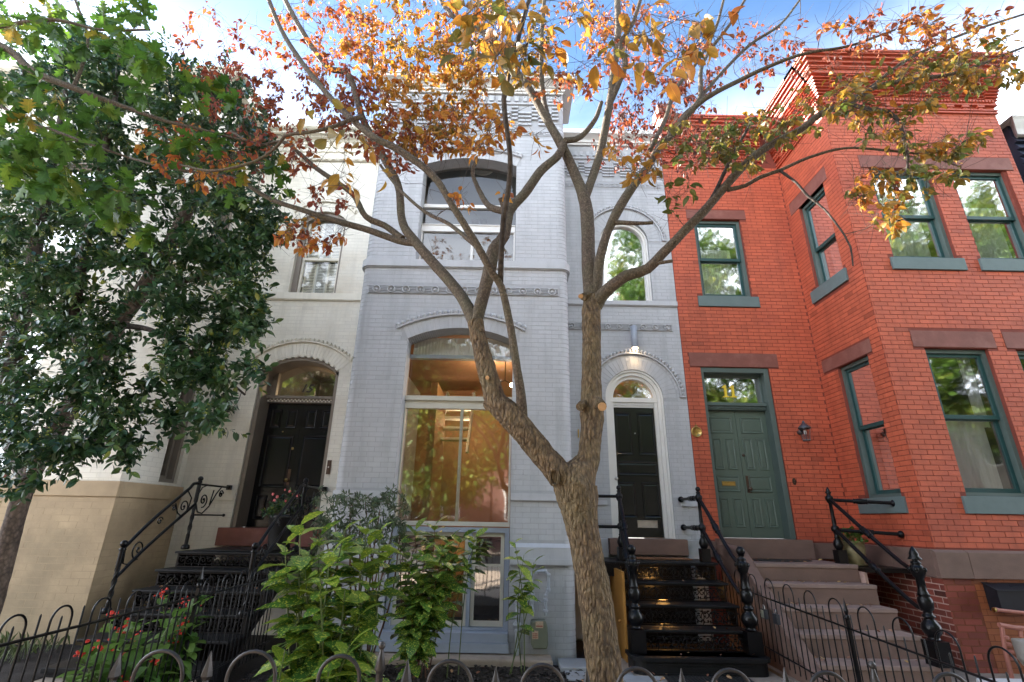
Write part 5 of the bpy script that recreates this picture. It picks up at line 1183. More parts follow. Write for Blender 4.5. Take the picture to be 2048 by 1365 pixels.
for xu, xl in ((1.605, 1.515), (2.755, 2.845)):
    quick('handrail', M['iron'], bs, lambda b: (rail_tube(b, [(xu, 7.40, 1.93), (xu+(xl-xu)*.25, 7.16, 1.70), (xu+(xl-xu)*.5, 6.93, 1.46), (xu+(xl-xu)*.82, 6.66, 1.20), (xl, 6.56, 1.135), (xl, 6.46, 1.125)], .019, (.45,)),
        b.ball((xl, 6.53, 1.125), .03, 8, 6)))
    quick('handrail', M['iron'], bs, lambda b: (rail_tube(b, [(xu, 7.40, 1.52), (xu+(xl-xu)*.25, 7.16, 1.29), (xu+(xl-xu)*.5, 6.93, 1.06), (xu+(xl-xu)*.82, 6.66, .83), (xl, 6.56, .775), (xl, 6.46, .77)], .019, (.42,)),
        b.ball((xl, 6.53, .77), .03, 8, 6)))
for z in (1.93, 1.52):
    quick('wall_rail', M['iron'], bs, lambda b: (rail_tube(b, [(2.755, 7.40, z), (2.74, 7.7, z), (2.72, 8.07, z)], .017, (.45,)), b.lathe((2.72, 8.03, z), [(.02, 0), (.046, .02), (.046, .045), (.02, .05)], 14, axis='y')))
    quick('wall_rail', M['iron'], bs, lambda b: (rail_tube(b, [(1.605, 7.40, z), (1.3, 7.40, z), (.90, 7.40, z)], .017, ()), b.lathe((.88, 7.40, z), [(.04, 0), (.046, .015), (.03, .03)], 14, axis='x')))
# under the stoop: black backing sheet and an orange wooden panel lit from inside
quick('under_stoop_door', M['wood_panel'], blue_root, lambda b: (b.box(1.445, 1.475, 6.75, 7.55, .02, 1.00), b.ball((1.43, 6.98, .42), .022, 8, 6)), label='orange wooden gate leaf under the iron landing')
quick('under_stoop_dark_backing', M['iron'], blue_root, lambda b: (b.box(1.28, 1.32, 7.30, 7.36, .0, 1.05), b.box(1.55, 2.75, 8.0, 8.04, 0, 1.08)))  # black sheet added so the gap behind the risers stays dark
lamp('stoop_light', (2.2, 7.7, .75), 1.0, (1.0, .50, .14), .05)
tagmesh(quick('door_mat', M['coir'], None, lambda b: b.box(1.78, 2.66, 7.62, 7.93, 1.087, 1.102), bevel=.004), 'brown coir mat on the iron landing before the black door', 'doormat')
def mat_(b):
    b.box(1.72, 2.62, 5.72, 6.20, .021, .036)
    for i in range(22):
        for j in range(11): b.box(1.735+i*.04, 1.76+i*.04, 5.735+j*.042, 5.76+j*.042, .036, .042)
tagmesh(quick('rubber_mat', M['rubber'], None, mat_), 'black perforated rubber mat at the foot of the blue house steps', 'doormat')

# ---- red house: brownstone steps
rs = thing('stone_stoop', 'brownstone front steps with black iron rails at the green door', 'staircase')
RT = [(7.08, 1.10), (6.80, .89), (6.53, .665), (6.24, .44), (5.95, .215), (5.66, .02)]
for i, (yf, z) in enumerate(RT[:-1]):
    yb = 7.935 if i == 0 else RT[i-1][0]+.03; zl = RT[i+1][1]-.05 if i < 4 else -.05
    quick('step', M['brownstone_light'], rs, lambda b: b.box(3.30, 4.66, yf, yb, z-.045, z), bevel=.006)
    quick('riser', M['brownstone'], rs, lambda b: b.box(3.32, 4.655, yf+.012, yb-.01 if i == 0 else RT[i-1][0]+.02, zl-.002, z-.046))
def cheek(b):
    pts = [(7.93, -.05), (7.93, 1.30), (7.55, 1.29), (7.35, 1.245), (7.18, 1.12), (7.0, .96), (6.0, .20), (5.86, .10), (5.82, -.05)]
    b.prism(lambda u, z, d: (3.165+d, u, z), pts, 0, .155)
quick('cheek_wall', M['brownstone'], rs, cheek, bevel=.012)
quick('newel_post', M['iron'], rs, lambda b: newel_lower(b, 4.60, 5.99, .215, 'f')); quick('newel_post', M['iron'], rs, lambda b: newel_upper(b, 4.60, 7.32, 1.10, 'f'))
for dz in (0, -.40):
    quick('handrail', M['iron'], rs, lambda b: (rail_tube(b, [(4.60, 7.32, 1.94+dz), (4.60, 7.0, 1.72+dz), (4.60, 6.65, 1.48+dz), (4.60, 6.2, 1.19+dz), (4.60, 6.08, 1.15+dz), (4.60, 5.99, 1.14+dz)], .019, (.5,)), b.ball((4.60, 6.05, 1.145+dz), .03, 8, 6)))
    quick('wall_rail', M['iron'], rs, lambda b: (rail_tube(b, [(4.60, 7.32, 1.93+dz), (4.95, 7.2, 1.91+dz), (5.33, 7.07, 1.89+dz)], .018, (.5,)), b.lathe((5.29, 7.08, 1.89+dz), [(.02, 0), (.045, .02), (.045, .05)], 14, axis='x')))
quick('side_landing', M['iron_brown'], rs, lambda b: (b.box(4.665, 5.29, 6.98, 7.9, 1.03, 1.07), b.box(4.665, 5.29, 6.96, 6.98, 1.02, 1.075)))
quick('side_wall', M['base_mortar'], rs, lambda b: b.box(4.668, 4.70, 7.0, 8.0, 0.0, 1.02))
tagmesh(quick('door_mat', M['rubber'], None, lambda b: b.prism(lambda u, v, d: (u, v, d), [(3.42+.48+.48*math.cos(a), 7.74-.32*abs(math.sin(a))**.7) for a in np.linspace(0, -math.pi, 18)], 1.102, 1.112)), 'black half-round mat on the brownstone landing before the green door', 'doormat')
def potf(b): b.lathe((0, 0, 0), [(.085, 0), (.10, .01), (.135, .10), (.148, .20), (.142, .27), (.150, .275), (.152, .30), (.138, .30), (.130, .26), (.001, .25)], 20)
pt = thing('planter', 'olive glazed pot behind the iron rail of the brownstone steps', 'planter pot', (4.86, 7.42, 1.085)); quick('pot', M['pot'], pt, potf); quick('saucer', M['pot'], pt, lambda b: b.lathe((0, 0, -.012), [(.001, 0), (.13, 0), (.165, .02), (.16, .022), (.12, .008), (.001, .008)], 20)); quick('soil', M['soil'], pt, lambda b: b.lathe((0, 0, .262), [(.001, 0), (.128, 0), (.128, .004), (.001, .01)], 16))

# ---- cream house: brown-black iron steps, scroll railing
cs = thing('iron_staircase', 'old brown-black iron front steps with open scroll risers at the cream house', 'staircase')
CT = [(7.08, 1.125), (6.76, .935), (6.44, .745), (6.12, .555), (5.80, .37)]
stair(cs, M['iron_tread'], M['iron_brown'], -4.36, -2.86, CT, .3, 7.98, nsc=8)
quick('under_stair_shade_plate', M['iron_brown'], cs, lambda b: b.prism(lambda u, z, d: (-4.33+d, u, z), [(5.92, .02), (6.28, .30), (7.20, .88), (8.0, .95), (8.0, .91), (7.22, .85), (6.30, .27), (5.92, .0)], 0, 1.44))  # dark plate added behind the open risers, stands for under-stair shade
quick('landing_plate', M['iron_tread'], cs, lambda b: b.box(-4.22, -2.9, 7.18, 8.0, 1.127, 1.142), bevel=.004)
quick('base_step', M['iron_tread'], cs, lambda b: (b.box(-4.44, -2.8, 5.52, 5.86, .14, .185), b.box(-4.41, -2.83, 5.55, 5.84, -.02, .139)), bevel=.006)
def twist(b, p0, p1, r=.021):
    p0, p1 = np.array(p0), np.array(p1); d = p1-p0; ln = np.linalg.norm(d); n = int(ln/.012)
    b.tube([p0, p1], r*.95, 8)
    ax = d/ln; s_ = np.cross(ax, [1, 0, 0]); s_ /= np.linalg.norm(s_)+1e-9; q = np.cross(ax, s_)
    for ph in (0, math.pi): b.tube([p0+d*k/n+(r*.75)*(math.cos(ph+k*.30)*s_+math.sin(ph+k*.30)*q) for k in range(n+1)], r*.55, 5)
def scroll3(b, P, c0, c1, r0, r1, turns, a0, sgn, r=.009):
    pts = spiral((c0, c1), r0, r1, turns, a0, 26, sgn); b.tube([P(u, z) for u, z in pts], r, 5)
    b.ball(P(*pts[0]), r*1.9, 7, 5); return pts[-1]
def scroll_rail(x, full=True):
    tp, lp = (x, 7.27, 1.15), (x, 6.10, .555)
    def posts(b):
        b.lathe((x, 7.27, 1.142), [(.05, 0), (.055, .02), (.045, .05), (.026, .06)], 12); b.tube([(x, 7.27, 1.18), (x, 7.27, 1.33)], .024, 8)
        twist(b, (x, 7.27, 1.33), (x, 7.27, 1.75)); b.tube([(x, 7.27, 1.75), (x, 7.27, 2.02)], .026, 8); b.ball((x, 7.27, 2.065), .036, 12, 8); b.lathe((x, 7.27, 2.01), [(.03, 0), (.034, .01), (.02, .03)], 12)
    quick('rail_post', M['iron'], cs, posts)
    def posts2(b):
        b.lathe((x, 6.10, .555), [(.05, 0), (.055, .02), (.045, .05), (.026, .06)], 12); b.tube([(x, 6.10, .57), (x, 6.10, .66)], .026, 8); twist(b, (x, 6.10, .66), (x, 6.10, 1.02)); b.tube([(x, 6.10, 1.02), (x, 6.10, 1.22)], .028, 8)
        b.lathe((x, 6.10, 1.19), [(.034, 0), (.04, .012), (.022, .03)], 12); b.ball((x, 6.10, 1.26), .040, 12, 8)
    quick('rail_post', M['iron'], cs, posts2)
    quick('handrail', M['iron'], cs, lambda b: (rail_tube(b, [(x, 6.10, 1.20), (x, 6.14, 1.235), (x, 6.5, 1.53), (x, 7.08, 1.93), (x, 7.13, 1.985), (x, 7.2, 2.00), (x, 7.27, 1.99)], .015, ()), rail_tube(b, [(x, 6.10, .90), (x, 6.5, 1.21), (x, 7.27, 1.72)], .014, ())))
    P = lambda u, z: (x, u, z)
    def scr(b):
        scroll3(b, P, 6.36, 1.19, .012, .115, 1.4, 2.4, 1); scroll3(b, P, 6.62, 1.50, .010, .055, 1.1, 1.0, -1, .008)
        scroll3(b, P, 7.03, 1.68, .012, .115, 1.4, .5, -1); scroll3(b, P, 6.83, 1.66, .010, .045, 1.1, 2.0, 1, .008)
        b.tube([P(6.14, 1.22), P(6.16, 1.05), P(6.24, 1.03), P(6.36, 1.075)], .009, 5); b.tube([P(6.85, 1.72), P(6.93, 1.60), P(7.02, 1.565), P(7.14, 1.64), P(7.16, 1.80), P(7.06, 1.88)], .009, 5)
    quick('scrollwork', M['iron'], cs, scr)
    yw = 8.08
    def top(b):
        b.tube([(x, 7.27, 1.99), (x, yw, 1.99)], .014, 8); b.box(x-.03, x+.03, 8.03, 8.09, 1.955, 2.025); b.tube([(x, 7.27, 1.58), (x, 8.08, 1.58)], .012, 8); b.ball((x, 8.06, 1.58), .024, 8, 5)
    quick('wall_rail', M['iron'], cs, top)
    def sc2(b):
        scroll3(b, P, 7.45, 1.78, .014, .10, 1.45, 1.2, -1, .010); b.tube([P(7.30, 1.72), P(7.36, 1.62), P(7.48, 1.60), P(7.62, 1.70), P(7.74, 1.88), P(7.84, 1.975)], .010, 6); scroll3(b, P, 7.87, 1.88, .010, .06, 1.2, 1.5, -1, .010)
        b.tube([P(7.62, 1.72), P(7.66, 1.93)], .009, 5); b.tube([P(7.30, 1.86), P(7.36, 1.95), P(7.46, 1.985)], .009, 5)
    quick('scrollwork', M['iron'], cs, sc2)
scroll_rail(-4.38); scroll_rail(-2.88)
fp2 = thing('planter', 'black pot on the cream house landing beside the iron rail', 'planter pot', (-3.12, 7.28, 1.15)); quick('pot', M['dark_pot'], fp2, lambda b: b.lathe((0, 0, 0), [(.13, 0), (.14, .02), (.18, .40), (.19, .41), (.19, .45), (.17, .45), (.16, .40), (.001, .40)], 18))

# ================================================================== FENCES
def hoop_mesh(w_, z0, z1, r, name='hoop'):
    b = MB(); h = w_/2; top = z1-h
    pts = [(-h, 0, z0), (-h, 0, top)]+[(h*math.cos(a), 0, top+h*math.sin(a)) for a in np.linspace(math.pi-.2, .2, 13)]+[(h, 0, top), (h, 0, z0)]
    b.tube(pts, r, 7); me = b.mesh(name); me.materials.append(M['iron']); return me
def picket_mesh(z0, z1, r):
    b = MB(); b.tube([(0, 0, z0), (0, 0, z1-.012), (0, 0, z1)], [r, r, r*.35], 6); me = b.mesh('picket'); me.materials.append(M['iron']); return me
def fence(label, axis, fixed, c0, c1, period, hw, zb, zrail, ztop, r=.0065, zslope=0.0, posts=(), origin=0):
    root = thing('iron_fence', label, 'fence'); hm, pm, ps = hoop_mesh(hw, zb, ztop, r), picket_mesh(zb, zrail+.085, r*.95), picket_mesh(zb, zrail+.12, r*.95)
    n = int((c1-c0)/period)
    def place(me, nm, c, rot):
        o = link(nm, me, None, root); o.location = (c, fixed, zslope*(c-c0)) if axis == 'x' else (fixed, c, zslope*(c-c0)); o.rotation_euler[2] = 0 if axis == 'x' else math.pi/2
    for i in range(n):
        c = c0+(i+.5)*period; place(hm, 'hoop', c, 0); place(pm, 'picket', c, 0); place(ps, 'picket', c+period/2, 0)
    def bar(z, q):
        a = (c0, fixed, z) if axis == 'x' else (fixed, c0, z); e = (c1, fixed, z+zslope*(c1-c0)) if axis == 'x' else (fixed, c1, z+zslope*(c1-c0)); return lambda b: b.tube([a, e], q, 8)
    quick('rail', M['iron'], root, bar(zrail, .0095)); quick('rail', M['iron'], root, bar(zb+.10, .0095))
    for c, kind in posts:
        x, y = (c, fixed) if axis == 'x' else (fixed, c); dz = zslope*(c-c0)
        def pf(b):
            b.box(x-.013, x+.013, y-.013, y+.013, 0, zrail+.07+dz)
            b.lathe((x, y, zrail+.07+dz), [(.014, 0), (.026, .006), (.018, .018), (.024, .03), (.012, .04)], 10)
            b.lathe((x, y, zrail+.11+dz), [(.012, 0), (.022, .03), (.012, .075), (.004, .12), (.001, .135)], 6, smooth=False)
        quick('post', M['iron'], root, pf)
    return root
fence('side iron hoop fence between the red begonias and the speckled shrubs', 'y', -2.75, 2.35, 6.6, .318, .155, 0.12, .905, 1.045, posts=((4.9, 's'),))
rf = fence('side iron hoop fence between the iron steps and the brownstone steps', 'y', 3.05, 2.45, 7.9, .405, .20, 0.02, .66, .875, zslope=.03, posts=((4.93, 's'),))
# front fence: heavier hoops close to the camera, with spear finials between them
ff = thing('iron_fence', 'front hoop-and-spear iron fence along the pavement, closest to the camera', 'fence')
FY = 2.0
def fz(px, py): return at(px, py, FY)
hoops = [(327, 100, 1302), (511, 98, 1303), (683, 84, 1312), (902, 90, 1322), (1085, 88, 1330), (1272, 84, 1337), (1459, 84, 1340), (1652, 80, 1345), (1895, 78, 1348)]
for px, w_, py in hoops:
    c = fz(px, py); ww = w_*.0017; me = hoop_mesh(ww, .12-c[2], 0.0, .0068); me.materials.clear(); me.materials.append(M['iron_bare']); o = link('hoop', me, None, ff); o.location = tuple(c)
    pk = picket_mesh(.12-c[2], -.105, .0065); pk.materials.clear(); pk.materials.append(M['iron_bare']); o = link('picket', pk, None, ff); o.location = tuple(c)
quick('rail', M['iron_bare'], ff, lambda b: b.tube([(-2.75, FY, .86), (3.9, FY, .86)], .011, 8)); quick('rail', M['iron_bare'], ff, lambda b: b.tube([(-2.75, FY, .16), (3.9, FY, .16)], .011, 8))
for px, py, kind in ((242, 1302, 's'), (423, 1302, 's'), (765, 1283, 'b'), (816, 1318, 's'), (992, 1333, 's'), (1173, 1337, 's'), (1362, 1337, 's'), (1568, 1335, 's'), (1742, 1322, 'b')):
    c = fz(px, py); x, y, z = c
    def fin(b):
        if kind == 's':
            b.lathe((x, y, z), [(.001, 0), (.004, -.012), (.016, -.055), (.020, -.075), (.009, -.088), (.012, -.098), (.017, -.105), (.012, -.115), (.016, -.125), (.016, -.14), (.009, -.15)], 6, smooth=False); b.tube([(x, y, z-.15), (x, y, .12)], .009, 8)
        else:
            b.ball((x, y, z-.013), .013, 10, 7); b.lathe((x, y, z), [(.006, -.024), (.011, -.045), (.020, -.085), (.016, -.09), (.012, -.10), (.015, -.15), (.014, -.17), (.024, -.18), (.024, -.19), (.015, -.20)], 8); b.box(x-.013, x+.013, y-.013, y+.013, .0, z-.20)
    quick('spear_finial' if kind == 's' else 'fence_post', M['iron_bare'], ff, fin)
# padlocks on the right side fence
for nm, lab, py_, px_, mk in (('padlock', 'dark realtor lockbox hanging from the side fence rail beside the iron newel', 1232, 1552, 'lock_body'), ('padlock', 'pale-faced lockbox hanging behind the dark one on the side fence', 1222, 1528, 'lock_face')):
    d = ray(px_, py_); p = d*(3.05/d[0])+CP
    o = thing(nm, lab, 'padlock', tuple(p))
    quick('lock_body', M[mk if mk != 'lock_face' else 'lock_body'], o, lambda b: b.box(-.022, .022, -.045, .045, -.085, .02), bevel=.006)
    if mk == 'lock_face': quick('dial_face', M['lock_face'], o, lambda b: (b.box(-.028, -.0225, -.032, .032, -.07, .01), b.box(-.031, -.0285, -.012, .03, -.035, -.02)))
    quick('shackle', M['steel'], o, lambda b: b.tube([(0, .025*math.cos(a), .02+.045*math.sin(a)) for a in np.linspace(0, math.pi, 10)], .005, 6))

# ================================================================== METERS, PIPES
gm = thing('gas_meter', 'green-grey gas meter under looping grey pipes on the blue bay', 'gas meter')
YM = 6.72
def P_(px, py): c = at(px, py, YM); return (c[0], YM, c[2])
def pipes(b):
    def run(pts, r=.019):
        q = [P_(*p) for p in pts]; b.tube(q, r, 10)
        for c in q[1:-1]: b.ball(c, r*1.45, 10, 6)
    run([(1064, 1232), (1064, 1188), (1064, 1150), (1070, 1143), (1090, 1143), (1097, 1150), (1097, 1180), (1091, 1192), (1091, 1232)]); run([(1034, 1325), (1034, 1246), (1034, 1202), (1062, 1202), (1064, 1232)])
    for px, py in ((1064, 1222), (1091, 1222), (1091, 1200), (1034, 1246), (1034, 1262), (1034, 1300), (1064, 1188)): c = P_(px, py); b.lathe((c[0], c[1], c[2]-.02), [(.02, 0), (.031, .006), (.031, .03), (.02, .036)], 8, smooth=False)
    c = P_(1034, 1250); b.lathe((c[0]-.05, c[1], c[2]), [(.012, 0), (.03, .02), (.03, .08), (.012, .10)], 8, axis='x')
    b.tube([P_(1066, 1204), P_(1090, 1204)], .006, 6)
quick('pipework', M['grey_pipe'], gm, pipes)
c = P_(1078, 1262)
def mbody(b):
    H = lambda u, z, d: (c[0]+u, YM-.0-d, c[2]+z)
    b.prism(H, [(-.095, .11), (.075, .12), (.098, .05), (.105, -.13), (.085, -.175), (-.075, -.175), (-.098, -.13), (-.11, .05)], -.06, .075)
    b.prism(H, [(-.085, .10), (.065, .11), (.088, .05), (.095, -.12), (.075, -.165), (-.065, -.165), (-.088, -.12), (-.10, .05)], .075, .088)
quick('meter_body', M['meter'], gm, mbody, bevel=.01)
quick('meter_label', M['sticker'], gm, lambda b: (b.box(c[0]-.045, c[0]+.045, YM-.092, YM-.088, c[2]+.045, c[2]+.115),)); quick('meter_label', M['sticker'], gm, lambda b: b.box(c[0]-.085, c[0]-.015, YM-.092, YM-.088, c[2]-.07, c[2]+.015))
quick('label_print', M['sticker_red'], gm, lambda b: [b.box(c[0]-.080+.0*k, c[0]-.022, YM-.094, YM-.092, c[2]-.06+k*.02, c[2]-.052+k*.02) for k in range(3)]+[b.box(c[0]-.038, c[0]+.038, YM-.094, YM-.092, c[2]+.06, c[2]+.07)])
gm2 = thing('gas_meter', 'pale gas meter with salmon painted pipes at the red basement corner', 'gas meter')
def Q_(px, py, Y=6.3): c = at(px, py, Y); return (c[0], Y, c[2])
quick('pipework', M['salmon_pipe'], gm2, lambda b: (b.tube([Q_(1990, 1220), Q_(2048, 1226), Q_(2100, 1230)], .020, 10), b.ball(Q_(1992, 1220), .028), b.tube([Q_(1998, 1250), Q_(2030, 1256), Q_(2060, 1258)], .026, 10),
    b.tube([Q_(2003, 1252), Q_(2010, 1300), Q_(2026, 1365), Q_(2034, 1400)], .022, 10), [b.lathe((Q_(2010+k*5, 1275+k*14)[0], 6.3, Q_(2010+k*5, 1275+k*14)[2]), [(.022, -.02), (.038, -.012), (.038, .012), (.022, .02)], 8, smooth=False) for k in range(4)], b.tube([Q_(2040, 1258), Q_(2042, 1275)], .02, 8)))
quick('pipe_cap', M['brass'], gm2, lambda b: b.lathe(Q_(1989, 1220), [(.001, -.012), (.026, -.012), (.026, .012), (.001, .012)], 8, axis='x', smooth=False))
quick('meter_body', M['white_meter'], gm2, lambda b: b.prism(lambda u, z, d: (Q_(2060, 1300)[0]+u, 6.3-d, Q_(2060, 1300)[2]+z), [(-.12, .10), (.12, .10), (.13, -.10), (.08, -.17), (-.07, -.17), (-.11, -.10)], -.08, .09), bevel=.015)
tagmesh(quick('storage_lid', M['white'], None, lambda b: b.box(4.85, 6.2, 5.35, 5.9, .02, .14), bevel=.02), 'white lid of a low box on the ground at the bottom right', 'box')

# ================================================================== GARDEN GROUND
def bump_sheet(x0, x1, y0, y1, z, amp, nx, ny, name, mat, fn=None):
    from mathutils import noise
    vs = []; 
    for j in range(ny+1):
        for i in range(nx+1):
            x, y = x0+(x1-x0)*i/nx, y0+(y1-y0)*j/ny; vs.append((x, y, z+amp*noise.noise((x*3, y*3, z))+amp*.5*noise.noise((x*11, y*11, 3))+(fn(x, y) if fn else 0)))
    F = [(j*(nx+1)+i, j*(nx+1)+i+1, (j+1)*(nx+1)+i+1, (j+1)*(nx+1)+i) for j in range(ny) for i in range(nx)]
    return link(name, np_mesh(name, vs, F, smooth=True), mat, None, kind='structure')
bump_sheet(-2.70, 1.12, 2.1, 6.50, .01, .03, 60, 70, 'garden_bed', M['soil'])
bump_sheet(-6.5, -2.8, 2.1, 5.5, .05, .04, 50, 50, 'cream_garden_bed', M['soil'])
bump_sheet(-9.5, -4.45, 2.1, 6.76, .10, .04, 50, 50, 'holly_garden_bed', M['soil'])
def kerb(b): b.box(-2.3, .55, 6.50, 6.80, -.05, .085)
quick('concrete_kerb', M['concrete'], None, kerb, bevel=.02)['kind'] = 'structure'
o = quick('stepping_slab', M['paving'], None, lambda b: (b.box(.62, 1.12, 6.35, 6.75, .0, .06), b.box(.66, 1.40, 6.02, 6.34, .0, .035)), bevel=.01); o['kind'] = 'structure'
o = quick('stepping_slab', M['paving'], None, lambda b: b.box(1.25, 1.66, 5.75, 6.16, .021, .04), bevel=.006); o['kind'] = 'structure'
def chips(name, mat, n, x0, x1, y0, y1, z, s0, s1, tint=None, flat=.25, kind='stuff'):
    c = np.column_stack([np.random.uniform(x0, x1, n), np.random.uniform(y0, y1, n), z+np.random.uniform(0, .025, n)])
    base = np.array([[-1,-1,-1],[1,-1,-1],[1,1,-1],[-1,1,-1],[-.8,-.8,1],[.8,-.8,1],[.8,.8,1],[-.8,.8,1]], float)
    F = np.array([[4,5,6,7],[0,1,5,4],[1,2,6,5],[2,3,7,6],[3,0,4,7]])
    s = np.random.uniform(s0, s1, (n, 1)); sc3 = np.concatenate([s, s*np.random.uniform(.3, .7, (n, 1)), s*flat], 1)
    V = base[None]*sc3[:, None, :]; a = np.random.uniform(0, 2*math.pi, n); t = np.random.uniform(-.7, .7, n)
    ca, sa, ct, st = np.cos(a), np.sin(a), np.cos(t), np.sin(t)
    x, y, z_ = V[..., 0], V[..., 1], V[..., 2]; y2 = y*ct[:, None]-z_*st[:, None]; z2 = y*st[:, None]+z_*ct[:, None]
    V = np.stack([x*ca[:, None]-y2*sa[:, None], x*sa[:, None]+y2*ca[:, None], z2], -1)+c[:, None, :]
    o = link(name, np_mesh(name, V.reshape(-1, 3), (F[None]+8*np.arange(n)[:, None, None]).reshape(-1, 4), tone=np.repeat(np.random.rand(n), 8)), mat, None, kind=kind)
    return o
chips('bark_mulch', M['mulch'], 9000, -2.68, 1.1, 3.4, 6.5, .01, .010, .028)['label'] = 'black bark mulch chips in the blue house garden'
chips('bark_mulch', M['mulch'], 4000, -6.4, -2.8, 3.0, 5.5, .06, .010, .028)['label'] = 'dark litter in the cream house garden'

# ================================================================== VEGETATION
def leaf_ovate(rows=6, w=.30, fold=.10, curl=.18, tip=1.6, serr=0.0, base=.9):
    vs, uv, F = [], [], []
    for i in range(rows+1):
        t = i/rows; ww = w*(math.sin(math.pi*min(1, t**base))**.8)*(1-t**6*.2)
        if i == rows: ww = .004
        if i == 0: ww = .012
        if serr and 0 < i < rows: ww *= 1+serr*(1 if i % 2 else -1)
        z = -curl*t*t
        vs += [(-ww, t, z+fold*ww*2), (0, t, z), (ww, t, z+fold*ww*2)]; uv += [(-1, t), (0, t), (1, t)]
    for i in range(rows):
        for k in (0, 1): F.append((3*i+k, 3*i+k+1, 3*i+k+4, 3*i+k+3))
    return np.array(vs, float), np.array(uv, float), np.array(F)
def leaf_oak():
    prof = [(0, .01), (.10, .035), (.22, .20), (.30, .09), (.42, .34), (.52, .12), (.66, .36), (.76, .14), (.88, .20), (1.0, .01)]
    vs, uv, F = [], [], []
    for t, w_ in prof:
        z = -.15*t*t; k = w_; vs += [(-w_, t+(.07 if w_ > .18 else 0), z+.02+.1*w_), (0, t, z), (w_, t+(.07 if w_ > .18 else 0), z+.02+.1*w_)]; uv += [(-1, t), (0, t), (1, t)]
    for i in range(len(prof)-1):
        for k in (0, 1): F.append((3*i+k, 3*i+k+1, 3*i+k+4, 3*i+k+3))
    return np.array(vs, float), np.array(uv, float), np.array(F)
def norm(a): return a/(np.linalg.norm(a, axis=-1, keepdims=True)+1e-9)
def leaf_cloud(root, base, P, D, N, S, T, mat, name='leaf', stuff='crown', ntop=300, minpx=9.0, local=None, bend=None):
    """leaves with base at P pointing along D with upper side N, size S, tone T; the largest in view become objects"""
    V0, U0, F0 = base; P, D, N, S, T = map(np.asarray, (P, D, N, S, T)); n = len(P)
    if n == 0: return
    Y = norm(D); X = norm(np.cross(Y, N)); Z = np.cross(X, Y); Mx = np.stack([X, Y, Z], -1)          # columns
    off = np.zeros(3) if local is None else np.asarray(local)
    x, y, z = proj(P+Y*S[:, None]*.5); px = FPX*S/np.maximum(z, .05); ok = (z > .1) & (x > -10) & (x < 2058) & (y > -10) & (y < 1375)
    sc_ = np.where(ok, px, -1); order = np.argsort(-sc_)[:ntop]; order = [i for i in order if sc_[i] > minpx]; top = set(order)
    cache = {}
    for i in order:
        k = int(np.clip(T[i], 0, .999)*12)
        if k not in cache:
            me = np_mesh(name, V0, F0, tone=[(k+.5)/12]*len(V0), uv=U0, smooth=True); me.materials.append(mat); cache[k] = me
        o = bpy.data.objects.new(name, cache[k]); COL.objects.link(o); o.parent = root
        m_ = Matrix.Identity(4)
        for a in range(3):
            for b_ in range(3): m_[a][b_] = Mx[i][a][b_]*S[i]
            m_[a][3] = P[i][a]-off[a]
        o.matrix_local = m_
    rest = np.array([i for i in range(n) if i not in top])
    if len(rest):
        R_ = Mx[rest]*S[rest][:, None, None]; V = np.einsum('nij,vj->nvi', R_, V0)+(P[rest]-off)[:, None, :]
        F = (F0[None]+len(V0)*np.arange(len(rest))[:, None, None]).reshape(-1, F0.shape[1])
        link(stuff, np_mesh(stuff, V.reshape(-1, 3), F, tone=np.repeat(T[rest], len(V0)), uv=np.tile(U0, (len(rest), 1)), smooth=True), mat, root, kind='stuff')
class Skel:
    def __init__(s): s.P = []; s.R = []; s.tw = []
    def add(s, pts): 
        for p in pts: s.P.append(p[:3]); s.R.append(p[3])
    def grow(s, targets, step=.10, wig=.035, rmax=.012, taper=.55, droop=0.0, tip=.0013, lift=0.0):
        """one curved twig to each target from the nearest wood; returns the twig paths"""
        out = []; P = np.array(s.P); Rr = np.array(s.R)
        d0 = np.array([np.min(np.sum((P-t)**2, 1)) for t in targets]); nP = [P]; nR = [Rr]
        for k in np.argsort(d0):
            t = np.asarray(targets[k]); A = np.concatenate(nP) if len(nP) > 1 else nP[0]; B = np.concatenate(nR) if len(nR) > 1 else nR[0]; nP, nR = [A], [B]
            q = np.sum((A-t)**2, 1); i = int(np.argmin(q)); a = A[i]; d = math.sqrt(q[i]); n = max(2, int(d/step)+1)
            r0 = min(B[i]*taper+.0006, rmax, .0022+.006*d); ctl = (a+t)/2+np.random.normal(0, 1, 3)*d*.14+np.array([0, 0, lift*d])
            ts = np.linspace(0, 1, n+1)[:, None]; path = (1-ts)**2*a+2*ts*(1-ts)*ctl+ts**2*t
            path[1:-1] += np.random.normal(0, wig, (n-1, 3))*min(1, d); rad = r0+(tip-r0)*ts[:, 0]
            nP.append(path[1:]); nR.append(rad[1:]); out.append((path, rad))
        A = np.concatenate(nP); B = np.concatenate(nR); s.P = list(A); s.R = list(B); return out
def tubes_np(paths, n=4):
    """many thin tubes at once"""
    VV, FF, b = [], [], 0
    for path, rad in paths:
        path = np.asarray(path); k = len(path); T = norm(np.gradient(path, axis=0)); ref = np.array([.3, .2, 1.0]) if abs(T[0][2]) < .9 else np.array([1.0, .1, 0])
        N = norm(np.cross(T, ref)); B = np.cross(T, N); a = 2*np.pi*np.arange(n)/n
        V = path[:, None, :]+np.asarray(rad)[:, None, None]*(np.cos(a)[None, :, None]*N[:, None, :]+np.sin(a)[None, :, None]*B[:, None, :])
        VV.append(V.reshape(-1, 3)); i = np.arange(k-1)[:, None]*n; j = np.arange(n)[None, :]; q = (j+1) % n
        FF.append(np.stack([i+j, i+q, i+n+q, i+n+j], -1).reshape(-1, 4)+b); b += k*n
    return np.concatenate(VV), np.concatenate(FF)
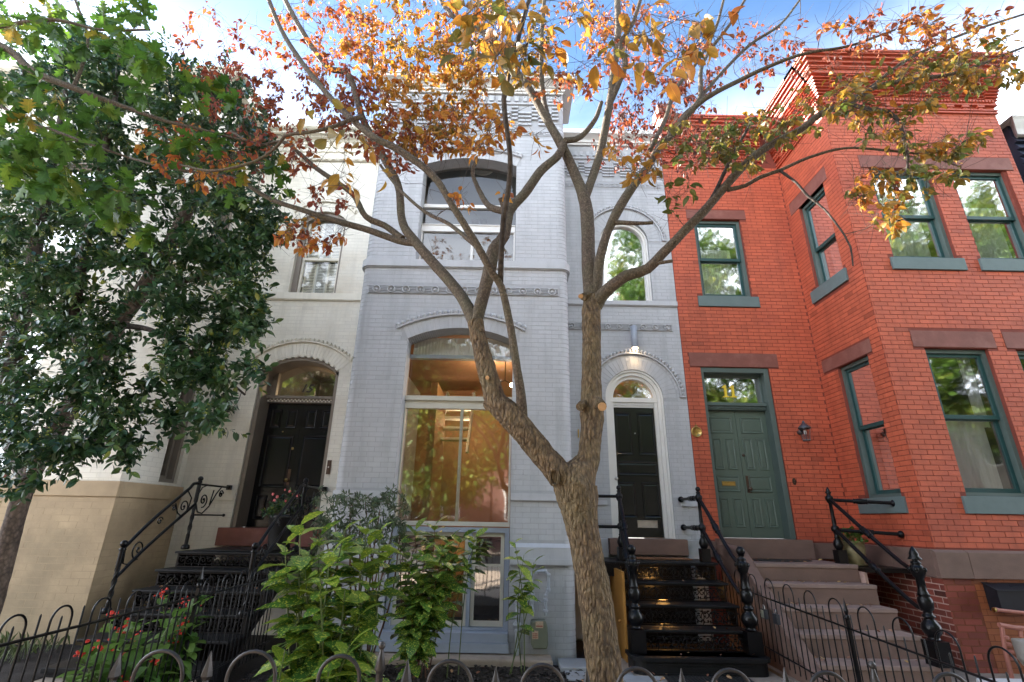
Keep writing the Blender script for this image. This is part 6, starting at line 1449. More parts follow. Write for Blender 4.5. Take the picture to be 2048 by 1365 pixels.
def limb_mesh(ctrl, n=12, rough=.06, seed=0, step=.05, name='limb', caps=True, flake=0.0):
    P = spline(ctrl, step); rng = np.random.RandomState(seed); k = len(P); b = MB()
    b.tube(P[:, :3], P[:, 3], n, caps=caps); V = np.array(b.v); C_ = np.repeat(P[:, :3], n, 0)
    from mathutils import noise
    m_ = min(len(C_), len(V))
    for i in range(m_):
        d = V[i]-C_[i]; q = Vector(tuple(V[i]*14)); fl_ = abs(noise.noise(Vector((V[i][0]*75, V[i][1]*75, V[i][2]*26)))) if flake else 0.0; f = 1+flake*(fl_-.18)+rough*noise.noise(q)+rough*.6*noise.noise(q*2.7)+rough*.8*noise.noise(Vector(tuple(V[i]*4)))
        V[i] = C_[i]+d*f
    b.v = [tuple(v) for v in V]; return b, P
def px_limb(pts):
    """[(px, py, Y, width px)] -> rows x,y,z,r"""
    o = []
    for px, py, Y, w_ in pts:
        p = at(px, py, Y); z = proj(p)[2]; o.append((*p, w_*z/FPX/2))
    return o

# ------------------------------------------------------------------ the dogwood in the middle
dw_base = at(1222, 1480, 3.0); dw_base[2] = 0.02
dw = thing('dogwood_tree', 'forked autumn dogwood with flaky bark and orange leaves before the blue house', 'tree', tuple(dw_base))
SK = Skel()
def add_limb(root, pts, mat, name='limb', rough=.05, seed=0, n=10, raw=False, base=None, sk=None, cap=True, step=.05, flake=0.0):
    ctrl = pts if raw else px_limb(pts); b, P = limb_mesh(ctrl, n, rough, seed, step=step, name=name, flake=flake)
    off = np.array(base if base is not None else (0, 0, 0)); b.v = [tuple(np.array(v)-off) for v in b.v]
    o = b.build(name, mat, root); (sk if sk is not None else SK).add(P); return o
A = lambda *a, **k: add_limb(dw, *a, base=dw_base, **k)
tb = px_limb([(1222, 1430, 3.0, 86), (1211, 1365, 3.0, 71), (1195, 1227, 3.0, 67), (1176, 1114, 3.0, 62), (1163, 1045, 3.0, 65), (1156, 1000, 3.0, 82), (1152, 965, 3.0, 84), (1168, 935, 3.0, 56), (1177, 918, 3.0, 46), (1180, 888, 3.0, 42), (1184, 855, 3.0, 43), (1184, 825, 3.01, 47), (1183, 800, 3.02, 42), (1183, 725, 3.04, 38), (1183, 670, 3.06, 36), (1182, 626, 3.08, 36), (1185, 597, 3.10, 34)])
tb = [(dw_base[0], dw_base[1], -.05, .17), (dw_base[0]-.01, dw_base[1], .12, .135)]+tb
A(tb, M['bark'], name='trunk', raw=True, n=56, rough=.06, seed=1, step=.012, flake=.07)
A([(1150, 985, 3.0, 64), (1122, 950, 2.98, 54), (1092, 918, 2.97, 50), (1067, 888, 2.96, 50), (1042, 857, 2.95, 50), (1015, 826, 2.95, 50), (992, 803, 2.95, 43), (982, 770, 2.96, 39), (970, 730, 2.97, 37), (958, 682, 2.98, 32), (951, 645, 3.0, 32)], M['bark'], name='limb', n=44, rough=.08, step=.014, flake=.05)
A([(951, 650, 3.0, 26), (930, 605, 3.05, 24), (906, 571, 3.1, 22), (868, 528, 3.15, 21), (833, 487, 3.2, 19), (805, 445, 3.25, 17), (797, 374, 3.35, 15), (771, 322, 3.4, 15), (742, 270, 3.5, 14), (724, 234, 3.5, 13), (697, 150, 3.55, 12), (652, 132, 3.6, 11), (598, 52, 3.7, 10), (560, -20, 3.8, 9)], M['limb_bark'])
A([(951, 650, 3.0, 26), (960, 615, 3.0, 25), (978, 545, 3.0, 26), (988, 500, 3.02, 26), (1009, 470, 3.05, 22), (1020, 421, 3.1, 20), (1049, 388, 3.12, 19), (1082, 342, 3.14, 18), (1115, 313, 3.16, 16), (1128, 288, 3.16, 14)], M['limb_bark'])
A([(1018, 425, 3.1, 16), (980, 414, 3.2, 13), (960, 385, 3.3, 10), (945, 345, 3.4, 8), (955, 320, 3.45, 7)], M['limb_bark'])
A([(1043, 835, 2.95, 26), (1042, 790, 2.9, 20), (1034, 740, 2.85, 18), (1022, 660, 2.8, 16), (1003, 575, 2.75, 15), (985, 548, 2.7, 15), (954, 491, 2.65, 15), (906, 414, 2.6, 14), (866, 352, 2.6, 14), (800, 302, 2.6, 14), (748, 275, 2.6, 13), (698, 234, 2.65, 12), (650, 183, 2.7, 11), (600, 120, 2.8, 10), (560, 55, 2.9, 9), (530, -20, 3.0, 8)], M['limb_bark'])
A([(1001, 565, 2.75, 12), (1003, 500, 2.6, 11), (1008, 430, 2.45, 11), (1018, 370, 2.35, 11), (1020, 311, 2.25, 10), (1009, 220, 2.15, 10), (1011, 176, 2.1, 10), (1038, 73, 2.0, 9), (1066, -30, 1.95, 8)], M['dark_bark'])
A([(833, 487, 3.2, 15), (798, 482, 3.25, 14), (738, 461, 3.3, 13), (675, 443, 3.35, 12), (609, 422, 3.4, 10), (540, 398, 3.5, 9), (475, 360, 3.55, 7), (430, 350, 3.6, 6), (330, 335, 3.7, 5), (256, 315, 3.8, 4)], M['limb_bark'])
A([(805, 478, 3.24, 14), (770, 452, 3.3, 13), (732, 434, 3.3, 12), (708, 392, 3.35, 11), (678, 368, 3.4, 10), (630, 335, 3.5, 9), (600, 308, 3.5, 8), (564, 284, 3.55, 7), (513, 290, 3.6, 5), (460, 262, 3.7, 4)], M['limb_bark'])
A([(724, 234, 2.63, 10), (702, 239, 2.6, 9), (675, 251, 2.6, 8), (630, 263, 2.6, 7), (570, 272, 2.65, 7), (557, 290, 2.7, 6), (513, 322, 2.75, 6), (428, 342, 2.8, 5), (360, 330, 2.9, 4)], M['limb_bark'])
A([(953, 493, 2.66, 10), (900, 450, 2.8, 8), (850, 424, 2.9, 7), (800, 380, 3.0, 6), (760, 330, 3.1, 5)], M['limb_bark'])
A([(1184, 600, 3.1, 32), (1180, 560, 3.12, 29), (1177, 523, 3.14, 28), (1175, 450, 3.18, 26), (1168, 396, 3.2, 24), (1145, 337, 3.22, 20), (1122, 289, 3.24, 18), (1090, 234, 3.26, 16), (1057, 176, 3.3, 15), (1027, 135, 3.35, 13), (987, 84, 3.4, 12), (954, 59, 3.45, 11), (906, 33, 3.5, 9), (870, -15, 3.6, 8)], M['limb_bark'], n=14, rough=.06)
A([(1169, 398, 3.2, 20), (1181, 366, 3.22, 18), (1199, 311, 3.25, 17), (1214, 238, 3.3, 16), (1223, 183, 3.33, 15), (1229, 128, 3.36, 14), (1236, 66, 3.4, 13), (1234, -20, 3.5, 12)], M['limb_bark'])
A([(1221, 205, 3.32, 12), (1238, 165, 3.3, 12), (1251, 125, 3.28, 11), (1240, 88, 3.25, 9), (1265, 48, 3.2, 8), (1287, -20, 3.2, 7)], M['limb_bark'])
A([(1120, 290, 3.24, 12), (1098, 240, 3.35, 11), (1085, 180, 3.5, 10), (1083, 84, 3.6, 9), (1090, -20, 3.7, 8)], M['limb_bark'])
A([(1130, 282, 3.16, 13), (1160, 275, 3.2, 11), (1190, 240, 3.2, 10), (1203, 205, 3.25, 8)], M['limb_bark'])
A([(1186, 600, 3.1, 26), (1194, 571, 3.08, 22), (1199, 523, 3.06, 20), (1214, 468, 3.04, 18), (1236, 421, 3.02, 20), (1265, 374, 3.0, 18), (1291, 341, 3.0, 16), (1320, 293, 3.0, 15), (1350, 264, 3.0, 13), (1366, 235, 3.0, 12), (1399, 199, 3.0, 11), (1402, 140, 3.05, 8), (1421, 100, 3.1, 7), (1459, 50, 3.1, 6), (1496, -10, 3.1, 5)], M['limb_bark'])
A([(1340, 268, 3.0, 12), (1395, 210, 2.95, 11), (1434, 184, 2.9, 10), (1484, 159, 2.9, 9), (1514, 144, 2.85, 8), (1571, 120, 2.8, 7), (1621, 105, 2.75, 6), (1700, 92, 2.7, 5), (1790, 60, 2.7, 4)], M['limb_bark'])
A([(1394, 205, 3.0, 8), (1440, 150, 3.1, 7), (1500, 90, 3.2, 6), (1560, 50, 3.2, 5), (1600, 0, 3.3, 4)], M['limb_bark'])
A([(1190, 612, 3.09, 30), (1201, 594, 3.06, 27), (1221, 575, 3.0, 25), (1251, 553, 2.95, 23), (1295, 538, 2.9, 21), (1324, 509, 2.85, 20), (1350, 483, 2.8, 18), (1373, 458, 2.78, 18), (1406, 425, 2.75, 18), (1447, 377, 2.72, 17), (1483, 337, 2.7, 16), (1520, 304, 2.68, 15), (1556, 282, 2.66, 14), (1600, 260, 2.64, 14), (1644, 227, 2.62, 13), (1703, 205, 2.6, 10), (1758, 172, 2.58, 9), (1849, 157, 2.55, 8), (1923, 143, 2.55, 6), (2060, 90, 2.5, 4)], M['limb_bark'], n=12)
A([(1644, 227, 2.62, 10), (1690, 205, 2.7, 8), (1740, 176, 2.75, 7), (1813, 121, 2.8, 6), (1923, 70, 2.85, 5), (2060, 25, 2.9, 4)], M['limb_bark'])
A([(1700, 208, 2.6, 8), (1740, 220, 2.55, 8), (1776, 223, 2.5, 7), (1800, 250, 2.48, 7), (1810, 290, 2.45, 6), (1816, 318, 2.45, 5), (1812, 350, 2.45, 4)], M['dark_bark'])
A([(1455, 380, 2.72, 10), (1490, 372, 2.7, 8), (1520, 355, 2.68, 8), (1560, 341, 2.65, 7), (1619, 315, 2.62, 6), (1688, 297, 2.6, 5), (1760, 300, 2.58, 5), (1850, 311, 2.55, 4), (1923, 335, 2.5, 3)], M['limb_bark'])
A([(1560, 342, 2.65, 6), (1593, 366, 2.6, 5), (1615, 392, 2.58, 5), (1648, 418, 2.55, 4), (1688, 469, 2.5, 4), (1701, 494, 2.5, 4), (1706, 532, 2.5, 3)], M['dark_bark'])
A([(1408, 422, 2.75, 9), (1430, 385, 2.72, 8), (1461, 319, 2.7, 7), (1480, 285, 2.68, 6), (1500, 250, 2.66, 5)], M['dark_bark'])
A([(1300, 300, 3.0, 10), (1330, 240, 3.1, 9), (1350, 180, 3.2, 8), (1390, 130, 3.3, 7), (1430, 60, 3.4, 6), (1450, -10, 3.4, 5)], M['limb_bark'])
# sawn stubs, knots and pale cut faces
for pts in ([(1298, 533, 2.9, 9), (1320, 526, 2.85, 8), (1346, 522, 2.82, 7)], [(1230, 445, 3.02, 10), (1275, 447, 2.95, 8), (1306, 446, 2.93, 7)], [(1192, 805, 2.98, 26), (1199, 808, 2.93, 24), (1203, 813, 2.89, 22)], [(1172, 810, 3.0, 24), (1163, 812, 2.95, 20), (1159, 815, 2.93, 16)], [(988, 757, 2.95, 22), (978, 756, 2.91, 18)], [(982, 808, 2.95, 26), (974, 812, 2.93, 22)], [(1176, 592, 3.08, 18), (1166, 594, 3.04, 15)], [(1015, 455, 3.07, 9), (1003, 405, 3.05, 8), (1000, 397, 3.04, 9)]):
    A(pts, M['bark'] if pts[0][3] > 14 else M['limb_bark'], name='stub', n=10, rough=.1)
for px, py, Y, r in ((1204, 814, 2.872, .026), (1161, 593, 3.02, .016), (975, 756, 2.895, .012)):
    c = at(px, py, Y)-dw_base; d = norm((CP-at(px, py, Y))+np.array([.9 if px > 1100 else -.5, 0, .2])); 
    quick('cut_face', M['cut_wood'], dw, lambda b: b.tube([c, c+d*.012], [r, r*.95], 14))
def knot(b):
    c = at(1108, 955, 2.90)-dw_base
    b.tube([c+np.array([.026*math.cos(a), -.002, .044*math.sin(a)]) for a in np.linspace(0, 2*math.pi, 17)], .010, 6)
    b.ball(c+np.array([0, .015, 0]), .024, 10, 6, sq=(1, .7, 1.7))
quick('knot', M['bark'], dw, knot)

# leaf regions of the crown: centre px, radii px, nearest and farthest distance, twigs, leaves per twig, leaf size m, tone mean/sd
REG = [((860, 60), (170, 95), 3.1, 4.3, 105, 12, .066, .60, .13), ((850, 190), (110, 110), 3.0, 4.1, 85, 12, .066, .62, .12), ((900, 250), (120, 55), 3.0, 3.8, 34, 10, .064, .52, .14), ((1010, 90), (80, 90), 3.1, 4.2, 40, 8, .066, .66, .14),
       ((700, 110), (90, 100), 3.2, 4.4, 40, 8, .066, .42, .14), ((660, 60), (120, 70), 3.3, 4.6, 40, 8, .066, .34, .14), ((620, 180), (110, 70), 3.2, 4.4, 40, 9, .060, .24, .12), ((720, 230), (80, 60), 3.1, 4.2, 34, 9, .058, .26, .12),
       ((800, 290), (70, 45), 3.0, 3.9, 28, 8, .062, .24, .12), ((440, 90), (90, 80), 3.2, 4.6, 22, 8, .066, .24, .12), ((480, 190), (100, 60), 3.2, 4.4, 20, 8, .062, .18, .1), ((430, 260), (110, 60), 3.2, 4.2, 17, 7, .062, .30, .16),
       ((330, 280), (80, 50), 3.0, 4.0, 11, 6, .066, .46, .16), ((400, 330), (80, 40), 2.9, 3.9, 12, 6, .066, .50, .16), ((570, 300), (90, 45), 2.9, 3.8, 18, 7, .064, .26, .12), ((650, 390), (60, 30), 3.0, 3.6, 8, 6, .060, .25, .1),
       ((620, 470), (60, 35), 2.9, 3.4, 16, 7, .066, .42, .2), ((1150, 90), (80, 90), 3.2, 4.4, 34, 8, .064, .46, .16), ((1290, 80), (110, 80), 3.2, 4.6, 40, 8, .062, .36, .14), ((1280, 180), (100, 60), 3.3, 4.6, 36, 8, .060, .18, .1),
       ((1290, 250), (80, 45), 3.4, 4.6, 30, 8, .056, .12, .08), ((1370, 190), (60, 60), 3.2, 4.4, 18, 7, .060, .18, .1), ((1450, 130), (100, 60), 3.1, 4.4, 24, 7, .058, .24, .1), ((1530, 70), (80, 45), 3.2, 4.4, 10, 6, .058, .26, .1),
       ((1390, 300), (90, 45), 3.2, 4.3, 24, 7, .054, .12, .08), ((1240, 300), (60, 40), 3.3, 4.2, 14, 7, .056, .12, .08), ((1120, 160), (60, 50), 3.2, 4.0, 14, 6, .060, .30, .14),
       ((1400, 280), (80, 45), 2.4, 3.0, 20, 6, .066, .86, .09), ((1480, 290), (80, 45), 2.4, 3.0, 22, 6, .066, .86, .1), ((1570, 250), (80, 50), 2.4, 3.0, 18, 6, .064, .82, .12), ((1360, 400), (30, 40), 2.5, 2.8, 4, 5, .078, .95, .06),
       ((1680, 200), (80, 50), 2.3, 2.9, 17, 6, .064, .74, .16), ((1780, 190), (90, 50), 2.3, 2.8, 22, 6, .064, .78, .15), ((1880, 150), (90, 60), 2.3, 2.8, 26, 6, .066, .78, .16), ((1980, 130), (80, 60), 2.2, 2.7, 18, 6, .068, .80, .16),
       ((1770, 60), (120, 45), 2.4, 3.1, 22, 6, .062, .34, .14), ((1900, 50), (110, 40), 2.3, 2.9, 20, 6, .064, .44, .18), ((1780, 260), (60, 30), 2.3, 2.7, 9, 6, .062, .70, .18), ((1850, 330), (80, 50), 2.3, 2.6, 20, 6, .062, .80, .16),
       ((1760, 380), (50, 40), 2.3, 2.6, 17, 6, .060, .62, .2), ((1775, 440), (25, 35), 2.3, 2.55, 6, 5, .068, .72, .14), ((1920, 290), (50, 25), 2.3, 2.6, 8, 6, .066, .72, .12), ((1600, 120), (70, 40), 3.0, 4.0, 10, 6, .058, .22, .1),
       ((960, 380), (60, 30), 2.5, 2.9, 4, 5, .068, .52, .12), ((940, 250), (90, 50), 2.3, 2.8, 9, 5, .072, .52, .12), ((1010, 290), (70, 40), 2.2, 2.6, 6, 4, .070, .56, .1), ((1260, 320), (70, 35), 2.4, 2.8, 9, 5, .076, .60, .14),
       ((720, 330), (60, 50), 2.1, 2.5, 5, 3, .082, .72, .06), ((650, 240), (50, 30), 2.1, 2.4, 3, 2, .088, .76, .06)]
# big leaves close to the lens
NEAR = [((1000, 60), (90, 60), 1.55, 1.95, 11, 3, .088, .74, .12), ((1000, 130), (70, 50), 1.6, 2.0, 8, 3, .086, .76, .14), ((1080, 60), (80, 60), 1.6, 2.0, 6, 3, .084, .68, .12), ((1200, 90), (90, 70), 1.6, 2.0, 6, 2, .084, .66, .12),
        ((1330, 60), (90, 55), 1.5, 1.9, 8, 3, .086, .66, .12), ((1280, 100), (60, 40), 1.5, 1.9, 4, 2, .084, .60, .12), ((1360, 140), (40, 30), 1.5, 1.8, 3, 2, .090, .55, .06), ((1410, 50), (50, 40), 1.6, 2.0, 4, 2, .082, .45, .1),
        ((950, 50), (50, 40), 1.6, 1.9, 4, 2, .084, .6, .12)]
targets, info = [], []
rng = np.random.RandomState(11)
for (c, rr, y0, y1, nt_, nl, s, tm, ts) in REG+NEAR:
    for _ in range(int(nt_*1.65)):
        while True:
            a, b_ = rng.uniform(-1, 1, 2)
            if a*a+b_*b_ < 1: break
        targets.append(at(c[0]+a*rr[0]*1.08, c[1]+b_*rr[1]*1.08, rng.uniform(y0, y1))); info.append((nl, s, tm+rng.normal(0, ts*.55), ts))
order0 = np.random.permutation(len(targets)); targets = [targets[i] for i in order0]; info = [info[i] for i in order0]
P0 = np.array(SK.P); dd0 = np.array([np.min(np.sum((P0-t)**2, 1)) for t in targets]); srt = np.argsort(dd0)
paths = SK.grow(targets, step=.07, wig=.022, rmax=.011)
info_s = [info[i] for i in srt]
# bare fine twiglets as well
bare = []
for path, rad in paths:
    for _ in range(4):
        i = rng.randint(len(path)//3, len(path)); p = path[min(i, len(path)-1)]; d = norm(rng.normal(0, 1, 3)+np.array([0, 0, .2])); l = rng.uniform(.05, .24)
        q = p+d*l; m_ = (p+q)/2+rng.normal(0, .012, 3); bare.append((np.array([p, m_, q]), np.array([.0014, .0011, .0007])))
V, F = tubes_np([(p, r) for p, r in paths]+bare, 4)
link('twigs', np_mesh('twigs', V-dw_base, F, tone=np.full(len(V), .5), smooth=True), M['twig'], dw, kind='stuff')
LP, LD_, LN, LS, LT = [], [], [], [], []
for (path, rad), (nl, s, tm, ts) in zip(paths, info_s):
    L_ = len(path); tdir = norm(path[-1]-path[-2])
    for k in range(nl):
        f = 1-(k//2)*.09*rng.uniform(.6, 1.4); i = f*(L_-1); i0 = int(max(0, min(L_-2, math.floor(i)))); p = path[i0]+(path[i0+1]-path[i0])*(i-i0)
        p = p+rng.normal(0, .012, 3); side = norm(np.cross(tdir, [0, 0, 1])+rng.normal(0, .25, 3))*(1 if k % 2 else -1)
        d = norm(side*.8+tdir*.45+np.array([0, 0, -1])*rng.uniform(.35, 1.3)+rng.normal(0, .25, 3))
        nrm = norm(np.cross(d, rng.normal(0, 1, 3))*.9+np.array([0, 0, .8])+rng.normal(0, .25, 3))
        LP.append(p+d*.012); LD_.append(d); LN.append(nrm); LS.append(s*(.86 if s < .082 else 1.06)*rng.uniform(.6, 1.25)); LT.append(tm+rng.normal(0, ts*.6))
dleaf = leaf_ovate(6, .27, .22, .30)
leaf_cloud(dw, dleaf, LP, LD_, LN, LS, np.clip(LT, 0, 1), M['dogwood_leaf'], local=dw_base)

# ------------------------------------------------------------------ the holly on the left
hb = at(-20, 1240, 5.1); hb[2] = .1
ho = thing('holly_tree', 'large dark glossy holly filling the left side before the cream house', 'tree', tuple(hb))
SK2 = Skel(); A2 = lambda *a, **k: add_limb(ho, *a, base=hb, sk=SK2, **k)
A2([(-50, 1300, 5.1, 38), (-12, 1195, 5.1, 35), (16, 1090, 5.1, 33), (42, 1000, 5.1, 32), (85, 905, 5.15, 32), (130, 830, 5.2, 34), (185, 745, 5.2, 33), (235, 650, 5.2, 30), (300, 560, 5.2, 30), (350, 470, 5.2, 25), (390, 385, 5.15, 20), (420, 290, 5.1, 15), (430, 200, 5.1, 10)], M['holly_bark'], name='trunk', n=16, rough=.06)
A2([(60, 965, 5.1, 34), (20, 850, 5.4, 34), (30, 700, 5.5, 30), (60, 560, 5.5, 24), (90, 400, 5.4, 18), (120, 250, 5.3, 12), (150, 100, 5.3, 8)], M['dark_bark'])
A2([(185, 745, 5.2, 26), (150, 640, 5.0, 22), (170, 500, 4.9, 17), (200, 350, 4.8, 13), (230, 200, 4.8, 9), (240, 90, 4.8, 6)], M['dark_bark'])
A2([(300, 560, 5.2, 16), (380, 560, 5.0, 12), (450, 520, 4.9, 9), (510, 480, 4.8, 6)], M['dark_bark']); A2([(235, 650, 5.2, 14), (300, 660, 4.9, 10), (360, 690, 4.8, 8), (430, 740, 4.7, 6), (490, 790, 4.6, 4)], M['dark_bark'])
A2([(110, 870, 5.15, 14), (150, 900, 4.6, 10), (200, 880, 4.4, 8), (240, 890, 4.3, 5)], M['dark_bark'])
HREG = [((90, 180), (130, 130), 4.5, 6.0, 75), ((200, 130), (120, 90), 4.5, 6.0, 60), ((300, 230), (130, 120), 4.4, 5.9, 85), ((420, 240), (110, 110), 4.3, 5.6, 70), ((480, 330), (80, 90), 4.4, 5.4, 45), ((150, 340), (150, 110), 4.5, 6.0, 75),
        ((330, 400), (140, 90), 4.3, 5.6, 70), ((480, 450), (80, 80), 4.3, 5.2, 48), ((100, 480), (130, 90), 4.4, 6.0, 60), ((260, 510), (120, 80), 4.3, 5.6, 48), ((420, 560), (110, 60), 4.2, 5.2, 44), ((80, 600), (110, 80), 4.4, 5.8, 42),
        ((190, 640), (90, 60), 4.3, 5.4, 26), ((430, 650), (100, 50), 4.2, 5.0, 30), ((500, 600), (50, 60), 4.2, 5.0, 16), ((300, 700), (80, 40), 4.2, 5.0, 12), ((120, 730), (110, 60), 4.1, 5.6, 30), ((420, 750), (110, 45), 4.1, 4.9, 26),
        ((40, 820), (70, 60), 4.0, 5.6, 22), ((210, 790), (90, 45), 4.1, 5.0, 16), ((330, 800), (60, 40), 4.1, 4.8, 12), ((100, 910), (90, 30), 4.0, 4.8, 16), ((30, 960), (50, 35), 4.0, 4.7, 8), ((390, 850), (60, 25), 4.1, 4.7, 9),
        ((250, 900), (22, 50), 4.1, 4.5, 6), ((200, 870), (25, 40), 4.1, 4.5, 4), ((180, 890), (50, 20), 4.1, 4.6, 6), ((30, 480), (60, 90), 5.2, 6.2, 26), ((30, 680), (60, 90), 5.2, 6.2, 26)]
targets = []
for c, rr, y0, y1, n_ in HREG:
    for _ in range(int(n_*.92)):
        while True:
            a, b_ = rng.uniform(-1, 1, 2)
            if a*a+b_*b_ < 1: break
        targets.append(at(c[0]+a*rr[0]*1.05, c[1]+b_*rr[1]*1.05, rng.uniform(y0, y1)))
paths = SK2.grow(targets, step=.12, wig=.03, rmax=.02)
V, F = tubes_np(paths, 4); link('twigs', np_mesh('twigs', V-hb, F, tone=np.full(len(V), .5), smooth=True), M['dark_bark'], ho, kind='stuff')
LP, LD_, LN, LS, LT = [], [], [], [], []; berries = []
for path, rad in paths:
    tw = [(path, min(1.0, .34/max(.05, np.linalg.norm(path[-1]-path[0]))))]
    for _ in range(3):
        p = path[rng.randint(max(0, len(path)-3), len(path))]; e = p+norm(rng.normal(0, 1, 3)+np.array([0, -.3, .1]))*rng.uniform(.12, .28); tw.append((np.array([p, (p+e)/2+rng.normal(0, .01, 3), e]), 1.0)); 
    sh = rng.uniform(.0, .35)
    for pth, fr in tw:
        L_ = len(pth); nl = 13
        for k in range(nl):
            f = 1-fr*k/nl; i = f*(L_-1); i0 = int(max(0, min(L_-2, math.floor(i)))); p = pth[i0]+(pth[i0+1]-pth[i0])*(i-i0)
            ax = norm(pth[-1]-pth[-2]); r_ = norm(rng.normal(0, 1, 3)); r_ -= ax*r_.dot(ax); d = norm(norm(r_)*.9+ax*(.35+.9*(k < 3))+np.array([0, 0, -.1]))
            nrm = norm(ax*.6+np.array([0, 0, .9])+rng.normal(0, .35, 3)); LP.append(p); LD_.append(d); LN.append(nrm); LS.append(rng.uniform(.055, .098)); LT.append(sh+rng.uniform(0, .5)+(.3 if k < 3 and rng.rand() < .5 else 0))
        if rng.rand() < .22:
            for _ in range(9): berries.append(pth[-1]+rng.normal(0, .022, 3))
hleaf = leaf_ovate(4, .24, .14, .10); leaf_cloud(ho, hleaf, LP, LD_, LN, LS, np.clip(LT, 0, 1), M['holly_leaf'], local=hb)
b = MB()
for p in berries: b.ball(p-hb, .0065, 5, 4)
b.build('berries', M['berry'], ho, kind='stuff')

# ------------------------------------------------------------------ oak bough from the upper left
obase = at(-420, 250, 3.0); obase[2] = 0
ok_ = thing('oak_tree', 'oak standing off to the left whose green lobed leaves hang across the upper left corner', 'tree', (obase[0], obase[1], 0))
SK3 = Skel(); A3 = lambda *a, **k: add_limb(ok_, *a, base=obase, sk=SK3, **k)
t0 = at(-420, 250, 3.0); A3([(obase[0], obase[1], -.05, .24), (obase[0], obase[1], 1.5, .18), (t0[0], t0[1], t0[2]+.3, .15), (t0[0]+.2, t0[1]+.1, t0[2]+2.5, .11)], M['bark'], name='trunk', raw=True, n=16)
A3([(-420, 60, 3.0, 40), (-200, 20, 3.0, 24), (0, 92, 3.0, 15), (66, 143, 3.0, 14), (146, 176, 3.0, 12), (234, 209, 3.05, 9), (330, 242, 3.1, 7), (388, 256, 3.1, 6), (460, 275, 3.15, 5), (540, 292, 3.2, 3)], M['limb_bark'])
A3([(-100, 20, 3.0, 14), (-20, 180, 2.9, 8), (40, 238, 2.9, 6), (110, 262, 2.9, 5), (172, 286, 2.9, 5), (256, 315, 2.95, 4)], M['limb_bark']); A3([(146, 176, 3.0, 7), (165, 130, 3.0, 6), (175, 70, 3.0, 5), (150, 0, 3.0, 4)], M['limb_bark']); A3([(-40, 60, 3.0, 9), (100, 40, 2.9, 7), (200, 60, 2.9, 5), (300, 60, 2.9, 4)], M['limb_bark'])
OREG = [((60, 60), (110, 70), 2.6, 3.4, 20), ((180, 40), (110, 50), 2.7, 3.4, 16), ((40, 200), (80, 80), 2.5, 3.3, 20), ((120, 320), (110, 60), 2.6, 3.3, 20), ((70, 300), (70, 60), 2.5, 3.2, 13), ((200, 370), (90, 40), 2.7, 3.3, 15), ((250, 60), (50, 50), 2.6, 3.0, 7), ((290, 150), (50, 50), 2.5, 2.9, 7),
        ((270, 90), (50, 60), 2.4, 2.8, 4), ((240, 420), (50, 25), 2.8, 3.2, 6), ((290, 450), (25, 20), 2.8, 3.0, 2), ((420, 180), (60, 25), 2.8, 3.2, 4), ((420, 290), (50, 25), 2.9, 3.3, 5), ((510, 370), (60, 40), 2.9, 3.3, 7), ((380, 180), (20, 20), 2.8, 3.1, 2), ((340, 300), (60, 40), 2.8, 3.3, 4), ((130, 250), (90, 40), 2.6, 3.3, 9)]
targets = []
for c, rr, y0, y1, n_ in OREG:
    for _ in range(n_): targets.append(at(c[0]+rng.uniform(-1, 1)*rr[0], c[1]+rng.uniform(-1, 1)*rr[1], rng.uniform(y0, y1)))
paths = SK3.grow(targets, step=.08, wig=.02, rmax=.008); V, F = tubes_np(paths, 4)
link('twigs', np_mesh('twigs', V-obase, F, tone=np.full(len(V), .5), smooth=True), M['twig'], ok_, kind='stuff')
LP, LD_, LN, LS, LT = [], [], [], [], []
for path, rad in paths:
    ax = norm(path[-1]-path[-2]); tt = rng.uniform(.15, .75)+(0.25 if rng.rand() < .12 else 0)
    for k in range(6):
        d = norm(norm(rng.normal(0, 1, 3))*.8+ax*.5+np.array([0, 0, -.35])); LP.append(path[-1]-ax*.012*k); LD_.append(d); LN.append(norm(np.array([0, 0, 1.0])+rng.normal(0, .4, 3))); LS.append(rng.uniform(.09, .15)); LT.append(tt+rng.normal(0, .1))
leaf_cloud(ok_, leaf_oak(), LP, LD_, LN, LS, np.clip(LT, 0, 1), M['oak_leaf'], local=obase)

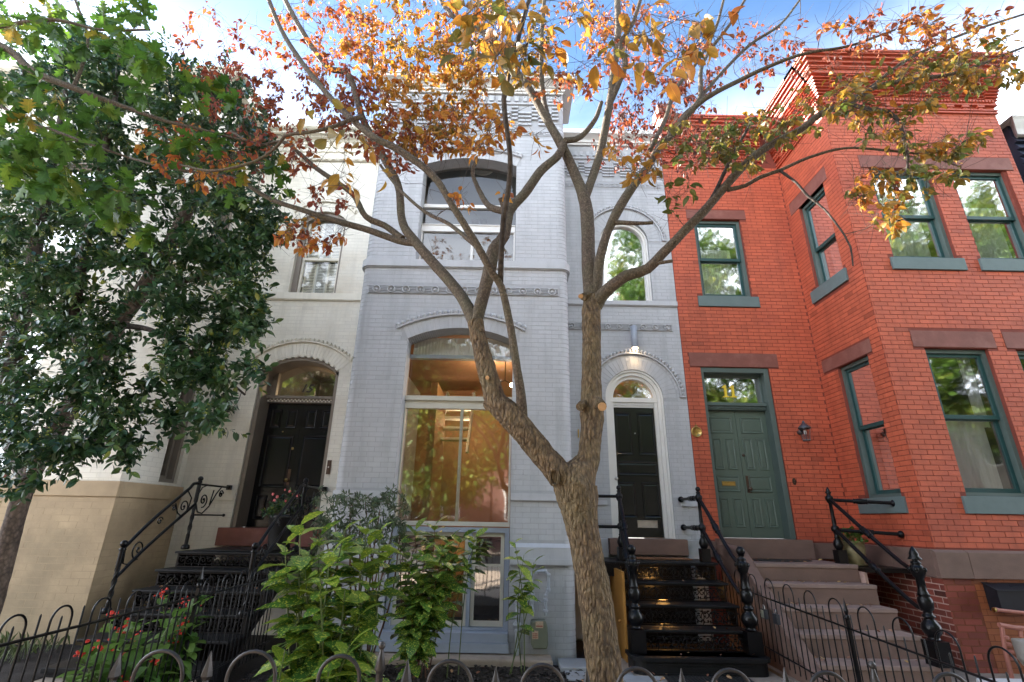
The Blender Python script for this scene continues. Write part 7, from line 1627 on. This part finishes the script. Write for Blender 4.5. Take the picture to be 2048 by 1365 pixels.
# ------------------------------------------------------------------ shrubs
def shrub(name, label, base, stems, mat_stem, leafbase, mat_leaf, nleaf, size, spread=.9, tone=(.3, .25), stem_r=.007, cat='shrub', top_frac=.75, whorl=True, minpx=9, droop=.25, tipbright=.0, frac=None):
    root = thing(name, label, cat, tuple(base)); base = np.asarray(base, float); LP, LD_, LN, LS, LT = [], [], [], [], []
    for st in stems:
        tip = np.array(st[:3]); r = st[3] if len(st) > 3 else stem_r; b0 = base+np.array([rng.uniform(-.10, .10), rng.uniform(-.10, .10), 0]); m_ = (b0+tip)/2+np.array([rng.normal(0, .05), rng.normal(0, .05), .05])
        P = spline([(*b0, r), (*m_, r*.85), (*tip, r*.45)], .06)
        bb = MB(); bb.tube([tuple(p[:3]-base) for p in P], list(P[:, 3]), 6); bb.build('stem', mat_stem, root)
        K = len(P); ax = norm(P[-1, :3]-P[-3, :3]); fr = top_frac if frac is None else frac
        for k in range(nleaf):
            f = 1-fr*(k/nleaf)**1.25*rng.uniform(.85, 1.1); i = int(max(0, min(K-1, f*(K-1)))); p = P[i, :3]; a = k*2.4+rng.uniform(-.4, .4)
            out_ = np.array([math.cos(a), math.sin(a), 0]); up = max(.0, 1-k/4)
            d = norm(out_*spread+np.array([0, 0, .15+.9*up-droop*(k/nleaf)])+rng.normal(0, .15, 3))
            LP.append(p+out_*r); LD_.append(d); LN.append(norm(np.array([0, 0, 1.0])+out_*-.2+rng.normal(0, .25, 3))); LS.append(size*rng.uniform(.65, 1.2)*(.75 if k < 3 else 1)); LT.append(tone[0]+rng.uniform(-1, 1)*tone[1]+(tipbright if k < 7 else 0))
    leaf_cloud(root, leafbase, LP, LD_, LN, LS, np.clip(LT, 0, 1), mat_leaf, local=base, stuff='foliage', minpx=minpx)
    return root
auc = leaf_ovate(9, .27, .12, .28, serr=.10, base=1.0)
def T_(lst): return [tuple(at(px, py, Y)) for px, py, Y in lst]
shrub('aucuba_shrub', 'tall speckled yellow-green shrub nearest the camera before the basement window', tuple(np.append(at(655, 1400, 3.35)[:2], 0.0)),
      T_([(600, 1050, 3.2), (640, 1070, 3.3), (570, 1090, 3.3), (690, 1060, 3.4), (735, 1050, 3.45), (660, 1110, 3.1), (610, 1140, 3.2), (720, 1120, 3.3), (690, 1180, 3.15), (640, 1210, 3.2), (590, 1200, 3.3), (735, 1090, 3.5), (570, 1300, 3.1), (700, 1290, 3.0), (660, 1330, 3.0), (760, 1060, 3.5), (620, 1100, 3.4), (680, 1100, 3.5), (750, 1130, 3.4), (600, 1260, 3.3), (720, 1230, 3.2), (640, 1150, 3.0)]),
      M['stem_green'], auc, M['aucuba_leaf'], 30, .18, tone=(.36, .28), tipbright=.45, droop=.1)
shrub('aucuba_shrub', 'darker green speckled shrub against the basement window, behind the tall one', tuple(np.append(at(838, 1310, 6.0)[:2], 0.0)),
      T_([(830, 1060, 5.9), (870, 1050, 5.9), (800, 1085, 5.8), (900, 1080, 6.0), (850, 1100, 5.7), (815, 1130, 5.8), (910, 1110, 5.9), (880, 1140, 5.8), (840, 1160, 5.7), (925, 1075, 6.0), (800, 1190, 5.8), (860, 1200, 5.7), (820, 1235, 5.7), (885, 1100, 5.6), (950, 1090, 6.1)]),
      M['stem_brown'], auc, M['aucuba_leaf'], 34, .21, tone=(.3, .25), tipbright=.3, droop=.15)
shrub('aucuba_shrub', 'single tall young green stem with few leaves before the gas meter', tuple(np.append(at(1036, 1300, 6.2)[:2], 0.0)),
      T_([(1030, 1085, 6.1), (1048, 1110, 6.2), (1068, 1125, 6.2), (1045, 1180, 6.1)]), M['stem_green'], auc, M['aucuba_leaf'], 12, .19, tone=(.5, .3), tipbright=.4, frac=.5)
shrub('aucuba_shrub', 'thin green shoot with a small leaf tuft before the right basement pane', tuple(np.append(at(915, 1290, 6.1)[:2], 0.0)),
      T_([(950, 1075, 6.1), (940, 1120, 6.0)]), M['stem_green'], auc, M['aucuba_leaf'], 10, .19, tone=(.5, .3), tipbright=.3, frac=.3)
nan = leaf_ovate(3, .13, .1, .15)
nd = shrub('nandina_shrub', 'airy shrub of narrow grey-green leaves on a bundle of brown canes', tuple(np.append(at(728, 1315, 6.1)[:2], 0.0)),
      [(*p, .011) for p in T_([(700, 1010, 6.0), (730, 1000, 6.1), (760, 1020, 6.0), (790, 1040, 6.0), (670, 1030, 6.0), (650, 1050, 6.1), (800, 1070, 5.9), (720, 1040, 5.8), (770, 1080, 5.8), (690, 1070, 5.9), (740, 1060, 6.1), (785, 1110, 5.8)])],
      M['stem_brown'], nan, M['nandina_leaf'], 8, .06, tone=(.45, .3))
LP, LD_, LN, LS, LT = [], [], [], [], []; tw = []
nb = np.append(at(728, 1315, 6.1)[:2], 0.0)
for _ in range(150):
    a, q = rng.uniform(-1, 1, 2); c = at(720+a*95, 1040+q*55, rng.uniform(5.7, 6.3)); e = c+rng.normal(0, .07, 3); tw.append((np.array([c, (c+e)/2, e]), np.array([.002, .0015, .001])))
    for k in range(16):
        p = c+(e-c)*rng.rand(); d = norm(rng.normal(0, 1, 3)+np.array([0, 0, .2])); LP.append(p); LD_.append(d); LN.append(norm(rng.normal(0, .5, 3)+[0, 0, 1])); LS.append(rng.uniform(.05, .09)); LT.append(rng.uniform(0, .75)+(.25 if rng.rand() < .05 else 0))
V, F = tubes_np(tw, 4); link('twigs', np_mesh('twigs', V-nb, F, tone=np.full(len(V), .5)), M['stem_brown'], nd, kind='stuff')
leaf_cloud(nd, nan, LP, LD_, LN, LS, np.clip(LT, 0, 1), M['nandina_leaf'], local=nb, stuff='foliage', ntop=0)
# red begonias beyond the left fence
beg = leaf_ovate(6, .40, .10, .25, base=.75)
for i, (px, py, Y, hh) in enumerate([(300, 1400, 4.2, .66), (400, 1370, 4.9, .74), (350, 1420, 4.55, .62)]):
    bs_ = at(px, py, Y); bs_[2] = .05; bs_[0] = min(bs_[0], -2.86)
    stems = [(bs_[0]+rng.uniform(-.26, .20), Y+rng.uniform(-.2, .2), hh*rng.uniform(.55, 1.25)) for _ in range(9)]
    stems = [(min(s[0], -2.80), s[1], s[2]) for s in stems]
    rt = shrub('begonia_plant', ['bright green begonia with red flowers at the lower left, middle plant', 'begonia with red flowers nearest the iron steps', 'low begonia between the two taller red-flowered ones'][i], tuple(bs_), stems, M['stem_green'], beg, M['begonia_leaf'], 12, .19, tone=(.5, .4), cat='plant', spread=1.0, droop=.8)
    def fl(b):
        for s in stems[:6]:
            for _ in range(9):
                c = np.array(s)+np.array([0, -.02, .05])+rng.normal(0, .022, 3)-bs_; b.ball(c, rng.uniform(.008, .017), 6, 4, sq=(1, 1, .7))
    quick('flower_cluster', M['red_petal'], rt, fl, kind='stuff')
# plants in the two pots
def pot_plant(name, label, c, rad, hh, mat, lb, n, s, petals=None):
    c = np.array(c, float); root = thing(name, label, 'plant', tuple(c)); LP, LD_, LN, LS, LT = [], [], [], [], []; b = MB()
    for _ in range(n//6):
        v = norm(rng.normal(0, 1, 3)); v[2] = abs(v[2]); e = c+v*np.array([rad, rad, hh])*rng.uniform(.5, 1); b.tube([(0, 0, 0), tuple((e-c)*.5+np.array([0, 0, .03])), tuple(e-c)], .003, 4)
        for k in range(6):
            d = norm(rng.normal(0, 1, 3)+v*.6); LP.append(e+rng.normal(0, .012, 3)); LD_.append(d); LN.append(norm(np.array([0, 0, 1.])+rng.normal(0, .5, 3))); LS.append(s*rng.uniform(.7, 1.2)); LT.append(rng.rand())
    b.build('stem', M['stem_green'], root); leaf_cloud(root, lb, LP, LD_, LN, LS, LT, mat, local=c, stuff='foliage')
    if petals: quick('flower_cluster', M[petals], root, lambda q: [q.ball((rng.uniform(-1, 1)*rad*.7, -rad*.5+rng.normal(0, .03), hh*rng.uniform(.5, 1.0)), rng.uniform(.012, .024), 8, 5, sq=(1, .6, 1)) for _ in range(9)], kind='stuff')
pot_plant('potted_plant', 'bushy green plant in the olive pot on the brownstone landing', (4.86, 7.42, 1.35), .22, .22, M['begonia_leaf'], leaf_ovate(4, .42, .1, .2), 150, .05)
pot_plant('potted_plant', 'pink-flowered bushy plant in the black pot beside the cream house door', (-3.12, 7.28, 1.60), .27, .34, M['holly_leaf'], leaf_ovate(4, .2, .1, .2), 330, .065, 'pink_petal')
# fallen leaves, in loose drifts
def fallen(name, label, spots, n, s=.055):
    LP, LD_, LN, LS, LT = [], [], [], [], []
    for _ in range(n):
        x0, x1, y0, y1, z = spots[rng.randint(len(spots))]; a = rng.uniform(0, 6.28); LP.append((rng.uniform(x0, x1), rng.uniform(y0, y1)**1.0, z+.006)); LD_.append((math.cos(a), math.sin(a), rng.uniform(-.1, .15))); LN.append(norm(np.array([0, 0, 1.])+rng.normal(0, .25, 3))); LS.append(s*rng.uniform(.5, 1.2)); LT.append(rng.rand())
    V0, U0, F0 = leaf_ovate(4, .30, .25, -.25); P, D, N, S, T = map(np.asarray, (LP, LD_, LN, LS, LT)); Y = norm(D); X = norm(np.cross(Y, N)); Z = np.cross(X, Y); Mx = np.stack([X, Y, Z], -1)*S[:, None, None]
    V = np.einsum('nij,vj->nvi', Mx, V0)+P[:, None, :]; F = (F0[None]+len(V0)*np.arange(n)[:, None, None]).reshape(-1, 4)
    o = link(name, np_mesh(name, V.reshape(-1, 3), F, tone=np.repeat(T, len(V0)), uv=np.tile(U0, (n, 1)), smooth=True), M['dry_leaf'], None, kind='stuff'); o['label'] = label; o['category'] = 'leaves'
fallen('fallen_leaves', 'dry fallen leaves scattered on the brownstone steps', [(3.4, 4.6, RT[i][0]+.14, (RT[i-1][0] if i else 7.9), RT[i][1]) for i in range(5)], 75)
fallen('fallen_leaves', 'dry fallen leaves on the dark mulch', [(-2.6, 1.0, 3.6, 6.4, .03), (-6, -2.9, 3.4, 5.4, .08), (.7, 3.0, 5.4, 6.7, .04)], 170)
fallen('fallen_leaves', 'few small leaves on the black iron steps', [(1.55, 2.8, 6.52, 6.68, .42), (1.5, 2.8, 6.32, 6.45, .195), (-4.3, -2.95, 6.2, 6.4, .56), (-4.3, -2.95, 6.5, 6.7, .75), (1.55, 2.8, 7.0, 7.15, .87), (1.6, 2.7, 7.3, 7.6, 1.087)], 34, .045)
# grass tufts at the foot of the cream base
b = MB()
for _ in range(260):
    x, y = rng.uniform(-6.4, -5.1), rng.uniform(5.9, 6.7); a = rng.uniform(0, 6.28); h = rng.uniform(.06, .2); dx, dy = math.cos(a)*.05, math.sin(a)*.05
    b.add([(x, y, .1), (x+.006, y, .1), (x+dx*.6+.003, y+dy*.6, .1+h*.7), (x+dx*1.5, y+dy*1.5, .1+h)], [(0, 1, 2), (0, 2, 3)])
o = b.build('grass', M['stem_green'], None, kind='stuff'); o['label'] = 'thin grass tufts at the foot of the cream wall'; o['category'] = 'grass'

# ------------------------------------------------------------------ street trees behind the camera, seen in the panes
slf = (np.array([(-.3, 0, 0), (.3, 0, 0), (.3, 1, .1), (-.3, 1, .1)], float), np.array([(-1, 0), (1, 0), (1, 1), (-1, 1)], float), np.array([(0, 1, 2, 3)]))
for i, (x, y, hgt, rad) in enumerate([(-12, -9.5, 11, 3.8), (-3.2, -7.5, 9.5, 3.6), (3.6, -12.0, 15, 3.8), (9.5, -9.5, 20, 4.6), (15.5, -8.5, 20, 5.0), (22.5, -8.5, 20, 5.2), (31.5, -9.0, 15, 5.2)]):
    rt = thing('street_tree', 'green street tree over the road behind the camera, '+['first from the left', 'second from the left and lowest', 'third from the left', 'fourth from the left', 'fifth from the left', 'sixth from the left and tallest', 'farthest right'][i], 'tree', (x, y, 0), group='street trees over the road')
    sk = Skel(); trunk = [(x, y, -.1, .2), (x+.1, y, hgt*.3, .15), (x, y+.1, hgt*.6, .10), (x, y, hgt*.9, .03)]
    bb, P = limb_mesh(trunk, 10, .05, i, .3); bb.v = [tuple(np.array(v)-np.array([x, y, 0])) for v in bb.v]; bb.build('trunk', M['bark'], rt); sk.add(P)
    tg = []
    for _ in range(int(34*rad)):
        v = norm(rng.normal(0, 1, 3)); tg.append(np.array([x, y, hgt*.60])+v*rng.uniform(.45, 1)*np.array([rad, rad, hgt*.40]))
    pths = sk.grow(tg, .35, .06, .05); V, F = tubes_np(pths, 4); link('branches', np_mesh('branches', V-np.array([x, y, 0]), F, tone=np.full(len(V), .5)), M['twig'], rt, kind='stuff')
    LP, LD_, LN, LS, LT = [], [], [], [], []
    for pth, _r in pths:
        t_ = rng.uniform(.2, .8)
        for k in range(260):
            LP.append(pth[-1]+rng.normal(0, .42, 3)); LD_.append(rng.normal(0, 1, 3)); LN.append(rng.normal(0, .6, 3)+np.array([0, 0, 1.])); LS.append(rng.uniform(.11, .21)); LT.append(t_+rng.uniform(-.2, .2))
    leaf_cloud(rt, slf, LP, LD_, LN, LS, np.clip(LT, 0, 1), M['street_leaf'], local=(x, y, 0), ntop=0)

# ------------------------------------------------------------------ final: put each house empty at its base, label leftovers
def rebase(root, loc):
    root.location = loc; inv = Matrix.Translation(-Vector(loc))
    for c in root.children: c.matrix_parent_inverse = inv
rebase(blue_root, (-.7, 6.8, 0)); rebase(red_root, (5.6, 7.3, 0)); rebase(cr_root, (-5.2, 7.5, 0)); rebase(nv, (11, 7, 0)); rebase(bs, (2.17, 7.1, 0)); rebase(cs, (-3.6, 6.8, 0)); rebase(rs, (3.98, 6.8, 0)); rebase(ff, (.5, 2.0, 0)); rebase(gm, (.35, 6.72, 0)); rebase(gm2, (6.0, 6.3, 0))
for o in COL.objects:
    if o.parent is None and o.get('kind') == 'stuff' and 'category' not in o: o['category'] = 'mulch'
    if o.name.startswith('living_room_light') or o.type == 'LIGHT' and o.name != 'sun': pass
